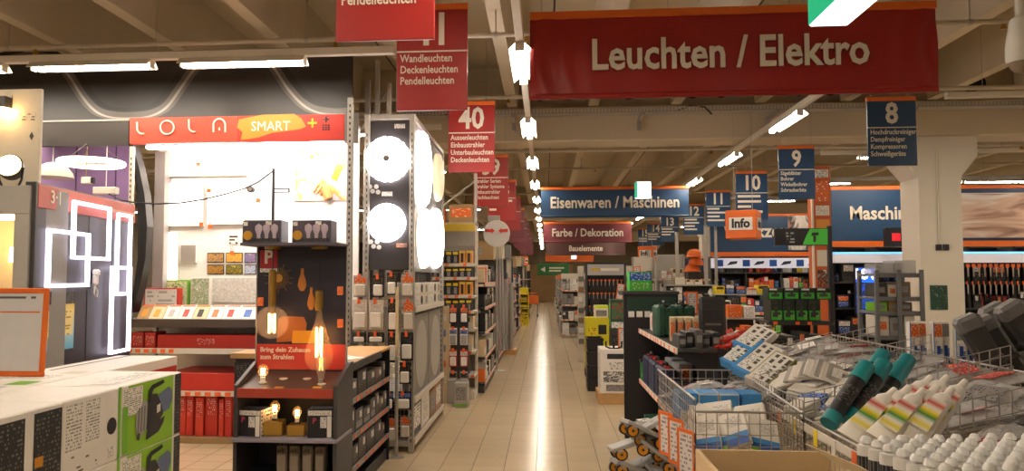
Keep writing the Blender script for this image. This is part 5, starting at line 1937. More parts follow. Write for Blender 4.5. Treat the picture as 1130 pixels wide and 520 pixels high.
# white end panel with hang packs
t = thing('goods_board', 'white narrow panel with goods cards at the corner of the yellow topped shelf', 'panel', (at(492, 390, 10.15).x, 10.15, 0))
MB().cbox(-.06, .06, 0, .03, 0, at(492, 338, 10.15).z, .003).build('board', cream, t)
for k in range(5):
    MB().cbox(-.055, .0, -.006, -.0005, .25 + k * .2, .34 + k * .2, .002).build('goods_card', [t_white, t_orange, t_grey, t_blue, t_white2][k], t)
for j in range(4):
    for i in range(2):
        x = at(500 + i * 12, 380, 10.1).x
        z = at(505, 338 + j * 24, 10.1).z
        blister('%s hang pack, %s column, %s row at the corner of yellow topped shelf' % (['blue', 'white', 'red', 'grey'][j], ['left', 'right'][i], ORD[j]), (x, 10.1, z), 0, .1, .22,
                [navy, white, red, lgrey][j], [white, foggy, white, lgrey][j], [t_orange, t_blue, t_white, t_black][j])
t = thing('hook_stand', 'slim grey hook stand holding hang packs beside the yellow topped shelf', 'stand', (at(506, 380, 10.2).x, 10.2, 0))
MB().cbox(-.13, .13, 0, .02, .3, at(505, 336, 10.15).z, .003).build('back_plate', dgrey, t)
MB().cbox(-.13, .13, -.15, .02, 0, .3, .004).build('foot_box', lgrey, t)
for j in range(4):
    for i in range(2):
        x = at(500 + i * 12, 380, 10.1).x - t.location.x
        z = at(505, 338 + j * 24, 10.1).z
        MB().cyl((x, 0, z - .01), (x, -.14, z - .006), .003, n=5).build('hook_rod', chrome, t)
        MB().cbox(x - .015, x + .015, -.15, -.14, z - .03, z + .02, .002).build('price_tag', torange, t)
carton('green_label_box', 'pale box with green strip on the floor foot of the hook stand', 'box', (at(510, 420, 9.9).x, 9.85, .0), (.17, .2, .3), 0, lgrey, [('F', .05, .05, .95, .15, green), ('F', .1, .3, .9, .85, t_grey)])
# aisle-side shelf of the same gondola
u2 = Unit('aisle_shelf', 'dark aisle-side shelf of the first gondola behind the lamp rack', 'shelf', (xe1 + .1, 12.1, 0), R(90), 2.2, .4, 1.9, [.15, .5, .85, 1.2, 1.55], frame=dgrey, shelf=dgrey, backm=dgrey)
for j, z in enumerate([.15, .5, .85, 1.2, 1.55]):
    stock(u2, z, rand_items(12, [0, 0, 3, 1, 2, 4, 7], .3, (.16, .29), (.1, .26), 'first aisle-side shelf', SH[4 - j]), gap=.02)

# the following gondola ends
ends = [(14.3, .02, 'third'), (17.4, .04, 'fourth'), (20.6, .06, 'fifth'), (24.0, .08, 'sixth'), (27.8, .1, 'seventh'), (32.0, .1, 'eighth'), (37.0, .1, 'ninth'), (43.0, .1, 'tenth')]
for e, (Y, dx, od) in enumerate(ends):
    xr = -.93 + dx
    lv = [.12, .45, .8, 1.15, 1.5] if e < 4 else [.12, .6, 1.1, 1.6]
    wd = .8
    wh = '%s left shelf end' % od
    uu = Unit('end_shelf', '%s shelf end from the camera along the left of the aisle' % od, 'shelf', (xr - wd / 2, Y, 0), 0, wd, .5, 1.95 + .1 * (e % 3), lv, frame=dgrey, shelf=dgrey, backm=[grey, dgrey, offwhite][e % 3])
    for j, z in enumerate(lv):
        stock(uu, z, rand_items(8, [[0, 2, 3, 10, 5], [0, 1, 3, 6, 2], [0, 3, 2, 5, 10]][e % 3], .25, (.18, .3), (.08, .15) if e < 3 else (.14, .22), wh, SH[len(lv) - 1 - j]), gap=.012)
    if e < 4:
        dl = 2.0
        u3 = Unit('aisle_shelf', 'aisle-side shelf just behind the %s left shelf end' % od, 'shelf', (xr + .02, Y + .65 + dl / 2, 0), R(90), dl, .35, 1.8, [.12, .55, 1.0, 1.4], frame=dgrey, shelf=dgrey, backm=dgrey)
        for j, z in enumerate([.12, .55, 1.0, 1.4]):
            stock(u3, z, rand_items(9, [0, 1, 2, 3, 10, 6, 5], .25, (.2, .36), (.14, .26), '%s aisle-side shelf' % od, SH[3 - j]), gap=.03)
    else:
        carton('floor_carton', 'stacked floor carton beside the %s left shelf end' % od, 'box', (xr - .15, Y + 1.3, 0), (.35, .8, .9), 0, [offwhite, dgrey, tan, grey][e % 4], [('F', .1, .2, .9, .8, t_grey), ('R', .1, .2, .9, .8, t_grey)])
    # storage on top of each gondola
    carton('storage_carton', 'large storage carton on top of the %s left shelf end' % od, 'box', (xr - .4, Y + .27, (1.95 + .1 * (e % 3))), (.7, .42, .35), 0, [tan, cream, grey][e % 3], [('F', .3, .3, .7, .7, t_grey)])

# round white plate with red arrows and its pale drape
q = at(548, 258, 13.6)
t = thing('arrow_disc', 'round white disc sign with two red arrows beside the aisle', 'sign', (q.x, 13.6, 0))
dm = mat('disc_white', 'cfcac4', .45)
MB().lathe([(0, 0), (.23, .0), (.235, .01), (.23, .02), (0, .02)], 32, M=Matrix.Translation((0, 0, q.z)) @ Matrix.Rotation(R(90), 4, 'X')).build('disc', dm, t, True)
MB().cbox(-.15, .06, -.0, .02, q.z + .1, q.z + .32, .004).build('upper_card', mat('card_grey', '9c988f', .5), t)
for sx in (-1, 1):
    b = MB().prism([(sx * .03, q.z + .05), (sx * .09, q.z + .1), (sx * .09, q.z + .075), (sx * .2, q.z + .085), (sx * .2, q.z + .03), (sx * .09, q.z + .025), (sx * .09, q.z)], -.026, -.0205)
    b.build('red_arrow', red, t)
MB().cyl((0, .03, 0.012), (0, .03, q.z + .1), .018, n=8).build('pole', steel, t)
MB().lathe([(.16, 0), (.16, .01), (.02, .02)], 16, M=Matrix.Translation((0, .03, 0))).build('foot', steel, t)
b = MB()
n = 14
vs, fs = [], []
for i in range(n + 1):
    a = i / n
    for zz_, k in ((q.z - .2, .5), (1.0, .9), (.35, 1.0)):
        vs.append((.11 * k * (2 * a - 1) + .05, .06 + .03 * math.sin(a * 22), zz_))
for i in range(n):
    for j in range(2):
        fs.append((i * 3 + j, (i + 1) * 3 + j, (i + 1) * 3 + j + 1, i * 3 + j + 1))
b.add(vs, fs).build('plastic_drape', wrap, t, True)
q = at(558, 378, 16.3)
pl2 = thing('floor_pallet', 'small wooden pallet at the left of the aisle with rolled goods', 'pallet', (-.78, 16.9, 0))
for k in range(4):
    MB().cbox(-.14 + k * .075, -.08 + k * .075, -.3, .3, .08, .1, .003).build('deck_board', wood, pl2)
for k in range(2):
    MB().cbox(-.14, .145, -.28 + k * .46, -.18 + k * .46, 0, .08, .003).build('runner', wood, pl2)
for k in range(4):
    o = MB().cyl((0, 0, 0), (0, 0, 1.5 - .1 * k), .05, n=12).build('foil_roll', [foggy, lgrey, offwhite, foggy][k])
    o.location = (-.85 + .11 * (k % 2), 16.78 + .2 * (k // 2), .1)
    tag(o, '%s pale wrapped roll standing on the small wooden pallet' % ORD[k], 'roll')
    MB().cyl((0, 0, 1.5 - .1 * k), (0, 0, 1.502 - .1 * k), .03, n=12).build('core', tan, o)
# yellow free-standing display
xa, xb2, za, zb = rect(572, 318, 583, 358, 27.3)
t = thing('yellow_display', 'bright yellow cardboard floor display at the far left of the aisle', 'display stand', ((xa + xb2) / 2, 27.3, 0))
wd = xb2 - xa
yl = mat('display_yellow', 'e6d21e', .45)
MB().cbox(-wd / 2, wd / 2, .3, .33, 0, 1.3, .004).build('back', yl, t)
for sx in (-1, 1):
    MB().cbox(sx * wd / 2 - .01, sx * wd / 2 + .01, 0, .3, 0, 1.15, .004).build('side', yl, t)
for z in (.3, .55, .8, 1.05):
    MB().cbox(-wd / 2 + .012, wd / 2 - .012, 0, .3, z, z + .03, .003).build('shelf', yl, t)
MB().cbox(-wd / 2 + .012, wd / 2 - .012, .0, .02, 0, .3, .003).build('skirt', t_yellow, t)
for j, z in enumerate((.33, .58, .83)):
    for i in range(3):
        carton('dark_goods', 'dark pack, %s from left, %s shelf up in yellow display' % (ORD[i], ORD[j]), 'pack', (t.location.x - wd / 2 + .06 + i * .1, 27.42, z), (.085, .12, .15), 0, [dgrey, tan, blackm][(i + j) % 3], [('F', .1, .2, .9, .8, t_yellow)])
# shopping trolley far away
xa, xb2, za, zb = rect(584, 330, 593, 350, 33.5)
t = thing('shopping_trolley', 'far orange shopping trolley standing beside the yellow display', 'trolley', ((xa + xb2) / 2, 33.5, 0))
MB().cbox(-.2, .2, -.3, .3, .55, .58, .01).build('basket_floor', orange, t)
for (x0_, x1_, y0_, y1_) in ((-.22, .22, -.32, -.3), (-.22, .22, .3, .32), (-.22, -.2, -.3, .3), (.2, .22, -.3, .3)):
    MB().cbox(x0_, x1_, y0_, y1_, .55, .9, .004).build('basket_side', orange, t)
MB().cyl((-.22, -.4, 1.0), (.22, -.4, 1.0), .02).build('handle', orange, t)
for (x, y) in ((-.18, -.3), (.18, -.3), (-.18, .3), (.18, .3)):
    MB().cyl((x, y, .08), (x, y, .56), .015, n=6).build('leg', steel, t)
    MB().cyl((x - .02, y, .06), (x + .02, y, .06), .06, n=12).build('wheel', black, t)

# ================================================================== right of the aisle, from far to near
rends = [(44.0, .55, 'farthest'), (37.0, .5, 'second farthest'), (31.0, .45, 'third farthest'), (26.0, .42, 'fourth farthest'), (21.4, .43, 'fifth farthest')]
for e, (Y, xl_, od) in enumerate(rends):
    wd = .75
    lv = [.1, .5, .9, 1.3]
    wh = '%s right shelf end' % od
    uu = Unit('end_shelf', '%s shelf end on the right of the main aisle' % od, 'shelf', (xl_ + wd / 2, Y, 0), 0, wd, .5, 1.75, lv, frame=lgrey, shelf=lgrey, backm=[offwhite, grey, lgrey][e % 3])
    for j, z in enumerate(lv):
        stock(uu, z, rand_items(6, [1, 2, 4, 10, 3], .25, (.2, .32), (.12, .2), wh, SH[3 - j]), gap=.012)
    MB().cbox(-wd / 2, wd / 2, -.01, .02, 1.6, 1.75, .003).build('top_card', [orange, offwhite, t_orange][e % 3], uu.root)
    for k in range(3):
        carton('floor_carton', '%s pale floor carton beside the %s right shelf end' % (ORD[k], od), 'box', (xl_ + .1 + .03 * k, Y + 1.0 + .8 * k, 0), (.3, .6, .55 + .1 * k), 0, [offwhite, dgrey, lgrey][k], [('F', .1, .2, .9, .8, t_grey), ('L', .1, .2, .9, .8, t_grey)])

# tool wall with hanging tools (black end display with silver title)
YT = 15.0
xa, xb2, za, zb = rect(646, 290, 691, 345, YT)
wd = xb2 - xa
td = thing('tool_display', 'black end display hung with rows of tools under a silver title plate', 'display stand', (xa + wd / 2, YT, 0))
MB().cbox(-wd / 2, wd / 2, .1, .14, 0, zb, .004).build('back_board', blackm, td)
for sx in (-1, 1):
    MB().cbox(sx * (wd / 2 - .02) - .02, sx * (wd / 2 - .02) + .02, -.02, .098, 0, zb, .004).build('side_post', dgrey, td)
MB().cbox(-wd / 2 + .04, wd / 2 - .04, -.02, .0, zb - .24, zb - .03, .003).build('title_plate', mat('title_silver', 'b9b8ba', .3, .4), td)
MB().cbox(-wd * .36, -wd * .14, -.026, -.0205, zb - .16, zb - .1, .004).build('yellow_title_mark', mat('title_yellow', 'c8a83c', .5), td)
MB().cbox(-wd * .12, wd * .33, -.026, -.0205, zb - .155, zb - .105, .004).build('white_title_mark', letter, td)
MB().cbox(-wd / 2 + .04, wd / 2 - .04, -.02, .098, 0, .1, .003).build('foot', blackm, td)
tl_ = MB().cyl((0, 0, 0), (0, 0, -.1), .008, .006, 6).mesh('shaft', steel)
th_ = MB().lathe([(.016, -.2), (.018, -.15), (.013, -.1), (0, -.095)], 8).mesh('grip', black, True)
tg_ = MB().cbox(-.02, .02, -.03, -.02, -.01, .02, .002).mesh('price_tag', torange)
for j in range(4):
    for i in range(9):
        x = xa + .08 + i * (wd - .16) / 8
        z = zb - .34 - j * .25
        t = thing('hand_tool', '%s black hand tool from left, %s row of the black tool wall' % (ORD[i], ORD[j]), 'tool', (x, YT + .075, z))
        link('shaft', tl_, t)
        link('grip', th_, t)
        link('price_tag', tg_, t)
# posts with wavy white fittings at both sides
for k, px in enumerate((641, 694)):
    q = at(px, 320, 15.3)
    t = thing('fitting_rail', 'white perforated rail with small fittings, %s of the black tool wall' % ('left' if k == 0 else 'right'), 'rail', (q.x, 15.3, 0))
    MB().cbox(-.06, .06, 0, .05, 0, 1.85, .004).build('rail', offwhite, t)
    for j in range(7):
        MB().cbox(-.05, .05, -.04, -.001, .35 + j * .2, .45 + j * .2, .01).build('fitting', [grey, white, tan][j % 3], t)
# yellow cartons, green machine box
for k in range(2):
    xa, xb2, za, zb = rect(646, 350, 672, 377, 13.0)
    carton('yellow_carton', 'yellow and black machine carton, %s of the stack before the tool wall' % ['upper', 'lower'][k], 'box', ((xa + xb2) / 2, 13.2, (za if k == 0 else za - .45)), (xb2 - xa, .4, .39 if k == 0 else .448), 0,
           mat('carton_yellow', 'd8ce1c', .45), [('F', .1, .1, .5, .6, t_yellow), ('F', .55, .3, .9, .7, blackm), ('L', .1, .1, .9, .9, t_yellow)])
carton('carton_block', 'black carton base under the two yellow machine cartons', 'box', (at(659, 360, 13.0).x, 13.2, 0), (.39, .4, rect(646, 350, 672, 377, 13.0)[2] - .451), 0, blackm, [('F', .1, .1, .9, .8, t_black)])
carton('neon_carton', 'white carton with neon yellow top above the yellow cartons', 'box', (at(664, 345, 13.0).x, 13.2, rect(646, 350, 672, 377, 13.0)[2] + .39), (.22, .3, .2), 0, white, [('F', 0, .75, 1, 1, mat('neon_yellow', 'd8f020', .5)), ('F', .1, .1, .9, .6, t_grey)])
xa, xb2, za, zb = rect(674, 331, 692, 364, 11.6)
carton('green_machine_box', 'green machine box with red tool picture above the white pump carton', 'box', ((xa + xb2) / 2, 11.8, za), (xb2 - xa, .35, zb - za), 0, dgreen, [('F', .08, .35, .9, .9, pic('green_tool', ['1d4a37', '2f6a48', 'a02824', '1a1a1a'], 3)), ('F', .05, .05, .95, .25, t_white2), ('L', .1, .1, .9, .9, t_green)])
carton('carton_block', 'dark carton column under the green machine box', 'box', ((xa + xb2) / 2, 11.8, 0), (xb2 - xa, .34, za - .001), 0, dgrey, [('F', .1, .5, .9, .9, t_black)])
# black stacking crates
cr = at(657, 400, 11.3)
for k in range(4):
    t = thing('black_crate', 'black plastic crate, %s from the floor in the aisle-side stack' % ORD[k], 'crate', (cr.x, 11.5, k * .19))
    b = MB()
    b.cbox(-.11, .11, -.2, .2, 0, .02, .004)
    b.build('base', black, t)
    for (x0_, x1_, y0_, y1_) in ((-.115, .115, -.205, -.19), (-.115, .115, .19, .205), (-.115, -.1, -.19, .19), (.1, .115, -.19, .19)):
        MB().cbox(x0_, x1_, y0_, y1_, .02 if False else 0.0201, .185, .004).build('wall', black, t)
    MB().cbox(-.122, .122, -.212, -.2055, .15, .18, .003).build('rim', black, t)
# white machine cartons on a pallet
YPAL = 10.2
xa, xb2, za, zb = rect(663, 386, 692, 433, YPAL)
pl3 = thing('floor_pallet', 'small wooden pallet carrying the white machine carton', 'pallet', ((xa + xb2) / 2, YPAL + .3, 0))
zpl = .13
wd = xb2 - xa
for k in range(5):
    MB().cbox(-wd / 2 - .03 + k * (wd + .06 - .07) / 4, -wd / 2 + .04 + k * (wd + .06 - .07) / 4, -.34, .34, zpl - .02, zpl, .003).build('deck_board', wood, pl3)
for k in range(3):
    MB().cbox(-wd / 2 - .03, wd / 2 + .03, -.34 + k * .29, -.24 + k * .29, 0, zpl - .02, .003).build('runner', wood, pl3)
hh = (zb - zpl) / 2
carton('machine_carton', 'white machine carton with black print standing on the aisle pallet', 'box', ((xa + xb2) / 2, YPAL + .3, zpl), (wd, .55, zb - zpl), 0, white,
       [('F', .25, .78, .95, .9, blackm), ('F', .3, .55, .9, .72, t_white2), ('F', .1, .25, .9, .5, pic('machine_pic', ['ece8e0', '2a2a2c', 'ece8e0', '8a8886'], 4)), ('F', .2, .05, .9, .2, t_grey), ('L', .1, .1, .9, .9, t_white)])
# spring-like black clip on it
t = thing('grip_clip', 'black pronged hook lying on top of the white machine carton', 'hook', (at(678, 378, YPAL).x, YPAL + .1, zb))
MB().tube([(-.1, 0, .1), (-.1, 0, .03), (-.04, 0, .005), (.04, 0, .005), (.1, 0, .03), (.1, 0, .1)], .012).build('claw', black, t)
MB().cyl((0, 0, 0), (0, 0, .11), .014, n=8).build('stem', black, t)


def price_frame(label, px, Y, z_base, tilt=0, rz=0, wpx=None):
    xa, xb2, za, zb = rect(*px, Y)
    wd, hh = xb2 - xa, zb - za
    t = thing('price_card', label, 'price sign', ((xa + xb2) / 2, Y, z_base), rz)
    dz = za - z_base
    M_ = Matrix.Translation((0, 0, dz)) @ Matrix.Rotation(R(tilt), 4, 'Y')
    f_ = min(.022, wd * .14)
    for q in ((-wd / 2, wd / 2, hh - f_, hh), (-wd / 2, wd / 2, 0, f_), (-wd / 2, -wd / 2 + f_, f_, hh - f_), (wd / 2 - f_, wd / 2, f_, hh - f_)):
        MB().box(q[0], q[1], -.006, .006, q[2], q[3], 0, M_).build('frame_bar', orange, t)
    MB().box(-wd / 2 + f_, wd / 2 - f_, -.003, .003, f_, hh - f_, 0, M_).build('price_sheet', tmat('price_type', 'dcd6d2', '8d878a', 9, 12, fill=.5), t)
    if z_base == 0:
        MB().lathe([(.06, 0), (.06, .006), (.01, .012)], 14).build('foot', steel, t)
    if dz > .02:
        MB().cyl((0, 0, 0), (0, 0, dz + .01), .006, n=6).build('stalk', steel, t)
    return t


price_frame('tilted orange price card above the yellow cartons', (679, 313, 687, 331), 12.9, 0, 9)
price_frame('leaning orange price card over the black tool wall corner', (701, 294, 709, 313), 13.5, 0, -7)
price_frame('orange price card standing beside the white machine carton', (682, 362, 692, 386), 10.35, zb, 0)

# ================================================================== right: machine department behind the column
stripw = mat('lit_strip_white', 'd8d4d8', .4, e=.22, var=0)
stripb = mat('lit_strip_blue', '6fc8ff', .4, e=.9, var=0)


def header_wall(name, label, px, Y, s, tx, th, depth, htop, picture=None, title_m=None):
    """tall shelf wall with a blue header, orange rules and a lit white strip; px spans the header"""
    xa, xb2, za, zb = rect(*px, Y)
    wd = xb2 - xa
    t = thing(name, label, 'shelf wall', (xa, Y, 0))
    h = zb - za
    MB().cbox(0, wd, 0, .06, za + .1, zb - .06, .004).build('header_board', title_m or blue, t)
    MB().cbox(0, wd, -.01, .06, zb - .06, zb, .004).build('upper_orange_rule', orange, t)
    MB().cbox(0, wd, -.01, .06, za, za + .1, .004).build('lower_orange_rule', orange, t)
    if s:
        text(t, s, (wd * tx, -.006, (za + zb) / 2), th, letter, bold=.025, sx=.9)
    return t, xa, wd, za, zb


# "Maschinen" wall
t, XA, WD, ZA, ZB = header_wall('machine_shelving', 'machine department shelf wall with blue Maschinen header behind the column', (918, 204, 1330, 272), 14.0, '', 0, .3, .8, 3)
q = at(937, 236, 14.0)
text(t, 'Maschinen', (q.x - XA, -.006, q.z), .32, letter, align='LEFT', bold=.025, sx=.92)
# photo banner part right of the column
xa, xb2, za, zb = rect(1052, 212, 1330, 262, 13.98)
MB().cbox(xa - XA, xb2 - XA, -.03, -.011, za, zb, .003).build('photo_panel', pic('workshop_photo', ['3a2a28', '9a7868', 'c8a894', 'd8d2cc', '8a3a34', '6b7468'], 2.4, 1.2), t)
qa = at(1080, 232, 13.95)
b = MB()
for i in range(5):
    b.cyl((qa.x - XA + .1 * i - .3, -.035, qa.z - .03 * i + .1), (qa.x - XA + .1 * i, -.035, qa.z - .05 * i - .04), .05, .04, 8)
z1 = at(1090, 278, 14.0).z
z0 = at(1090, 290, 14.0).z
MB().cbox(0, WD, -.06, .02, z0, z1 - .03, .004).build('lit_strip', stripw, t)
MB().cbox(0, WD, -.065, .02, z1 - .03, z1, .004).build('blue_light_line', stripb, t)
MB().cbox(0, WD, .55, .6, 0, ZA, .004).build('back_wall', blackm, t)
for k in range(9):
    x = .02 + k * (WD - .04) / 8
    MB().cbox(x - .02, x + .02, .06, .55, 0, ZA, .003).build('bay_divider', blackm, t)
zlv = [1.55, 1.1, .65, .2]
for z in zlv:
    MB().cbox(.045, WD - .045, .0, .549, z - .025, z, .002).build('shelf', dgrey, t)


class Fake:
    def __init__(s, x, y, wd):
        s.M = Matrix.Translation((x, y, 0))
        s.wd = wd
        s.rz = 0

    def p(s, x, y, z):
        return s.M @ Vector((x, y, z))


for k in range(8):
    bw_ = (WD - .04) / 8
    f = Fake(XA + .02 + (k + .5) * bw_, 14.0, bw_ - .05)
    for j, z in enumerate(zlv[:3]):
        pal = [[5, 5, 0, 3], [5, 0, 2], [0, 3, 3, 2], [0, 3, 6, 2], [3, 0, 2, 7], [5, 3, 0], [0, 3, 5], [2, 0, 5]][k]
        stock(f, z, rand_items(7, pal, .3, (.2, .33), (.12, .24), 'bay %s of machine wall' % ORD[k], SH[j], 'tool box' if k < 3 else 'tool pack', 'tool_pack'), gap=.012, ymin=.05)
# hanging tool rows right of the column under the strip
hk = MB().cyl((0, 0, 0), (0, 0, -.16), .016, .01, 7).mesh('tool_shaft', steel)
hg = MB().lathe([(.014, -.3), (.022, -.26), (.016, -.16), (0, -.155)], 8).mesh('tool_grip', black, True)
hc = MB().cbox(-.028, .028, -.01, .0, .0, .06, .002).mesh('price_tag', torange)
for j in range(2):
    for i in range(11):
        q = at(1067 + i * 6.2, 294 + j * 19, 14.0)
        t2 = thing('hanging_tool', 'steel hand tool, %s from the column in %s row right of it' % (ORD[i], ['upper', 'lower'][j]), 'tool', (q.x, 13.97, q.z - .02))
        link('tool_shaft', hk, t2)
        link('tool_grip', hg, t2)
        link('price_tag', hc, t2)
tr2 = thing('tool_rail', 'pair of black rails carrying the hanging hand tools right of the column', 'rail', (at(1060, 300, 14.0).x, 13.99, 0))
for j in range(2):
    z = at(1090, 294 + j * 19, 14.0).z
    MB().cbox(0, 1.35, -.012, .0095, z - .01, z + .02, .002).build('rail_bar', dgrey, tr2)
# 18V screen
xa, xb2, za, zb = rect(946, 296, 966, 312, 13.7)
t = thing('advert_screen', 'glowing blue screen reading 18V in the machine department', 'screen', ((xa + xb2) / 2, 13.75, za - .3))
wd = xb2 - xa
MB().cbox(-wd / 2 - .02, wd / 2 + .02, .01, .05, -.25, zb - za + .32, .006).build('casing', blackm, t)
MB().cbox(-wd / 2, wd / 2, .0, .009, .3, zb - za + .3, .002).build('picture_area', mat('screen_blue', '1f5cff', .3, e=1.2), t)
MB().cbox(-wd / 2, wd / 2, .0, .009, -.22, .28, .002).build('lower_picture', pic('screen_low', ['0c1a50', '2450d0', '0a0f30', '8fa8f0'], 3, e=.5), t)
text(t, '18V', (0, -.004, .3 + (zb - za) * .55), .24, mat('screen_white', 'ffffff', .4, e=1.5), bold=.03)
MB().cbox(-.03, .03, .02, .04, -(za - .3), -.25, .003).build('stand', blackm, t)
# red lit box sign on the header
xa, xb2, za, zb = rect(978, 251, 1000, 272, 13.6)
t = thing('box_sign', 'small black box sign with red logo in front of the Maschinen header', 'sign', ((xa + xb2) / 2, 13.6, za))
wd = xb2 - xa
MB().cbox(-wd / 2, wd / 2, 0, .12, 0, zb - za, .006).build('case', black, t)
MB().cbox(-.07, .07, -.008, -.0005, .09, .22, .003).build('red_logo', mat('logo_glow_red', 'c01c28', .4, e=.5), t)
MB().cyl((0, .13, .16), (0, .4, .16), .02).build('arm', dgrey, t)
# grey metal shelf in front
YS = 8.0
xa, xb2, za, zb = rect(965, 300, 1019, 372, YS)
zlv2 = [at(990, y, YS).z for y in (302, 328, 344, 371)]
gm_ = mat('shelf_steel_grey', '77797a', .45, .2)
u = Unit('steel_shelf', 'open grey steel shelf before the white column', 'shelf', ((xa + xb2) / 2, YS, 0), 0, xb2 - xa, .45, zb + .02, zlv2 + [.2], frame=gm_, shelf=gm_, backm=gm_, rail=gm_, back=False, base=False, tags=False, pw=.035)
for sx in (-1, 1):
    x = sx * ((xb2 - xa) / 2 - .018)
    MB().cbox(x - .018, x + .018, .0, .03, 0, zb + .02, .002).build('front_upright', gm_, u.root, loc=(0, -.032, 0))
MB().cbox(-.018, .018, -.032, -.002, 0, zb + .02, .002).build('centre_upright', gm_, u.root)
its = [[(wrap, .17, .1), (wrap, .2, .13)], [(dgrey, .1, .14), (offwhite, .08, .12), (gk3, .12, .15)], [(green, .1, .09), (tan, .1, .1), (gk, .11, .09)], [(offwhite, .11, .2), (foggy, .12, .18), (offwhite, .1, .2), (lgrey, .1, .2)]]
for j in range(4):
    row = []
    for i, (m, wi, h) in enumerate(its[j]):
        row.append((mk_box(m, [('F', .2, .3, .8, .7, t_grey if m is not offwhite else t_orange)] if m is not wrap else [], 'shelf_pack', 'pack'), wi, .28, h, '%s pack from left on %s of the grey steel shelf' % (ORD[i], SH[j])))
    stock(u, zlv2[j], row, gap=.012)

# green machine table
YG = 9.0
xa, xb2, za, zb = rect(848, 318, 920, 356, YG)
zg = at(880, 355, YG).z
wd = xb2 - xa
u = Unit('machine_table', 'black display table with green garden tools boxes', 'display table', ((xa + xb2) / 2, YG, 0), 0, wd, .6, zg + .005, [zg, zg - .4, .15], frame=blackm, shelf=dgrey, backm=blackm, rail=dgrey, back=False)
row = []
gb = mat('box_green_black', '1e2a20', .45)
gpic = pic('green_tool_photo', ['14201a', '2f9a34', '1a1c1a', '55c040', '8a8f8a'], 3.2, 1.4)
wi = wd / 5 - .012
for i in range(5):
    row.append((mk_box(gb, [('F', .05, .06, .95, .5, fgreen), ('F', .16, .2, .8, .42, dgrey), ('F', .3, .4, .6, .7, dgrey), ('F', .6, .1, .9, .3, t_green), ('F', .06, .78, .6, .95, t_black)], 'garden_tool_box'), wi, .3, at(880, 331, YG).z - zg, '%s large green tool box from left on the black display table' % ORD[i]))
stock(u, zg, row, gap=.008)
for i in range(4):
    q = u.p(-wd / 2 + .1 + i * .175, .19, at(880, 331, YG).z)
    carton('garden_tool_box', 'small green and black tool box, %s from left on the large ones' % ORD[i], 'box', q, (.16, .25, at(880, 318, YG).z - q.z), 0, gb, [('F', .05, .08, .95, .6, fgreen), ('F', .2, .25, .75, .5, dgrey), ('F', .4, .45, .6, .7, dgrey), ('F', .08, .8, .6, .95, t_white2)])
for j, z in enumerate((zg - .4, .15)):
    stock(u, z, rand_items(6, [0, 8, 3], .3, (.2, .3), (.1, .16), 'black display table', ['middle shelf', 'bottom shelf'][j]))
# arm sign green/black
xa, xb2, za, zb = rect(855, 252, 914, 271, 10.6)
t = thing('arm_sign', 'black and green projecting sign with drill symbol beside the orange pylon', 'sign', (xa, 10.6, za))
wd, hh = xb2 - xa, zb - za
MB().cbox(0, wd, 0, .05, 0, hh, .004).build('board', black, t)
MB().prism([(wd * .52, .01), (wd * .58, hh * .5), (wd * .66, hh - .01), (wd - .01, hh - .01), (wd - .01, .01)], -.004, -.0005).build('green_field', fgreen, t)
MB().cbox(wd * .2, wd * .38, -.004, -.0005, hh * .15, hh * .85, .001).build('grey_symbol', tmat('grid_symbol', '1a1a1c', '9a9a98', 4, 4, fill=.5), t)
MB().prism([(wd * .68, hh * .55), (wd * .82, hh * .6), (wd * .82, hh * .75), (wd * .7, hh * .75)], -.008, -.0041).build('drill_symbol', blackm, t)
MB().prism([(wd * .72, hh * .2), (wd * .76, hh * .2), (wd * .77, hh * .56), (wd * .72, hh * .56)], -.008, -.0041).build('drill_grip_symbol', blackm, t)
MB().cbox(wd - .002, wd + .05, .0, .06, -za, hh + .03, .004).build('post', black, t)
# orange pylon
xa, xb2, za, zb = rect(899, 183, 918, 360, 13.0)
t = thing('info_pylon', 'tall orange pylon with printed panels left of the Maschinen header', 'pylon', ((xa + xb2) / 2, 13.0, 0))
wd = xb2 - xa
op = mat('pylon_orange', 'c05a20', .5)
MB().cbox(-wd / 2, wd / 2, 0, .3, 0, zb, .006).build('body', op, t)
MB().cbox(-wd / 2 - .03, -wd / 2 - .001, .0, .05, 0, zb - .3, .003).build('edge_post', offwhite, t)
for (y0_, y1_, m, nm) in ((187, 196, t_white2, 'top_plate'), (199, 222, t_orange, 'text_block'), (227, 238, t_white, 'small_plate'), (242, 270, amber, 'amber_picture'), (298, 322, pic('drill_pic', ['c05a20', '2a2220', 'd8d0c4'], 3), 'tool_picture'), (276, 294, offwhite, 'price_plate')):
    MB().cbox(-wd / 2 + .03, wd / 2 - .03, -.006, -.0005, at(909, y1_, 13.0).z, at(909, y0_, 13.0).z, .001).build(nm, m, t)

# "Werkzeuge" wall further back
t, XA2, WD2, ZA2, ZB2 = header_wall('tool_shelving', 'tool shelf wall with blue Werkzeuge header beneath the Info cube', (784, 236, 902, 283), 18.2, '', 0, .3, .8, 3)
text(t, 'Werkzeuge', (WD2 * .5, -.006, (ZA2 + ZB2) / 2 + .08), .42, letter, bold=.025, sx=.9)
z0, z1 = at(840, 296, 18.2).z, at(840, 285, 18.2).z
MB().cbox(0, WD2, -.06, .02, z0, z1, .004).build('lit_strip', mat('lit_strip_pale', 'dcdeec', .4, e=.2, var=0), t)
for k in range(4):
    MB().cbox(.1 + k * WD2 / 4, .1 + k * WD2 / 4 + .16, -.066, -.0605, z0 + .04, z1 - .04, .001).build('blue_emblem', mblue, t)
    MB().prism([(.34 + k * WD2 / 4, z0 + .06), (.56 + k * WD2 / 4, z0 + .1), (.58 + k * WD2 / 4, z0 + .16), (.42 + k * WD2 / 4, z0 + .15)], -.066, -.0605).build('tool_emblem', navy, t)
xa, xb2, za, zb = rect(870, 238, 898, 276, 18.15)
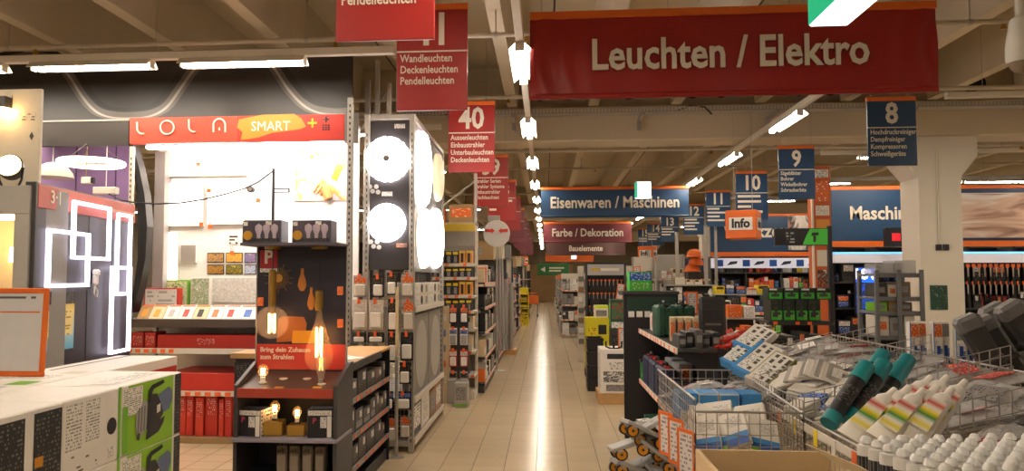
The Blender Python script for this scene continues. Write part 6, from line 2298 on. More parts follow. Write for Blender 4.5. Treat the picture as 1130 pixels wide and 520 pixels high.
MB().cbox(xa - XA2, xb2 - XA2, -.03, -.011, za, zb, .003).build('portrait_panel', pic('worker_photo', ['c8c0b4', 'd8d2c8', '3a2a24', 'a88068', '28221e'], 1.8, .6), t)
MB().cbox(0, WD2, .5, .55, 0, ZA2, .004).build('back_wall', dgrey, t)
for k in range(4):
    x = .02 + k * (WD2 - .04) / 3
    MB().cbox(x - .02, x + .02, .06, .5, 0, ZA2, .003).build('bay_divider', dgrey, t)
zl3 = [1.75, 1.4, 1.05, .7, .3]
for z in zl3:
    MB().cbox(.045, WD2 - .045, .0, .499, z - .025, z, .002).build('shelf', dgrey, t)
for k in range(3):
    bw_ = (WD2 - .04) / 3
    f = Fake(XA2 + .02 + (k + .5) * bw_, 18.2, bw_ - .05)
    for j, z in enumerate(zl3[:4]):
        stock(f, z, rand_items(8, [[5, 0, 3, 2], [6, 7, 5, 0, 1], [9, 8, 6, 1, 3]][k], .25, (.16, .26), (.07, .12), 'bay %s of Werkzeuge wall' % ORD[k], SH[j], 'tool pack', 'tool_pack'), gap=.01, ymin=.04)

# mid-hall tables of mixed goods in front of it
specs = [('goods_table', 'table of bright mixed packs before the Werkzeuge wall', (795, 318, 868, 360), 12.6, [6, 5, 1, 9, 8, 7, 1, 0]),
         ('goods_table', 'table of dark and pale goods left of the bright mixed table', (738, 308, 796, 352), 13.6, [0, 3, 2, 4, 10, 5]),
         ('goods_table', 'table with white and orange boxes just behind the wire bins', (810, 343, 856, 372), 9.6, [1, 7, 10, 1, 4])]
for s_, (nm, lb, px, Y, pal) in enumerate(specs):
    xa, xb2, za, zb = rect(*px, Y)
    lv = [zb - .38, zb - .72, .2]
    wd = xb2 - xa
    u = Unit(nm, lb, 'display table', ((xa + xb2) / 2, Y, 0), 0, wd, .6, zb - .1, lv, frame=lgrey, shelf=lgrey, backm=dgrey, back=True)
    wh = ['bright mixed table', 'dark and pale table', 'white and orange table'][s_]
    for j, z in enumerate(lv):
        stock(u, z, rand_items(14, pal, .25, (.12, .28), (.07, .14), wh, ['top shelf', 'middle shelf', 'lowest shelf'][j]), gap=.01)
    n_ = int(wd / .2)
    stock(u, zb - .1, rand_items(n_, pal, .25, (.08, .16), (.12, .18), wh, 'back ledge'), gap=.02, ymin=.3, x0=-wd / 2)
    MB().cbox(-wd / 2, wd / 2, .28, .58, zb - .12, zb - .1, .002).build('back_ledge', lgrey, u.root)
# stack of grey crates and stands between sign 12 and the aisle
for k, (px, Y, m, lb) in enumerate((((728, 294, 760, 326), 16.0, lgrey, 'grey'), ((700, 296, 726, 330), 17.0, offwhite, 'pale'), ((758, 298, 784, 330), 16.5, navy, 'navy'))):
    xa, xb2, za, zb = rect(*px, Y)
    wd = xb2 - xa
    u = Unit('goods_rack', '%s goods rack in the far middle of the hall' % lb, 'rack', ((xa + xb2) / 2, Y, 0), 0, wd, .5, zb + .25, [.2, .6, 1.0, 1.35, 1.6], frame=lgrey, shelf=lgrey, backm=m)
    for j, z in enumerate([.2, .6, 1.0, 1.35, 1.6]):
        stock(u, z, rand_items(6, [[2, 10, 4], [1, 4, 10], [0, 5, 3]][k], .25, (.15, .22), (.08, .14), '%s goods rack' % lb, SH[4 - j]), gap=.01)
for k, (px, Y, h) in enumerate(((747, 15.2, 2.5), (779, 14.8, 2.6), (790, 17.9, 2.9), (716, 19.0, 2.3))):
    q = at(px, 280, Y)
    t = thing('rack_post', 'tall grey rack post standing in the far middle, %s from left' % ['second', 'third', 'fourth', 'first'][k], 'post', (q.x, Y, 0))
    MB().cbox(-.03, .03, -.02, .02, 0, h, .004).build('upright', steel, t)
    MB().cbox(-.12, .12, -.1, .1, 0, .015, .003).build('foot', steel, t)
for k, (px, py) in enumerate(((766, 284), (768, 293), (764, 300))):
    q = at(px, py, 15.6)
    t = thing('safety_helmet', 'orange helmet on display, %s from top beside sign 12' % ORD[k], 'helmet', q)
    MB().lathe([(.17, 0), (.16, .02), (.14, .03), (.13, .1), (.08, .15), (0, .165)], 16).build('shell', orange, t, True)
    MB().cbox(-.08, .08, -.24, -.13, .0, .012, .004).build('visor', orange, t)
    MB().cyl((0, .1, .05), (0, .36, .05), .012, n=6).build('peg', steel, t)
t = thing('helmet_stand', 'grey stand board carrying the orange helmets', 'stand', (at(766, 290, 15.95).x, 15.95, 0))
MB().cbox(-.12, .12, 0, .03, 0, 2.15, .004).build('board', dgrey, t)
MB().cbox(-.13, .13, -.1, .03, 0, .03, .004).build('foot', dgrey, t)

# ================================================================== black gondola on the aisle's right
XG = .93
GY0, GY1 = 5.72, 8.0
u = Unit('tool_gondola', 'black gondola of tool cases on the near right of the aisle', 'shelf', (XG, (GY0 + GY1) / 2, 0), R(-90), GY1 - GY0, .36, 1.1, [1.1, .6, .15], frame=blackm, shelf=dgrey, backm=blackm, rail=offwhite)
gx0 = at(689, 400, GY1).x
gx1 = at(750, 400, GY1).x
t = thing('end_display', 'black end panel with dark green title and three white tags by the aisle', 'panel', (gx0, GY1 + .03, 0))
zt_ = at(720, 325, GY1).z
gw = gx1 - gx0
MB().cbox(0, gw, 0, .04, 0, zt_, .004).build('panel', blackm, t)
MB().cbox(-.01, gw + .01, -.01, .5, zt_, zt_ + .03, .004).build('cap', dgrey, t)
MB().cbox(.04, gw - .02, -.008, -.0005, at(720, 345, GY1).z, at(720, 328, GY1).z, .002).build('green_title', mat('title_green', '17352a', .45), t)
for k in range(3):
    q = at(697 + k * 9, 347, GY1)
    MB().cbox(q.x - gx0 - .03, q.x - gx0 + .03, -.012, -.0085, q.z - .03, q.z + .03, .001).build('white_tag', white, t)
MB().cbox(0, gw, .04, .5, 1.43, 1.455, .003).build('top_deck', dgrey, t)
# printed green box and orange card boards at the mid distance
xa, xb2, za, zb = rect(694, 311, 719, 326, 8.25)
carton('green_white_box', 'green box with blue white label standing on the black end panel shelf', 'box', ((xa + xb2) / 2, 8.33, zt_ + .0305), (xb2 - xa, .22, .2), 0, fgreen, [('F', .02, .55, .98, .95, t_blue), ('F', .1, .1, .9, .45, t_green)])

# goods on its shelves; local x runs towards the camera
lx = lambda Y: (GY0 + GY1) / 2 - Y
boxes = [(7.75, .09, .2, .16, offwhite, t_white, 'pale'), (7.6, .1, .2, .18, white, t_orange, 'white'), (7.45, .1, .22, .16, tan, t_white, 'tan')]
for i, (Y, wi, d, h, m, pm_, nm) in enumerate(boxes):
    carton('tool_pack', '%s tool pack on the top shelf of the black gondola, %s from end panel' % (nm, ORD[i]), 'pack', (XG + .14, Y, 1.1), (wi, d, h), R(0), m, [('F', .1, .2, .9, .8, pm_), ('L', .1, .2, .9, .8, pm_)])
cg = mk_case(dgreen, black)
for i, (x, Y) in enumerate(((1.04, 7.0), (1.2, 7.05))):
    cg('dark green tool case standing upright on the top shelf, %s' % ['aisle side', 'inner side'][i], Vector((x, Y, 1.1)), 0, .17, .34, .30, None)
for i in range(4):
    carton('paper_pack', 'cream paper pack standing behind the green cases, %s of four' % ORD[i], 'pack', (1.03 + i * .055, 6.5 + .02 * i, 1.1), (.045, .2, .19), R(6 * i - 8), cream, [('F', .1, .2, .9, .8, t_orange)])
cbx = mk_case(navy, red)
for i in range(3):
    cbx('dark blue tool case with red latches, %s from the aisle edge on the middle shelf' % ORD[i], Vector((1.0 + i * .0, 7.55 - i * .42, .6)), R(0), .13, .36, .30, None)
cgg = mk_case(mat('case_midgreen', '2c6a34', .45), black)
cgg('green tool case at the far end of the middle shelf by the end panel', Vector((.98, 7.86 - .02, .6)), R(90), .12, .1, .22, None)
for i in range(6):
    Y = 6.25 - i * .13
    carton('dark_pack', 'dark tool roll on the middle shelf of black gondola, %s toward camera' % ORD[i], 'pack', (XG + .18, Y, .6), (.3, .11, .2), 0, [dgrey, black, dgrey][i % 3], [('F', .1, .3, .9, .7, t_black), ('T', .1, .1, .9, .9, t_black)])
for i in range(2):
    o = carton('clear_pack', 'clear plastic tool pack beside blue cases, %s on the middle shelf' % ORD[i], 'pack', (1.17, 7.3 - i * .4, .6), (.12, .2, .28), R(8), foggy, [('F', .2, .5, .8, .9, t_orange)])
for i in range(5):
    t = thing('power_tool', 'dark green power tool on the bottom shelf of black gondola, %s from the end' % ORD[i], 'tool', (1.07 + .03 * (i % 2), 7.75 - i * .3, .15), R(20 * i))
    MB().cyl((-.12, 0, .08), (.1, 0, .1), .06, .05, 12).build('motor_body', dgreen, t, True)
    MB().cyl((.1, 0, .1), (.16, 0, .105), .03, .02, 10).build('chuck', steel, t, True)
    MB().cbox(-.1, -.04, -.025, .025, 0.0, .09, .012).build('grip', black, t)
for i in range(5):
    carton('dark_pack', 'dark flat pack on the near end of the gondola top shelf, %s from left' % ORD[i], 'pack', (.99 + .06 * i, 5.95 + .05 * (i % 2), 1.1), (.05, .3, .09 + .02 * (i % 3)), 0, [dgrey, black, gk][i % 3], [('F', .1, .3, .9, .7, t_grey), ('T', .1, .1, .9, .9, t_black)])
# dark soft case leaning in the first bin corner
xa, xb2, za, zb = rect(775, 328, 804, 377, 6.72)
t = thing('soft_tool_case', 'tall black soft case with faint lettering leaning behind the wire bins', 'case', ((xa + xb2) / 2, 6.85, 0), R(-6))
wd, hh = xb2 - xa, zb - za
MB().cbox(-wd / 2, wd / 2, -.06, .06, za - .06, zb, .02).build('body', mat('soft_black', '2a2626', .6), t)
MB().cbox(-wd / 2 + .02, wd / 2 - .02, -.066, -.0605, za + .02, zb - .05, .004).build('front_pocket', mat('soft_black2', '332e2c', .6), t)
for k in range(3):
    MB().cbox(-wd / 2, wd / 2, -.069, -.0665, za + .06 + k * .1, za + .066 + k * .1, .001).build('seam', dgrey, t)
MB().cbox(-wd * .3, wd * .3, -.069, -.0665, za + .13, za + .15, .001).build('faint_print', mat('faint_print', '6a6460', .6), t)
MB().cbox(-.09, .09, -.05, .05, 0, za - .061, .004).build('stand_block', dgrey, t)

# ================================================================== sloping wire bins
XB0, XB1, ZB0, ZB1, DEP = 1.3, 2.3, .90, 1.15, .2
CUTS = [6.55, 5.7, 4.9, 4.1, 3.3, 2.55]
slope = (ZB1 - ZB0) / (XB1 - XB0)


def binz(x):
    return ZB0 - DEP + (x - XB0) * slope


wirem = mat('basket_wire', 'b9b4ac', .35, .6)
NMB = ['farthest wire bin, next to the black gondola', 'second farthest wire bin holding boxed sets', 'middle wire bin heaped with white bundles', 'wire bin holding the teal capped tubes', 'nearest wire bin with yellow and green tubes']
for k in range(5):
    ya, yb = CUTS[k + 1] + .008, CUTS[k] - .008
    t = thing('wire_bin', 'sloping ' + NMB[k], 'wire bin', (XB0, ya, 0))
    L = yb - ya
    W = XB1 - XB0
    n_ = 16
    grid_wires(MB(), (0, 0, ZB0 - DEP), (0, L, 0), (0, 0, DEP), 14, 3, .003).build('front_grid', wirem, t)['kind'] = 'stuff'
    grid_wires(MB(), (W, 0, ZB1 - DEP), (0, L, 0), (0, 0, DEP), 14, 4, .003).build('back_grid', wirem, t)['kind'] = 'stuff'
    grid_wires(MB(), (0, 0, ZB0 - DEP), (0, L, 0), (W, 0, ZB1 - ZB0), 10, 14, .0022).build('floor_grid', wirem, t)['kind'] = 'stuff'
    grid_wires(MB(), (0, 0, ZB0 - DEP), (W, 0, ZB1 - ZB0), (0, 0, DEP + .12), 20, 7, .003).build('near_divider', wirem, t)['kind'] = 'stuff'
    grid_wires(MB(), (0, L, ZB0 - DEP), (W, 0, ZB1 - ZB0), (0, 0, DEP + .02), 20, 5, .0025).build('far_divider', wirem, t)['kind'] = 'stuff'
    MB().tube([(0, 0, ZB0 + .0), (0, L, ZB0), (W, L, ZB1), (W, 0, ZB1), (0, 0, ZB0)], .006, 6).build('rim', wirem, t)
    MB().cbox(-.016, -.007, .0, L, ZB0 - .06, ZB0 - .02, .002).build('price_rail', offwhite, t)
    for j in range(3):
        MB().cbox(-.02, -.0165, L * (.12 + .3 * j), L * (.12 + .3 * j) + .05, ZB0 - .1, ZB0 - .02, .001).build('price_card', [torange, offwhite, yellow][(j + k) % 3], t)
    for (x, y, z) in ((.02, .03, ZB0 - DEP), (.02, L - .03, ZB0 - DEP), (W - .02, .03, ZB1 - DEP), (W - .02, L - .03, ZB1 - DEP)):
        MB().cbox(x - .015, x + .015, y - .015, y + .015, 0, z, .003).build('leg', lgrey, t)


def lay(x, y, dz=0):
    return Vector((x, y, binz(x) + .004 + dz))


TILT = -math.atan(slope)
# bin 1: red clamps
def clamp(label, loc, rz):
    t = thing('spring_clamp', label, 'clamp', loc, rot=(0, TILT + .15, rz))
    for s_ in (-1, 1):
        MB().tube([(-.09, .0, .02), (-.02, s_ * .018, .03), (.03, s_ * .012, .035), (.1, s_ * .045, .05)], .011, 6).build('jaw', red, t, True)
    MB().cyl((.01, -.022, .032), (.01, .022, .032), .016, n=8).build('spring', steel, t)
    return t


carton('filler_tray', 'grey card tray under the red clamps in the farthest bin', 'tray', lay(1.58, 6.1, .0), (.44, .66, .2), 0, gk, (), rot=(0, TILT, 0))
for i in range(14):
    q = at(786 + 4.0 * (i % 7), 392 - 1.2 * (i % 7) - 8 * (i // 7), 5.86 + .12 * (i // 7) + .03 * (i % 3))
    o = clamp('red spring clamp in the farthest wire bin, %s from left, %s row' % (ORD[i % 7], ['front', 'back'][i // 7]), q, rnd.uniform(-1.2, 1.2))
    o.scale = (1.3, 1.3, 1.3)


def axes(xd, nd):
    xd = Vector(xd).normalized()
    nd = Vector(nd)
    nd = (nd - xd * nd.dot(xd)).normalized()      # local +z = the printed top face
    yd = nd.cross(xd)
    return Matrix((xd, yd, nd)).transposed().to_euler()


# bin 2: boxed sets with blue rims, leaning on a filler carton
carton('filler_tray', 'grey card tray under the boxed sets in the second farthest bin', 'tray', lay(1.6, 5.3, .0), (.42, .68, .19), 0, gk, (), rot=(0, TILT, 0))
spic = tmat('set_rows', 'e6e2d8', '4c4c44', 3, 26, fill=.55)
BS = [((834, 379), 5.5, .24, .17, 'upper right'), ((817, 399), 5.4, .2, .15, 'lower left'), ((838, 403), 5.12, .3, .17, 'front centre'), ((852, 414), 5.0, .3, .15, 'front right, olive edged')]
for i, (p_, Y, l_, w_, nm) in enumerate(BS):
    q = at(p_[0], p_[1], Y)
    ro = axes((.62, .35, .42), (-.35, -.62, .75))
    o = carton('boxed_set', 'white boxed tool set with blue edge leaning in its bin, %s' % nm, 'box', q, (l_, w_, .06), 0, white if i < 3 else mat('olive_box', '8f8a50', .5),
               [('T', .04, .06, .96, .94, spic), ('T', .1, .55, .6, .85, t_white2)], rot=ro)
    MB().cbox(-l_ / 2 - .006, -l_ / 2 + .02, -w_ / 2 - .004, w_ / 2 + .004, -.004, .064, .003).build('blue_edge', lblue if i < 3 else offwhite, o)
    if i == 2:
        MB().cbox(-l_ / 2, l_ / 2, w_ / 2 - .02, w_ / 2 + .006, -.003, .065, .003).build('blue_edge', lblue, o)
# bin 3: white bundles
def bundle(label, loc, rz, m, n=5):
    t = thing('white_bundle', label, 'pack', loc, rot=(rnd.uniform(-.15, .15), TILT + rnd.uniform(-.1, .25), rz))
    for i in range(n):
        MB().cbox(-.16, .16, -.075, .075, i * .019, i * .019 + .017, .005).build('cloth_layer', m, t, loc=(rnd.uniform(-.006, .006), rnd.uniform(-.006, .006), 0))
    MB().cbox(-.03, .03, -.079, .079, -.003, n * .019 + .002, .003).build('paper_band', rnd.choice((t_white2, t_white, t_blue, t_blue)), t)
    return t


wb_ = mat('bundle_white', 'd9d2c6', .6, var=.15, sc=40, bump=.3)
for i in range(12):
    bundle('white wrapped bundle heaped in the middle wire bin, %s from the front' % ORD[i], lay(1.48 + .12 * (i // 3) + rnd.uniform(-.02, .02), 4.2 + .2 * (i % 3) + rnd.uniform(-.03, .03), .06 + .035 * (i % 3) + .06 * (i < 6)), rnd.uniform(.2, 1.2), wb_, 4)
for i in range(14):
    f_ = i / 13
    q = at(846 + 74 * f_, 434 - 27 * math.sin(f_ * 2.2) + 2 * (i % 2), 4.82 - .28 * f_)
    a_ = 1.15 - 1.5 * f_
    o = thing('fanned_pack', 'thin white pack in the fanned row of the middle bin, %s from left' % ORD[i], 'pack', q, rot=axes((.25, .5, .2), (-math.sin(a_), -.25, math.cos(a_) * .6 + .3)))
    MB().cbox(-.1, .1, -.07, .07, -.008, .008, .006).build('sleeve', wb_ if i % 3 else lgrey, o)  # every third sleeve is grey: shade of the gaps put into its colour
    MB().cbox(-.06, .05, -.072, -.02, .0081, .0105, .001).build('printed_label', rnd.choice((t_white, t_grey, t_white)), o)
# crinkled clear packs towards the back of the bins
foil = mat('crinkled_clear', 'dedcda', .14, .1, var=.3, sc=60, bump=1.0, al=.6)


def pouch(label, loc, rz, m=foil, s_=1.0, tm_=None):
    """a puffed bag with sealed ends"""
    t = thing('clear_pouch', label, 'pack', loc, rot=(rnd.uniform(-.2, .2), TILT + rnd.uniform(-.2, .2), rz))
    nx, ny = 8, 6
    vs, fs = [], []
    for side in (1, 0):
        for j in range(ny + 1):
            for i in range(nx + 1):
                uu_, v_ = i / nx, j / ny
                hgt = .035 * s_ * math.sin(math.pi * uu_) ** .5 * math.sin(math.pi * v_) ** .5 if 0 < uu_ < 1 and 0 < v_ < 1 else 0
                hgt *= .75 + .5 * rnd.random()
                vs.append(((uu_ - .5) * .26 * s_, (v_ - .5) * .15 * s_, .02 + (hgt if side else -.4 * hgt)))
    n1 = (nx + 1) * (ny + 1)
    for j in range(ny):
        for i in range(nx):
            a = j * (nx + 1) + i
            fs.append((a, a + 1, a + nx + 2, a + nx + 1))
            fs.append((n1 + a, n1 + a + nx + 1, n1 + a + nx + 2, n1 + a + 1))
    MB().add(vs, fs).build('bag', m, t, True)
    MB().cbox(-.04 * s_, .05 * s_, -.06 * s_, .06 * s_, .05 * s_, .053 * s_, .001).build('label_card', tm_ or rnd.choice((t_white, t_red, t_grey, t_black)), t)
    return t


for k in range(5):
    for i in range(12):
        x = 1.66 + .16 * (i // 3) + rnd.uniform(-.03, .03)
        y = CUTS[k + 1] + .15 + (CUTS[k] - CUTS[k + 1] - .3) * (i % 3) / 2
        if k in (1, 2) and i < 3:
            continue
        pouch('crinkled clear pouch, %s of its heap at the back of %s' % (ORD[i], ['farthest bin', 'boxed set bin', 'middle bin', 'teal tube bin', 'nearest bin'][k]), lay(x, y, .11 + .05 * (i % 2)), rnd.uniform(-.6, .6), foil, 1.3)
# bin 4: teal tubes
def tube_pack(label, loc, rz, capm, bodym, labm, L=.36, r=.042):
    t = thing('capped_tube', label, 'tube', loc, rot=(0, TILT - .35, rz))
    MB().cyl((-L / 2, 0, r), (L / 2 - .09, 0, r), r * .92, n=14).build('body', bodym, t, True)
    MB().cyl((L / 2 - .1, 0, r), (L / 2, 0, r), r, r * .97, n=14).build('cap', capm, t, True)
    MB().cyl((-L / 2 - .004, 0, r), (-L / 2 + .05, 0, r), r, n=14).build('end_cap', capm, t, True)
    MB().cyl((-L * .2, 0, r), (L * .1, 0, r), r * .94, n=14, caps=False).build('label_sleeve', labm, t, True)
    return t


for i, (px, py, Y) in enumerate(((937, 441, 3.56), (957, 438, 3.62), (977, 441, 3.7), (958, 424, 3.95), (985, 430, 3.9))):
    o = tube_pack('teal capped black tube leaning in the near wire bin, %s from left' % ORD[i], at(px, py, Y), 0, teal, blackm, t_black, r=.038)
    o.rotation_euler = axes((.62, .45, .62), (-.3, -.6, .7))
# bin 5: white tubes with yellow and green print
def squeeze_tube(label, loc, rz, m, pm_):
    t = thing('squeeze_tube', label, 'tube', loc, rot=(0, TILT - .3, rz))
    vs, fs = [], []
    n = 14
    secs = [(-.15, .05, .003), (-.1, .047, .014), (-.02, .04, .025), (.08, .032, .03), (.1, .02, .02)]
    for (x, a, b_) in secs:
        for i in range(n):
            q = 2 * math.pi * i / n
            vs.append((x, a * math.cos(q), .03 + b_ * math.sin(q)))
    for j in range(len(secs) - 1):
        for i in range(n):
            fs.append((j * n + i, j * n + (i + 1) % n, (j + 1) * n + (i + 1) % n, (j + 1) * n + i))
    fs.append(tuple(range(n))[::-1])
    fs.append(tuple((len(secs) - 1) * n + i for i in range(n)))
    MB().add(vs, fs).build('body', m, t, True)
    MB().cyl((.1, 0, .03), (.15, 0, .03), .016, .012, n=10).build('cap', white, t, True)
    MB().quad((-.11, -.035, .058), (.04, -.028, .064), (.04, .028, .064), (-.11, .035, .058)).build('printed_label', pm_, t)
    return t


ygp = grad('yellow_green_print', ['f0ece0', 'e8d428', 'f0ece0', '2c8a3c', 'e8d428', 'f0ece0', 'c03a2c', 'f0ece0'], 0)
for i, (px, py, Y) in enumerate(((962, 462, 3.0), (978, 459, 3.02), (994, 463, 2.95), (1010, 458, 3.0), (1026, 462, 2.95), (1004, 446, 3.2), (1022, 446, 3.2), (1042, 452, 3.1))):
    o = squeeze_tube('white squeeze tube with yellow and green print, %s of the heap in nearest bin' % ORD[i], at(px, py, Y), 0, white, ygp)
    o.rotation_euler = axes((.7, .45, .5), (-.25, -.75, .62))
for i in range(4):
    carton('blue_pack', 'deep blue pack at the back of the nearest wire bin, %s of four' % ORD[i], 'pack', lay(1.86 + .09 * i, 2.95 + .06 * (i % 2), .02), (.07, .2, .12), 0, mblue, [('T', .1, .1, .9, .9, t_blue)], rot=(.1, TILT, .3 * i))
# carton of sealant cartridges in the right foreground
CX0, CX1, CY0, CY1 = 0, .53, 0, .38
ZC0 = .97
CROT = R(10)
CM = Matrix.Translation((.896, 1.875, 0)) @ Matrix.Rotation(CROT, 4, 'Z')
t = thing('open_carton', 'open cream carton holding the white sealant cartridges', 'box', CM @ Vector((0, 0, ZC0 - .02)), CROT)
MB().cbox(0, CX1 - CX0, 0, CY1 - CY0, 0, .008, .002).build('bottom', cream, t)
for (x0_, x1_, y0_, y1_, h_) in ((-.008, -.001, 0, CY1 - CY0, .13), (CX1 - CX0 + .001, CX1 - CX0 + .008, 0, CY1 - CY0, .13), (0, CX1 - CX0, -.008, -.001, .1), (0, CX1 - CX0, CY1 - CY0 + .001, CY1 - CY0 + .008, .13)):
    MB().cbox(x0_, x1_, y0_, y1_, 0, h_, .002).build('wall', white, t)
MB().add([(-.009, .1, .13), (-.009, CY1 - CY0, .13), (-.1, CY1 - CY0 + .05, .19), (-.1, .16, .19), (-.013, .1, .13), (-.013, CY1 - CY0, .13), (-.104, CY1 - CY0 + .05, .19), (-.104, .16, .19)],
         [(0, 1, 2, 3), (4, 5, 6, 7), (0, 1, 5, 4), (1, 2, 6, 5), (2, 3, 7, 6), (3, 0, 4, 7)]).build('flap', mat('flap_cream', 'e0d0b0', .6), t)
cbod = MB().lathe([(.0235, 0), (.0235, .185), (.022, .192), (.008, .195), (.008, .199)], 14).mesh('cartridge', mat('cartridge_white', 'dad6d0', .35), True)
ccap = MB().lathe([(.015, .199), (.015, .206), (.009, .216), (0, .217)], 10).mesh('screw_tip', mat('tip_white', 'eceae6', .35), True)
clab = MB().cyl((0, 0, .03), (0, 0, .165), .0239, n=14, caps=False).mesh('label_sleeve', tmat('cartridge_type', '1c1c20', 'd8d4cc', 5, 9, fill=.5), True)
cyel = MB().cyl((0, 0, .085), (0, 0, .1), .0242, n=14, caps=False).mesh('yellow_band', yellow, True)
n_ = 0
nx_, ny_ = 10, 7
for j in range(ny_):
    for i in range(nx_):
        x = .027 + i * .0525 + rnd.uniform(-.002, .002)
        y = .027 + j * .0535 + rnd.uniform(-.002, .002)
        o = link('sealant_cartridge', cbod, None, CM @ Vector((x, y, ZC0 - .011)), (0, 0, rnd.uniform(0, 6)))
        tag(o, 'white sealant cartridge standing upright among identical ones in the open carton', 'cartridge', 'sealant cartridges in the open carton')
        link('screw_tip', ccap, o)
        link('label_sleeve', clab, o)
        if j < 2 or i < 3:
            link('yellow_band', cyel, o)
# table that carries the carton
t = thing('carton_table', 'low steel table carrying the cartridge carton', 'table', CM @ Vector((-.04, -.03, 0)), CROT)
MB().cbox(0, CX1 - CX0 + .1, 0, CY1 - CY0 + .06, ZC0 - .05, ZC0 - .0205, .004).build('top', lgrey, t)
for (x, y) in ((.03, .03), (CX1 - CX0 + .07, .03), (.03, CY1 - CY0 + .03), (CX1 - CX0 + .07, CY1 - CY0 + .03)):
    MB().cbox(x - .02, x + .02, y - .02, y + .02, 0, ZC0 - .05, .003).build('leg', lgrey, t)

# lower wire basket with blue packs, facing the camera
LX0, LX1, LY0, LY1, LZ0, LZ1 = .74, 1.26, 4.0, 5.3, .66, 1.0
t = thing('wire_basket', 'low wire basket of blue and white packs in front of the sloping bins', 'wire basket', (LX0, LY0, 0))
W, L = LX1 - LX0, LY1 - LY0
grid_wires(MB(), (0, 0, LZ0), (W, 0, 0), (0, 0, LZ1 - LZ0 - .06), 10, 5, .0028).build('front_grid', wirem, t)['kind'] = 'stuff'
grid_wires(MB(), (0, L, LZ0), (W, 0, 0), (0, 0, LZ1 - LZ0), 10, 6, .0028).build('back_grid', wirem, t)['kind'] = 'stuff'
grid_wires(MB(), (0, 0, LZ0), (0, L, 0), (0, 0, LZ1 - LZ0), 24, 6, .0028).build('aisle_grid', wirem, t)['kind'] = 'stuff'
grid_wires(MB(), (W, 0, LZ0), (0, L, 0), (0, 0, LZ1 - LZ0), 24, 6, .0028).build('inner_grid', wirem, t)['kind'] = 'stuff'
grid_wires(MB(), (0, 0, LZ0), (W, 0, 0), (0, L, 0), 10, 24, .0028).build('floor_grid', wirem, t)['kind'] = 'stuff'
MB().tube([(0, 0, LZ1), (0, L, LZ1), (W, L, LZ1), (W, 0, LZ1 - .06), (0, 0, LZ1 - .06)], .006, 6).build('rim', steel, t)
for (x, y) in ((.02, .02), (W - .02, .02), (.02, L - .02), (W - .02, L - .02)):
    MB().cbox(x - .014, x + .014, y - .014, y + .014, 0, LZ0, .003).build('leg', steel, t)
bwp = [('F', .04, .72, .96, .97, lblue), ('F', .1, .12, .9, .64, t_white), ('T', .0, .0, 1, 1, lblue)]
for i in range(4):
    carton('blue_box', 'upright white and blue box at the back of low basket, %s from left' % ORD[i], 'box', (LX0 + .08 + i * .12, 4.75, LZ0 + .006), (.11, .2, .27), R(rnd.uniform(-5, 5)), [lblue, white, white, lblue][i], bwp)
for i in range(9):
    o = carton('paint_pack', 'white pack with blue corner lying in the low wire basket, %s of the heap' % ORD[i], 'pack', (LX0 + .1 + .13 * (i % 3) + rnd.uniform(-.02, .02), 4.14 + .17 * (i // 3), LZ0 + .05 + .03 * (i % 2)),
               (.16, .03, .2), 0, white, [('F', .02, .0, .98, .22, mblue), ('F', .02, .22, .98, .36, lblue), ('F', .3, .55, .9, .85, t_white), ('F', .0, .0, .25, .1, green)], rot=(R(-38 + rnd.uniform(-10, 10)), R(rnd.uniform(-25, 25)), R(rnd.uniform(-30, 30))))
for i in range(6):
    pouch('grey strapped pouch behind the blue boxes in low basket, %s from left' % ORD[i], Vector((LX0 + .1 + .08 * i, 5.08 + .05 * (i % 2), LZ0 + .18 + .03 * (i % 3))), rnd.uniform(-.5, .5), foil, .9)
# plywood crate in front of it
t = thing('plywood_crate', 'pale plywood crate standing in front of the low wire basket', 'crate', (.70, 3.0, 0))
ph = .80
for (x0_, x1_, y0_, y1_) in ((0, .018, 0, .8), (.6, .618, 0, .8), (.018, .6, 0, .018), (.018, .6, .782, .8)):
    MB().cbox(x0_, x1_, y0_, y1_, 0, ph, .002).build('side_board', ply, t)
MB().cbox(.02, .598, .02, .78, .45, .47, .002).build('floor_board', ply, t)
for i in range(5):
    carton('pale_pack', 'flat pale pack inside the plywood crate, %s from left' % ORD[i], 'pack', (.78 + i * .105, 3.4, .471), (.09, .5, .2), 0, offwhite, [('T', .1, .1, .9, .9, t_white)])
# orange framed cards on the basket's aisle side
for i, (px, y0_, y1_) in enumerate(((735, 455, 502), (746, 462, 512), (757, 474, 525))):
    X = .715
    p0, p1 = atX(px, y0_, X), atX(px, y1_, X)
    t = thing('price_card', 'tall orange framed price card on the aisle side of low basket, %s from far' % ORD[i], 'price sign', (X, p0.y, p1.z), R(-65))
    hh = p0.z - p1.z
    for q in ((-.075, .075, hh - .018, hh), (-.075, .075, 0, .018), (-.075, -.057, .018, hh - .018), (.057, .075, .018, hh - .018)):
        MB().box(q[0], q[1], -.005, .005, q[2], q[3]).build('frame_bar', orange, t)
    MB().box(-.057, .057, -.003, .003, .018, hh - .018).build('price_sheet', tmat('price_type', 'dcd6d2', '8d878a', 9, 12, fill=.5), t)
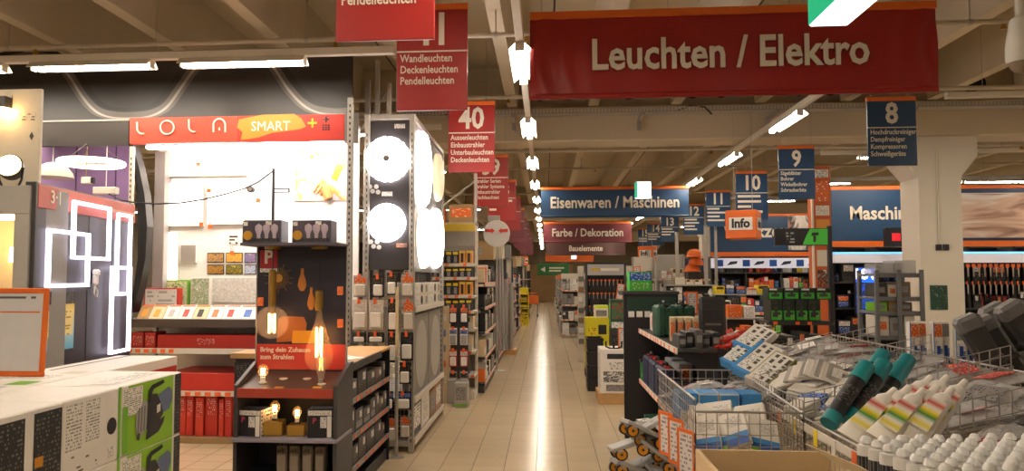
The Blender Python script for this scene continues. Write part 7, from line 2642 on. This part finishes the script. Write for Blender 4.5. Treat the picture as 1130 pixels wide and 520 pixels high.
# wrapped furniture dollies with amber wheels
def dolly(label, loc, rot):
    t = thing('furniture_dolly', label, 'dolly', loc, rot=rot)
    MB().cbox(-.15, .15, -.1, .1, .06, .09, .006).build('deck', foggy, t)
    for sx in (-1, 1):
        for sy in (-1, 1):
            x, y = sx * .1, sy * .085
            w_ = MB().cyl((x, y - .014, .035), (x, y + .014, .035), .042, n=18).build('tyre', black, t, True)
            MB().cyl((x, y - .017, .035), (x, y + .017, .035), .032, n=16).build('amber_hub', mat('hub_amber', 'd8901c', .35), w_, True)
            MB().cyl((x, y - .019, .035), (x, y + .019, .035), .01, n=8).build('axle', dgrey, w_, True)
            MB().cbox(x - .02, x + .02, y - .02, y + .02, .05, .062, .003).build('fork', steel, t)
    return t


dl = [((.62 + .11 * (i % 3) - .03 * (i // 3), 5.3 + .06 * (i % 2) + .02 * (i // 3), .53 - .13 * (i // 3) + .03 * (i % 2)), (R(6 * (i % 3) - 6), R((25, -30, 12, -18, 35, -8, 20, -25, 10)[i]), R((8, -5, 14)[i % 3]))) for i in range(9)]
carton('dolly_crate', 'low grey crate under the heap of amber wheeled dollies', 'crate', (.72, 5.42, 0), (.4, .5, .2), 0, gk, [('F', .1, .2, .9, .8, t_grey)])
for i, (lo, ro) in enumerate(dl):
    dolly('wrapped dolly with amber wheels heaped beside the black gondola, %s from top' % ORD[i], lo, ro)
for i in range(3):
    pouch('crumpled clear bag among the amber wheeled dollies, %s from top' % ORD[i], Vector((.68 + .07 * (i % 3), 5.5, .58 - .12 * i)), rnd.uniform(-.6, .6), wrap, 1.0)

# white brush packs standing behind the bins
t = thing('brush_shelf', 'red edged shelf carrying white brush packs behind the wire bins', 'shelf', (2.42, 5.5, 0))
MB().cbox(0, 1.0, -.02, .4, .92, .95, .003).build('board', lgrey, t)
MB().cbox(0, .35, -.032, -.021, .91, .955, .003).build('red_edge', red, t)
for x in (.04, .92):
    MB().cbox(x, x + .04, .02, .38, 0, .92, .003).build('support', lgrey, t)
for i in range(9):
    px = 1000 + i * 9.5
    q = at(px, 390, 5.55 + .03 * (i % 2))
    o = carton('brush_pack', 'white tall brush pack with blue figure, %s from the red edge' % ORD[i], 'pack', (2.48 + i * .075, 5.55 + .06 * (i % 2), .95), (.065, .05, .36 - .03 * (i > 3) - .02 * (i > 6)), R(rnd.uniform(-8, 8)), white,
               [('F', .08, .72, .92, .96, t_orange if i < 3 else t_grey), ('F', .1, .1, .5, .66, t_white), ('F', .5, .2, .92, .5, t_blue), ('F', 0, 0, .1, 1, lblue)])
    MB().cbox(-.012, .012, -.032, -.0255, .12, .2, .003).build('blue_figure', mblue, o)
# long grey wrapped foam blocks leaning at the right edge
def foam(label, p0, p1, w_, m):
    p0, p1 = Vector(p0), Vector(p1)
    d = p1 - p0
    t = thing('foam_block', label, 'foam block', p0)
    t.rotation_euler = d.to_track_quat('Z', 'Y').to_euler()
    L = d.length
    MB().cbox(-w_ / 2, w_ / 2, -w_ / 2, w_ / 2, 0, L, .02).build('block', m, t)
    MB().cbox(-w_ / 2 - .004, w_ / 2 + .004, -w_ / 2 - .004, w_ / 2 + .004, L - .09, L + .006, .02).build('wrapped_end', mat('foam_wrap', '6b6866', .3, bump=.8), t)
    MB().cbox(-w_ / 2 - .003, w_ / 2 + .003, -w_ / 2 - .003, w_ / 2 + .003, L * .45, L * .52, .01).build('tape_band', gk, t)


fm1 = mat('foam_grey', '393736', .5, bump=.4)
fm2 = mat('foam_dark', '343231', .45, bump=.4)
for i, (a, b_, w_) in enumerate((((1064, 350), (1118, 440), .12), ((1080, 352), (1136, 436), .13), ((1092, 338), (1150, 420), .13), ((1110, 336), (1170, 408), .13), ((1122, 392), (1160, 470), .12))):
    Y = 4.55 + .16 * (i % 3)
    p1 = at(a[0], a[1], Y)
    p0 = at(b_[0], b_[1], Y - .05)
    foam('long grey wrapped foam block leaning at the right edge, %s from left' % ORD[i], p0, p1, w_, fm1 if i % 2 else fm2)
q = at(1140, 430, 4.7)
carton('foam_crate', 'big brown crate holding the grey wrapped foam blocks', 'crate', (q.x + .05, 4.7, 0), (.7, .55, at(1120, 432, 4.5).z), 0, tan, [('F', .1, .2, .9, .8, t_grey)])
# boxes with blue tops beside the foam
for i in range(3):
    q = at(1108 + i * 10, 350, 6.6)
    carton('blue_top_pack', 'white pack with blue top behind the foam blocks, %s from left' % ORD[i], 'pack', (q.x, 6.6, .95), (.07, .1, .42), 0, white, [('F', 0, .8, 1, 1, mblue), ('F', .1, .2, .9, .7, t_white)])
t = thing('back_table', 'brown table behind the foam blocks carrying blue topped packs', 'table', (at(1120, 350, 6.6).x, 6.6, 0))
MB().cbox(-.6, .6, -.15, .35, .92, .95, .003).build('top', tan, t)
for x in (-.55, .5):
    MB().cbox(x, x + .05, -.1, .3, 0, .92, .003).build('trestle', tan, t)
# orange price boards on the bins
price_frame('orange framed price card above the green cases', (757, 322, 770, 347), 8.6, 0, 0)
